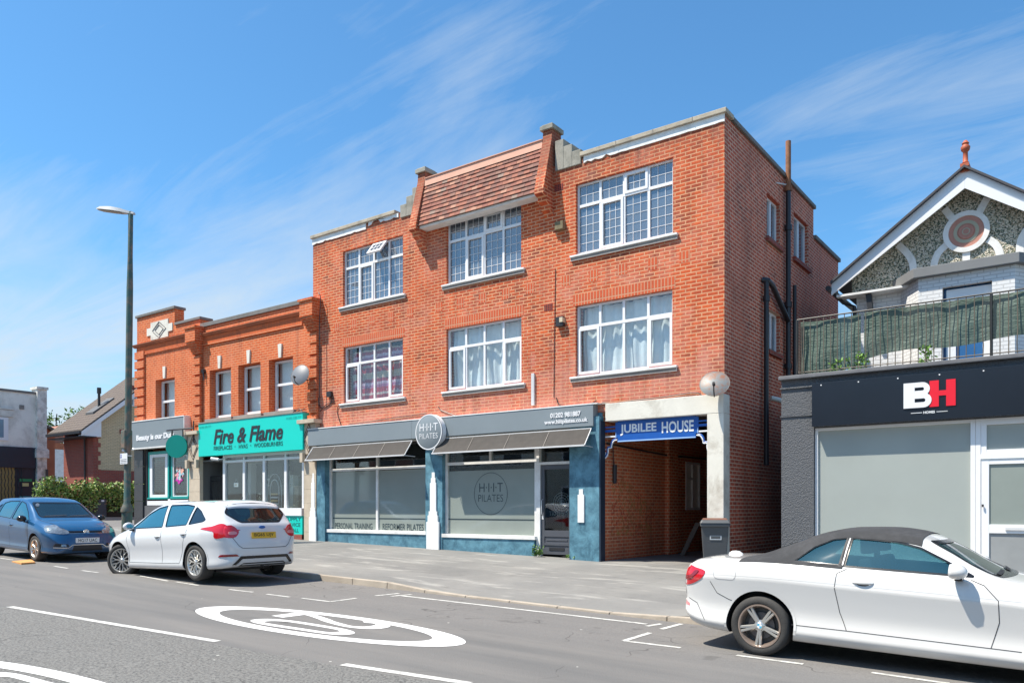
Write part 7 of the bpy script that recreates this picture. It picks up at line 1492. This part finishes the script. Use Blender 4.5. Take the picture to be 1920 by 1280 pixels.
def make_car(name, loc, rz, ry, label, spec):
    car = lthing(name, loc, label, 'car', None, rz, ry); car['_local'] = 1
    B = Body(spec); pm = spec['paint']; mats = [pm, MBLACK, spec.get('roofmat', pm), SEATM]
    outer = B.mesh('body', mats=mats); bv = bvh_of(outer)
    # roof material where the spec asks for a fabric top
    if 'fabric' in spec:
        f0, f1 = spec['fabric']; 
        nr = 2 * (len(B.section(0)) - 1); kb = (3 + len(spec['side'])) * 5
        for p in outer.polygons:
            c = p.center; k = p.index % nr; k = min(k, nr - 1 - k)
            if f0(c.x) and (k >= kb + 1 if c.x < -.50 else c.z > f1(B, c.x)): p.material_index = 2
    xa, xr_ = spec['axles']; ar = spec['arch']; hw = spec['hw']
    cuts = []
    for x in (xa, xr_):
        for sg in (-1, 1): cuts.append(cyl_mesh(x, spec['tr'] + .01, ar, sg * (hw - .30), sg * (hw + .3), mats, 1))
    cv = B.mesh('cavity', ins=.055, floor=.40, x0=spec['cab'][0], x1=spec['cab'][1], mats=mats)
    cv.polygons.foreach_set('material_index', [3] * len(cv.polygons)); cuts.append(cv)
    for poly in spec['side_glass']: cuts.append(prism_mesh(poly[0], 'y', -2, 2, mats, 1))
    ws_ = spec['screen']; cuts.append(prism_mesh(ws_[0], 'x', ws_[1], ws_[2], mats, 1))
    if 'rear_screen' in spec: rs_ = spec['rear_screen']; cuts.append(prism_mesh(rs_[0], 'x', rs_[1], rs_[2], mats, 1))
    body = boolean(outer, cuts)
    body.polygons.foreach_set('use_smooth', [True] * len(body.polygons)); body.set_sharp_from_angle(angle=R(32))
    if 'fabric' in spec:
        bm = bmesh.new(); bm.from_mesh(body); bmesh.ops.delete(bm, geom=[f for f in bm.faces if f.material_index != 2], context='FACES'); me2 = bpy.data.meshes.new('soft_top'); bm.to_mesh(me2); bm.free()
        bm = bmesh.new(); bm.from_mesh(body); bmesh.ops.delete(bm, geom=[f for f in bm.faces if f.material_index == 2], context='FACES'); bm.to_mesh(body); bm.free()
        for q in mats: me2.materials.append(q) if len(me2.materials) < len(mats) else None
        for v in me2.vertices: v.co += v.normal * .006
        link(bpy.data.objects.new('soft_top', me2), car)
    body.name = 'body'; link(bpy.data.objects.new('body', body), car)
    bpy.data.meshes.remove(outer)
    for poly, gm, nm in spec['side_glass']:
        for sg in (-1, 1): patch(nm, poly, 'y', sg, bv, -.006, gm, car, depth=0, smooth=60); ribbon3('window_trim', poly, .018, 'y', sg, bv, .003, spec.get('trim', PBLACK), car, closed=True)
    patch('windscreen', ws_[0], 'x', 1, bv, -.004, ws_[3], car, depth=0); ribbon3('screen_seal', ws_[0], .03, 'x', 1, bv, .003, PBLACK, car, closed=True)
    if 'rear_screen' in spec: patch('rear_window', rs_[0], 'x', -1, bv, -.003, rs_[3], car, depth=0); ribbon3('screen_seal', rs_[0], .028, 'x', -1, bv, .003, PBLACK, car, closed=True)
    for sg in (-1, 1):
        for q in spec['seams']: ribbon3('door_seam', q, .007, 'y', sg, bv, .002, spec.get('seam', SEAM), car)
        for hx, hz in spec['handles']: handle(car, hx, hz, bv, sg, spec.get('handlemat', pm))
        mx, my, mz = spec['mirror']; mirror(car, mx, sg * my, mz, sg, spec.get('mirmat', pm), PBLACK)
        for x in (xa, xr_):
            # wheel arch lip
            a0 = [(x + (ar + .012) * math.cos(a), spec['tr'] + .01 + (ar + .012) * math.sin(a)) for a in [math.pi * (-.05 + 1.1 * k / 28) for k in range(29)]]; ribbon3('arch_lip', a0, .026, 'y', sg, bv, .006, spec.get('lip', pm), car)
            wheel(car, x, sg * (hw - spec['tw'] / 2 - .018), sg, spec['tr'], spec['rim'], spec['tw'], spec['wstyle'], steer=spec.get('steer', 0) if x > 0 else 0)
    m = MB(); m.box(xr_ - .2, xa + .25, -hw + .32, hw - .32, .15, .30); m.build('underbody', MBLACK, car)
    seats(car, *spec['seats']); steering(car, *spec['wheelpos'])
    m = MB(); cx_ = spec['cab'][1]; m.prism([(cx_ - .42, .80), (cx_ - .06, spec['dashz']), (cx_ - .06, .6), (cx_ - .38, .55)], 'y', -.66, .66); m.build('dashboard', SEATM, car, bevel=.02)
    return car, B, bv
# ------------------------------------------------------------------ white five-door hatchback, seen from its rear left
SP = dict(paint=PWHITE2, ext=(-2.17, 2.19), axles=(1.324, -1.324), arch=.372, tr=.325, rim=.236, tw=.235, hw=.905, wstyle='mesh', steer=R(27), seam=SEAM,
 side=((.02, -.05), (.10, -.015), (.26, -.025), (.45, -.02), (.66, .0), (.84, -.004)), cab=(-1.75, .98), dashz=.93,
 p=dict(zt=[(-2.17, .62), (-2.155, .70), (-2.12, .82), (-2.10, .93), (-2.07, 1.00), (-2.01, 1.08), (-1.92, 1.22), (-1.84, 1.345), (-1.80, 1.395), (-1.74, 1.42), (-1.4, 1.455), (-.9, 1.472), (-.3, 1.478), (.05, 1.455), (.4, 1.375), (.75, 1.20), (1.05, 1.04), (1.16, .995), (1.5, .94), (1.8, .865), (2.0, .78), (2.12, .66), (2.19, .50)],
   zb=[(-2.17, .46), (-2.14, .32), (-2.05, .24), (-1.8, .21), (-1.3, .19), (1.3, .175), (1.9, .18), (2.1, .21), (2.19, .38)],
   zs=[(-2.17, .58), (-2.13, .74), (-2.08, .90), (-1.95, .985), (-1.6, 1.0), (-1.2, .985), (-.6, .955), (0, .935), (.9, .90), (1.2, .875), (1.6, .80), (1.9, .71), (2.1, .58), (2.19, .46)],
   ws=[(-2.17, .42), (-2.14, .56), (-2.08, .66), (-1.95, .755), (-1.75, .82), (-1.5, .85), (-1.2, .86), (0, .865), (.9, .855), (1.3, .84), (1.7, .79), (1.95, .68), (2.1, .56), (2.19, .42)],
   wm=[(-2.17, .48), (-2.14, .62), (-2.06, .74), (-1.92, .83), (-1.7, .885), (-1.5, .905), (1.3, .905), (1.6, .89), (1.85, .82), (2.05, .68), (2.19, .48)],
   wr=[(-2.17, .38), (-2.12, .52), (-2.07, .62), (-2.0, .66), (-1.9, .66), (-1.76, .60), (-1.5, .60), (-.9, .62), (0, .62), (.4, .64), (.75, .68), (1.05, .72), (1.2, .70), (1.6, .62), (1.9, .50), (2.19, .3)],
   zr=[(-2.17, .60), (-2.12, .80), (-2.07, .975), (-2.0, 1.045), (-1.9, 1.16), (-1.76, 1.33), (-1.5, 1.385), (-.9, 1.41), (-.3, 1.415), (.05, 1.395), (.4, 1.32), (.75, 1.155), (1.05, 1.01), (1.2, .965), (1.6, .895), (1.9, .80), (2.1, .64), (2.19, .48)]),
 sharp=(9,),
 side_glass=[(rnd([(.93, .955), (.52, 1.225), (.22, 1.345), (-.08, 1.385), (-.22, .975)], .03), CGLASB, 'side_window'), (rnd([(-.33, .98), (-.19, 1.388), (-.75, 1.385), (-1.02, 1.35), (-1.02, 1.01)], .03), CGLASB, 'side_window'), (rnd([(-1.09, 1.015), (-1.09, 1.335), (-1.30, 1.25), (-1.56, 1.09), (-1.5, 1.06)], .03), CGLASD, 'quarter_window')],
 screen=(rnd([(-.66, 1.02), (-.56, 1.36), (.56, 1.36), (.66, 1.02)], .06), .12, 1.4, CGLASW),
 rear_screen=(rnd([(-.42, 1.04), (-.63, 1.20), (-.50, 1.355), (0, 1.385), (.50, 1.355), (.63, 1.20), (.42, 1.04)], .05), -2.3, -1.2, CGLASD),
 seams=[[(-.235, .90), (-.27, .60), (-.26, .31)], [(.98, .92), (1.0, .75), (.93, .55), (.92, .31)], [(.92, .30), (-.26, .30), (-.84, .31)], [(-.84, .31), (-.93, .50), (-1.03, .80), (-1.10, .93)]],
 handles=[(-.13, .80), (-1.0, .845)], mirror=(.83, .85, .995), mirmat=PWHITE2, seats=(.05, -.95), wheelpos=(.5, -.36, .92))
SP['sharp'] = ()
fx = (-14.38, 8.08 + .905)
car, B, bv = make_car('parked_car', (fx[0], fx[1], -.023 * fx[0]), math.pi, .023, 'white hatchback facing away with front wheels turned, yellow plate BG65 UJV', SP)
for sg in (-1, 1):
    patch('tail_light', smoothpoly([(-1.52, .93), (-1.62, .955), (-1.80, .975), (-1.93, 1.02), (-2.02, .99), (-2.10, .90), (-2.08, .80), (-1.98, .76), (-1.88, .77), (-1.86, .87), (-1.72, .90)], 3), 'y', sg, bv, .006, LENSR, car, grid=.04)
    patch('tail_light', smoothpoly([(sg * .50, .86), (sg * .54, .93), (sg * .62, .985), (sg * .72, .96), (sg * .76, .80), (sg * .70, .765), (sg * .58, .775)], 3), 'x', -1, bv, .008, LENSR, car, grid=.04)
    patch('reversing_light', smoothpoly([(sg * .55, .83), (sg * .57, .875), (sg * .68, .87), (sg * .68, .82)], 3), 'x', -1, bv, .014, LENSP, car, grid=.04)
    patch('rear_reflector', rnd([(sg * .52, .435), (sg * .58, .475), (sg * .78, .47), (sg * .80, .43)], .012), 'x', -1, bv, .008, LENSD, car, grid=.05)
    ribbon3('tailgate_seam', [(sg * .60, .97), (sg * .66, .90), (sg * .63, .76), (sg * .53, .62), (sg * .46, .575), (0, .57)], .009, 'x', -1, bv, .003, SEAM, car)
    patch('headlight', smoothpoly([(1.62, .70), (1.70, .78), (1.92, .76), (2.06, .66), (2.0, .62), (1.8, .64)], 3), 'y', sg, bv, .006, LENSW, car)
patch('bumper_strip', [(-.64, .285), (-.50, .435), (.50, .435), (.64, .285), (.575, .285), (.465, .385), (-.465, .385), (-.575, .285)], 'x', -1, bv, .006, PBLACK, car, grid=.08); patch('diffuser', [(-.57, .27), (-.465, .383), (.465, .383), (.57, .27), (.52, .27), (.43, .315), (-.43, .315), (-.52, .27)], 'x', -1, bv, .010, ALU, car, grid=.08); patch('diffuser_core', [(-.51, .255), (-.43, .312), (.43, .312), (.51, .255)], 'x', -1, bv, .004, MBLACK, car, grid=.08)
pp, _, _ = cast(bv, 'x', -1, 0, .80); plate(car, 'BG65 UJV', (0, .80), .52, .112, -1, PLY, pp.x - .02, tilt=.10)
m = MB(); p2, _, _ = cast(bv, 'x', -1, 0, .945); m.lathe([(0, -.006), (.05, -.006), (.05, .006), (0, .006)], (p2.x - .006, 0, .945), 'x', 24); m.v = [(v[0], v[1] * 1.3, .945 + (v[2] - .945) * .55) for v in m.v]; m.build('badge', SBLUE, car)
patch('roof_spoiler', [(-1.78, -.60), (-1.84, -.54), (-1.865, 0), (-1.84, .54), (-1.78, .60), (-1.50, .57), (-1.50, -.57)], 'z', 1, bv, .012, PWHITE2, car, grid=.08, depth=.03)
m = MB(); p3, _, _ = cast(bv, 'z', 1, -1.45, .0); m.tube([(-1.45, 0, p3.z), (-1.52, 0, p3.z + .05)], .012, 6); m.build('aerial', MBLACK, car)
for sg in (-1, 1): ribbon3('roof_gutter', [(-1.6, sg * .56), (-.9, sg * .585), (.1, sg * .58)], .012, 'z', 1, bv, .002, SEAM, car)
m = MB(); m.tube([(-1.9, -.0, .26), (-2.1, .0, .26)], .03, 8); m.build('tow_eye', MBLACK, car)
# ------------------------------------------------------------------ blue hatchback, seen from its front right
SB = dict(paint=PBLUE, ext=(-1.90, 2.06), axles=(1.235, -1.235), arch=.345, tr=.298, rim=.205, tw=.20, hw=.835, wstyle='ten', seam=SEAM,
 side=((.02, -.05), (.10, -.012), (.28, -.022), (.46, -.012), (.66, .0), (.84, -.004)), cab=(-1.5, .92), dashz=.92,
 p=dict(zt=[(-1.90, .60), (-1.88, .80), (-1.84, .95), (-1.74, 1.15), (-1.60, 1.36), (-1.45, 1.42), (-1.0, 1.45), (-.4, 1.462), (0, 1.445), (.35, 1.36), (.70, 1.18), (1.0, 1.02), (1.12, .97), (1.45, .92), (1.72, .845), (1.88, .77), (1.97, .68), (2.03, .56), (2.06, .42)],
   zb=[(-1.90, .42), (-1.84, .28), (-1.6, .21), (-1.2, .2), (1.2, .19), (1.8, .19), (1.98, .21), (2.06, .30)],
   zs=[(-1.90, .55), (-1.85, .80), (-1.74, .93), (-1.4, .965), (-.8, .94), (0, .91), (.9, .885), (1.15, .865), (1.5, .80), (1.75, .72), (1.9, .62), (2.0, .50), (2.06, .38)],
   ws=[(-1.90, .60), (-1.82, .72), (-1.6, .78), (-1.2, .80), (0, .80), (.9, .795), (1.3, .785), (1.6, .755), (1.8, .70), (1.93, .61), (2.01, .52), (2.06, .44)],
   wm=[(-1.90, .66), (-1.82, .77), (-1.5, .83), (1.2, .835), (1.5, .825), (1.75, .78), (1.92, .69), (2.02, .58), (2.06, .50)],
   wr=[(-1.90, .5), (-1.8, .62), (-1.6, .56), (-1.3, .57), (0, .58), (.35, .60), (.70, .64), (1.0, .68), (1.15, .66), (1.5, .62), (1.8, .54), (1.97, .44), (2.06, .36)],
   zr=[(-1.90, .58), (-1.84, .92), (-1.74, 1.12), (-1.58, 1.30), (-1.3, 1.37), (-.4, 1.40), (0, 1.38), (.35, 1.30), (.70, 1.13), (1.0, .985), (1.15, .94), (1.5, .885), (1.75, .81), (1.9, .72), (2.0, .56), (2.06, .40)]),
 side_glass=[(rnd([(.82, .93), (.50, 1.15), (.22, 1.31), (-.05, 1.36), (-.13, .94)], .03), CGLASB, 'side_window'), (rnd([(-.20, .945), (-.13, 1.362), (-.7, 1.35), (-.98, 1.30), (-1.02, .985)], .03), CGLASB, 'side_window'), (rnd([(-1.08, 1.0), (-1.05, 1.28), (-1.22, 1.2), (-1.34, 1.05)], .03), CGLASD, 'quarter_window')],
 screen=(rnd([(-.60, 1.005), (-.53, 1.33), (.53, 1.33), (.60, 1.005)], .06), .12, 1.3, CGLASW),
 rear_screen=(rnd([(-.50, 1.05), (-.46, 1.32), (.46, 1.32), (.50, 1.05)], .05), -2.1, -1.1, CGLASD),
 seams=[[(-.16, .88), (-.18, .60), (-.17, .30)], [(.86, .88), (.90, .60), (.83, .30)], [(.83, .30), (-.17, .30), (-.80, .31)], [(-.80, .31), (-.92, .50), (-1.0, .80), (-1.03, .90)]],
 handles=[(-.06, .80), (-.93, .82)], mirror=(.74, .80, .96), mirmat=PBLACK, seats=(.02, -.85), wheelpos=(.46, -.36, .90), handlemat=PBLUE)
ang = R(-1.5); fx, fy = -19.58, 8.11; c0 = Vector((fx, fy, 0)) - Matrix.Rotation(ang, 3, 'Z') @ Vector((1.235, -.835, 0))
car, B, bv = make_car('parked_car', (c0.x, c0.y, -.023 * c0.x), ang, .023, 'blue five-door hatchback facing the camera at the left edge, front plate HG17 UAC', SB)
for sg in (-1, 1):
    patch('headlight', smoothpoly([(sg * .37, .665), (sg * .40, .735), (sg * .52, .775), (sg * .66, .83), (sg * .72, .80), (sg * .72, .70), (sg * .62, .655), (sg * .48, .645)], 3), 'x', 1, bv, .007, LENSW, car, grid=.04)
    patch('headlight', smoothpoly([(1.58, .80), (1.66, .845), (1.80, .79), (1.93, .70), (1.90, .665), (1.72, .69)], 3), 'y', sg, bv, .007, LENSW, car, grid=.04)
    patch('fog_light_surround', rnd([(sg * .40, .36), (sg * .42, .42), (sg * .66, .44), (sg * .69, .37)], .02), 'x', 1, bv, .004, MBLACK, car); patch('fog_light', rnd([(sg * .46, .37), (sg * .47, .415), (sg * .56, .42), (sg * .57, .37)], .02), 'x', 1, bv, .009, LENSW, car)
    ribbon3('chrome_strip', [(sg * .68, .345), (sg * .42, .335), (sg * .33, .40), (0, .402)], .014, 'x', 1, bv, .010, CHROME, car)
    ribbon3('bonnet_seam', [(1.02, sg * .68), (1.4, sg * .63), (1.75, sg * .53), (1.90, sg * .42)], .008, 'z', 1, bv, .002, SEAM, car)
    patch('tail_light', rnd([(-1.66, .80), (-1.62, .98), (-1.82, .98), (-1.86, .80)], .03), 'y', sg, bv, .006, LENSR, car)
patch('grille', [(-.38, .655), (-.38, .715), (.38, .715), (.38, .655)], 'x', 1, bv, .004, PBLACK, car); ribbon3('grille_trim', [(-.38, .655), (.38, .655)], .008, 'x', 1, bv, .008, CHROME, car)
patch('lower_grille', [(-.34, .26), (-.30, .39), (.30, .39), (.34, .26)], 'x', 1, bv, .004, MBLACK, car)
pp, _, _ = cast(bv, 'x', 1, 0, .685); m = MB(); m.lathe([(.052, -.008), (.063, -.008), (.063, .012), (.052, .012)], (pp.x + .01, 0, .685), 'x', 32, close=True); bd = m.build('badge', CHROME, car, smooth=40)
m = MB(); X = pp.x + .018; m.tube([(X, -.03, .725), (X, 0, .69), (X, .03, .725)], .006, 5); m.tube([(X, -.05, .705), (X, -.025, .645), (X, 0, .682), (X, .025, .645), (X, .05, .705)], .006, 5); m.lathe([(0, 0), (.052, 0), (.052, .004), (0, .004)], (X - .012, 0, .685), 'x', 24); m.build('emblem', CHROME, bd, smooth=40)
pp, _, _ = cast(bv, 'x', 1, 0, .50); plate(car, 'HG17 UAC', (0, .50), .52, .112, 1, PLW, pp.x + .012)
m = MB(); p3, _, _ = cast(bv, 'x', 1, -.48, 1.26); m.lathe([(0, 0), (.04, 0), (.04, .002), (0, .002)], (p3.x + .012, -.48, 1.28), 'x', 16); m.build('screen_sticker', UPVC, car)
for s_ in (-.25, .3): ribbon3('wiper', [(s_ - .25, 1.02), (s_ + .25, 1.045)], .012, 'x', 1, bv, .012, MBLACK, car)
# ------------------------------------------------------------------ white convertible with its fabric roof up
SC = dict(paint=PWHITE, ext=(-2.30, 2.24), axles=(1.48, -1.345), arch=.372, tr=.322, rim=.232, tw=.225, hw=.885, wstyle='five', seam=SEAM, roofmat=FABRIC,
 side=((.02, -.06), (.11, -.012), (.20, -.022), (.36, -.044), (.56, -.028), (.78, .0), (.90, -.022)), sharp=(8,), cab=(-1.18, .90), dashz=.95,
 p=dict(zt=[(-2.30, .66), (-2.285, .78), (-2.26, .92), (-2.22, .985), (-2.12, 1.015), (-1.8, 1.035), (-1.62, 1.045), (-1.45, 1.09), (-1.1, 1.24), (-.80, 1.355), (-.5, 1.41), (-.15, 1.42), (.06, 1.40), (.20, 1.365), (.40, 1.265), (.68, 1.10), (.88, 1.01), (1.02, .985), (1.6, .955), (1.93, .88), (2.11, .78), (2.19, .66), (2.24, .50)],
   zb=[(-2.30, .50), (-2.27, .36), (-2.15, .27), (-1.9, .22), (-1.3, .20), (1.4, .18), (2.03, .18), (2.17, .22), (2.24, .36)],
   zs=[(-2.30, .62), (-2.27, .84), (-2.22, .93), (-2.1, .955), (-1.7, .99), (-1.3, 1.005), (-.6, .985), (.2, .96), (.85, .94), (1.2, .915), (1.72, .85), (2.03, .74), (2.17, .60), (2.24, .46)],
   ws=[(-2.30, .60), (-2.26, .69), (-2.15, .75), (-1.9, .785), (-1.5, .80), (-1.0, .81), (0, .82), (.9, .82), (1.4, .81), (1.83, .76), (2.05, .66), (2.17, .54), (2.24, .42)],
   wm=[(-2.30, .64), (-2.26, .74), (-2.15, .81), (-1.9, .86), (-1.5, .885), (-1.0, .882), (.9, .87), (1.45, .885), (1.73, .865), (1.98, .78), (2.15, .64), (2.24, .48)],
   wr=[(-2.30, .5), (-2.24, .62), (-2.1, .69), (-1.7, .70), (-1.5, .68), (-1.2, .60), (-.8, .56), (0, .56), (.20, .58), (.5, .64), (.84, .70), (1.1, .70), (1.6, .64), (1.93, .56), (2.13, .42), (2.24, .3)],
   zr=[(-2.30, .64), (-2.25, .90), (-2.2, .96), (-2.1, .99), (-1.7, 1.015), (-1.5, 1.045), (-1.1, 1.17), (-.80, 1.285), (-.5, 1.335), (-.1, 1.345), (.08, 1.325), (.22, 1.29), (.41, 1.20), (.68, 1.055), (.88, .98), (1.05, .955), (1.6, .91), (1.93, .83), (2.11, .72), (2.19, .58), (2.24, .48)]),
 side_glass=[(rnd([(.66, 1.00), (.41, 1.13), (.18, 1.24), (-.04, 1.29), (-.28, 1.305), (-.47, 1.31), (-.50, 1.025)], .015), CGLASS, 'side_window'), (rnd([(-.545, 1.03), (-.515, 1.31), (-.66, 1.29), (-.84, 1.20), (-1.02, 1.045)], .02), CGLASS, 'quarter_window')],
 screen=(rnd([(-.64, 1.01), (-.54, 1.30), (.54, 1.30), (.64, 1.01)], .05), .22, 1.4, CGLASW),
 seams=[[(-.47, 1.0), (-.56, .95), (-.57, .80), (-.52, .55), (-.45, .375)], [(.64, .97), (.75, .93), (.87, .80), (.88, .60), (.82, .36)], [(-1.0, .375), (-.45, .372), (1.06, .352)], [(-1.92, .765), (-1.84, .64), (-1.70, .58), (-1.62, .56)], [(-2.22, .545), (-2.1, .50), (-1.98, .32)]],
 handles=[(-.30, .875)], mirror=(.53, .84, 1.045), mirmat=PWHITE, seats=(.0, -.95, .42, False, .55), wheelpos=(.45, -.36, .95), trim=PBLACK,
 fabric=(lambda x: -1.62 < x < .205, lambda B, x: min(B.f['zs'](x) + .012 + max(0, x + 1.03) * .85, B.f['zr'](x) - .05)))
ang = R(-.4); fx, fy = -2.95, 8.50; c0 = Vector((fx, fy, 0)) - Matrix.Rotation(ang, 3, 'Z') @ Vector((-1.345, -.885, 0))
car, B, bv = make_car('parked_car', (c0.x, c0.y, -.023 * c0.x), ang, .023, 'white two-door convertible with its black fabric roof raised, cut off by the right edge', SC)
for sg in (-1, 1):
    patch('tail_light', smoothpoly([(-2.275, .70), (-2.285, .80), (-2.26, .93), (-2.12, .905), (-1.99, .875), (-2.02, .80), (-2.10, .745), (-2.18, .71)], 3), 'y', sg, bv, .006, LENSR, car, grid=.04)
    patch('tail_light_band', smoothpoly([(-2.25, .77), (-2.18, .775), (-2.10, .83), (-2.07, .87), (-2.12, .87), (-2.17, .82), (-2.25, .80)], 3), 'y', sg, bv, .012, LENSP if False else LENSD, car, grid=.04)
    patch('tail_light', smoothpoly([(sg * .42, .74), (sg * .42, .86), (sg * .68, .90), (sg * .70, .74)], 3), 'x', -1, bv, .008, LENSR, car, grid=.05)
    fl = rnd([(-1.87, .80), (-1.90, .93), (-1.64, .935), (-1.61, .85), (-1.64, .80)], .05); 
    if sg < 0: ribbon3('fuel_flap_seam', fl, .005, 'y', sg, bv, .002, SEAML, car, closed=True)
    patch('headlight', smoothpoly([(1.73, .70), (1.81, .79), (1.99, .76), (2.13, .68), (2.05, .63)], 3), 'y', sg, bv, .006, LENSW, car)
    patch('rear_reflector', rnd([(-2.285, .47), (-2.28, .515), (-2.20, .485), (-2.20, .455)], .01), 'y', sg, bv, .005, LENSP, car)
    ribbon3('door_crease', [(-2.0, .845), (-1.4, .855), (-.6, .845), (.4, .825), (1.3, .80)], .006, 'y', sg, bv, .0015, PWHITE, car)
for sg in (-1, 1): patch('door_pillar', [(-.50, 1.02), (-.47, 1.315), (-.525, 1.315), (-.56, 1.02)], 'y', sg, bv, .006, MBLACK, car, depth=0); ribbon3('pillar_trim', [(-.515, 1.03), (-.49, 1.30)], .012, 'y', sg, bv, .016, ALU, car)
m = MB(); p3, _, _ = cast(bv, 'z', 1, -1.95, 0); m.lathe([(.06, -.02), (.055, .015), (.03, .04), (0, .045)], (0, 0, 0), 'z', 16); m.v = [(v[0] * 1.6 - 1.95, v[1] * .7, v[2] + p3.z) for v in m.v]; m.build('roof_aerial', PWHITE, car, smooth=60)
patch('rear_window', rnd([(-.40, 1.12), (-.38, 1.28), (.38, 1.28), (.40, 1.12)], .05), 'x', -1, bv, .010, CGLASD, car)
ribbon3('wiper', [(.1, 1.015), (.55, 1.03)], .014, 'x', 1, bv, .014, MBLACK, car); ribbon3('wiper', [(-.55, 1.015), (-.1, 1.03)], .014, 'x', 1, bv, .014, MBLACK, car)
# ================================================================== OPPOSITE SIDE OF THE STREET (seen only in glass and paint)
OPB = [brick('opposite_brick', (.34, .12, .08), (.28, .10, .07), (.36, .30, .26)), mk('opposite_render', (.62, .58, .50), rough=.9), mk('opposite_cream', (.50, .46, .38), rough=.9)]
OGL = mk('opposite_glass', (.03, .04, .05), rough=.1)
strip([-60, 12], [-14, -9], .12).build('opposite_pavement', PAVE, kind='structure')
x = -46
for k in range(6):
    wd = 8.4; h = (6.4, 5.6, 7.2)[k % 3]; y0 = -14.0; z0 = -.023 * x
    HT = thing('terrace_house', (x + wd / 2, -16, z0), ('plain terraced house across the road, first from the left end', 'rendered terraced house across the road, second from the left end', 'taller cream house across the road, third from the left', 'brick terraced house across the road, opposite the studio', 'rendered terraced house across the road, opposite the passage', 'taller cream house across the road, opposite the grey shop')[k], 'house', 'terraced houses on the other side of the road')
    m = MB(); m.box(x, x + wd - .3, y0 - 7, y0, z0 - .5, z0 + h); m.build('wall', OPB[k % 3], HT)
    m = MB(); m.prism([(y0 + .4, z0 + h), (y0 - 3.5, z0 + h + 2.4), (y0 - 7.4, z0 + h)], 'x', x - .1, x + wd - .2); m.build('roof', ROOFT, HT)
    for zz_ in (1.0, 3.7):
        for xx in (1.2, 4.8): m = MB(); m.box(x + xx, x + xx + 1.7, y0 - .05, y0 + .03, z0 + zz_, z0 + zz_ + 1.4); m.box(x + xx + .08, x + xx + 1.62, y0, y0 + .035, z0 + zz_ + .08, z0 + zz_ + 1.32, 1); m.build('window', [UPVC, OGL], HT)
    m = MB(); m.box(x + 3.4, x + 4.4, y0, y0 + .05, z0, z0 + 2.1); m.build('door', NAVY, HT); x += wd
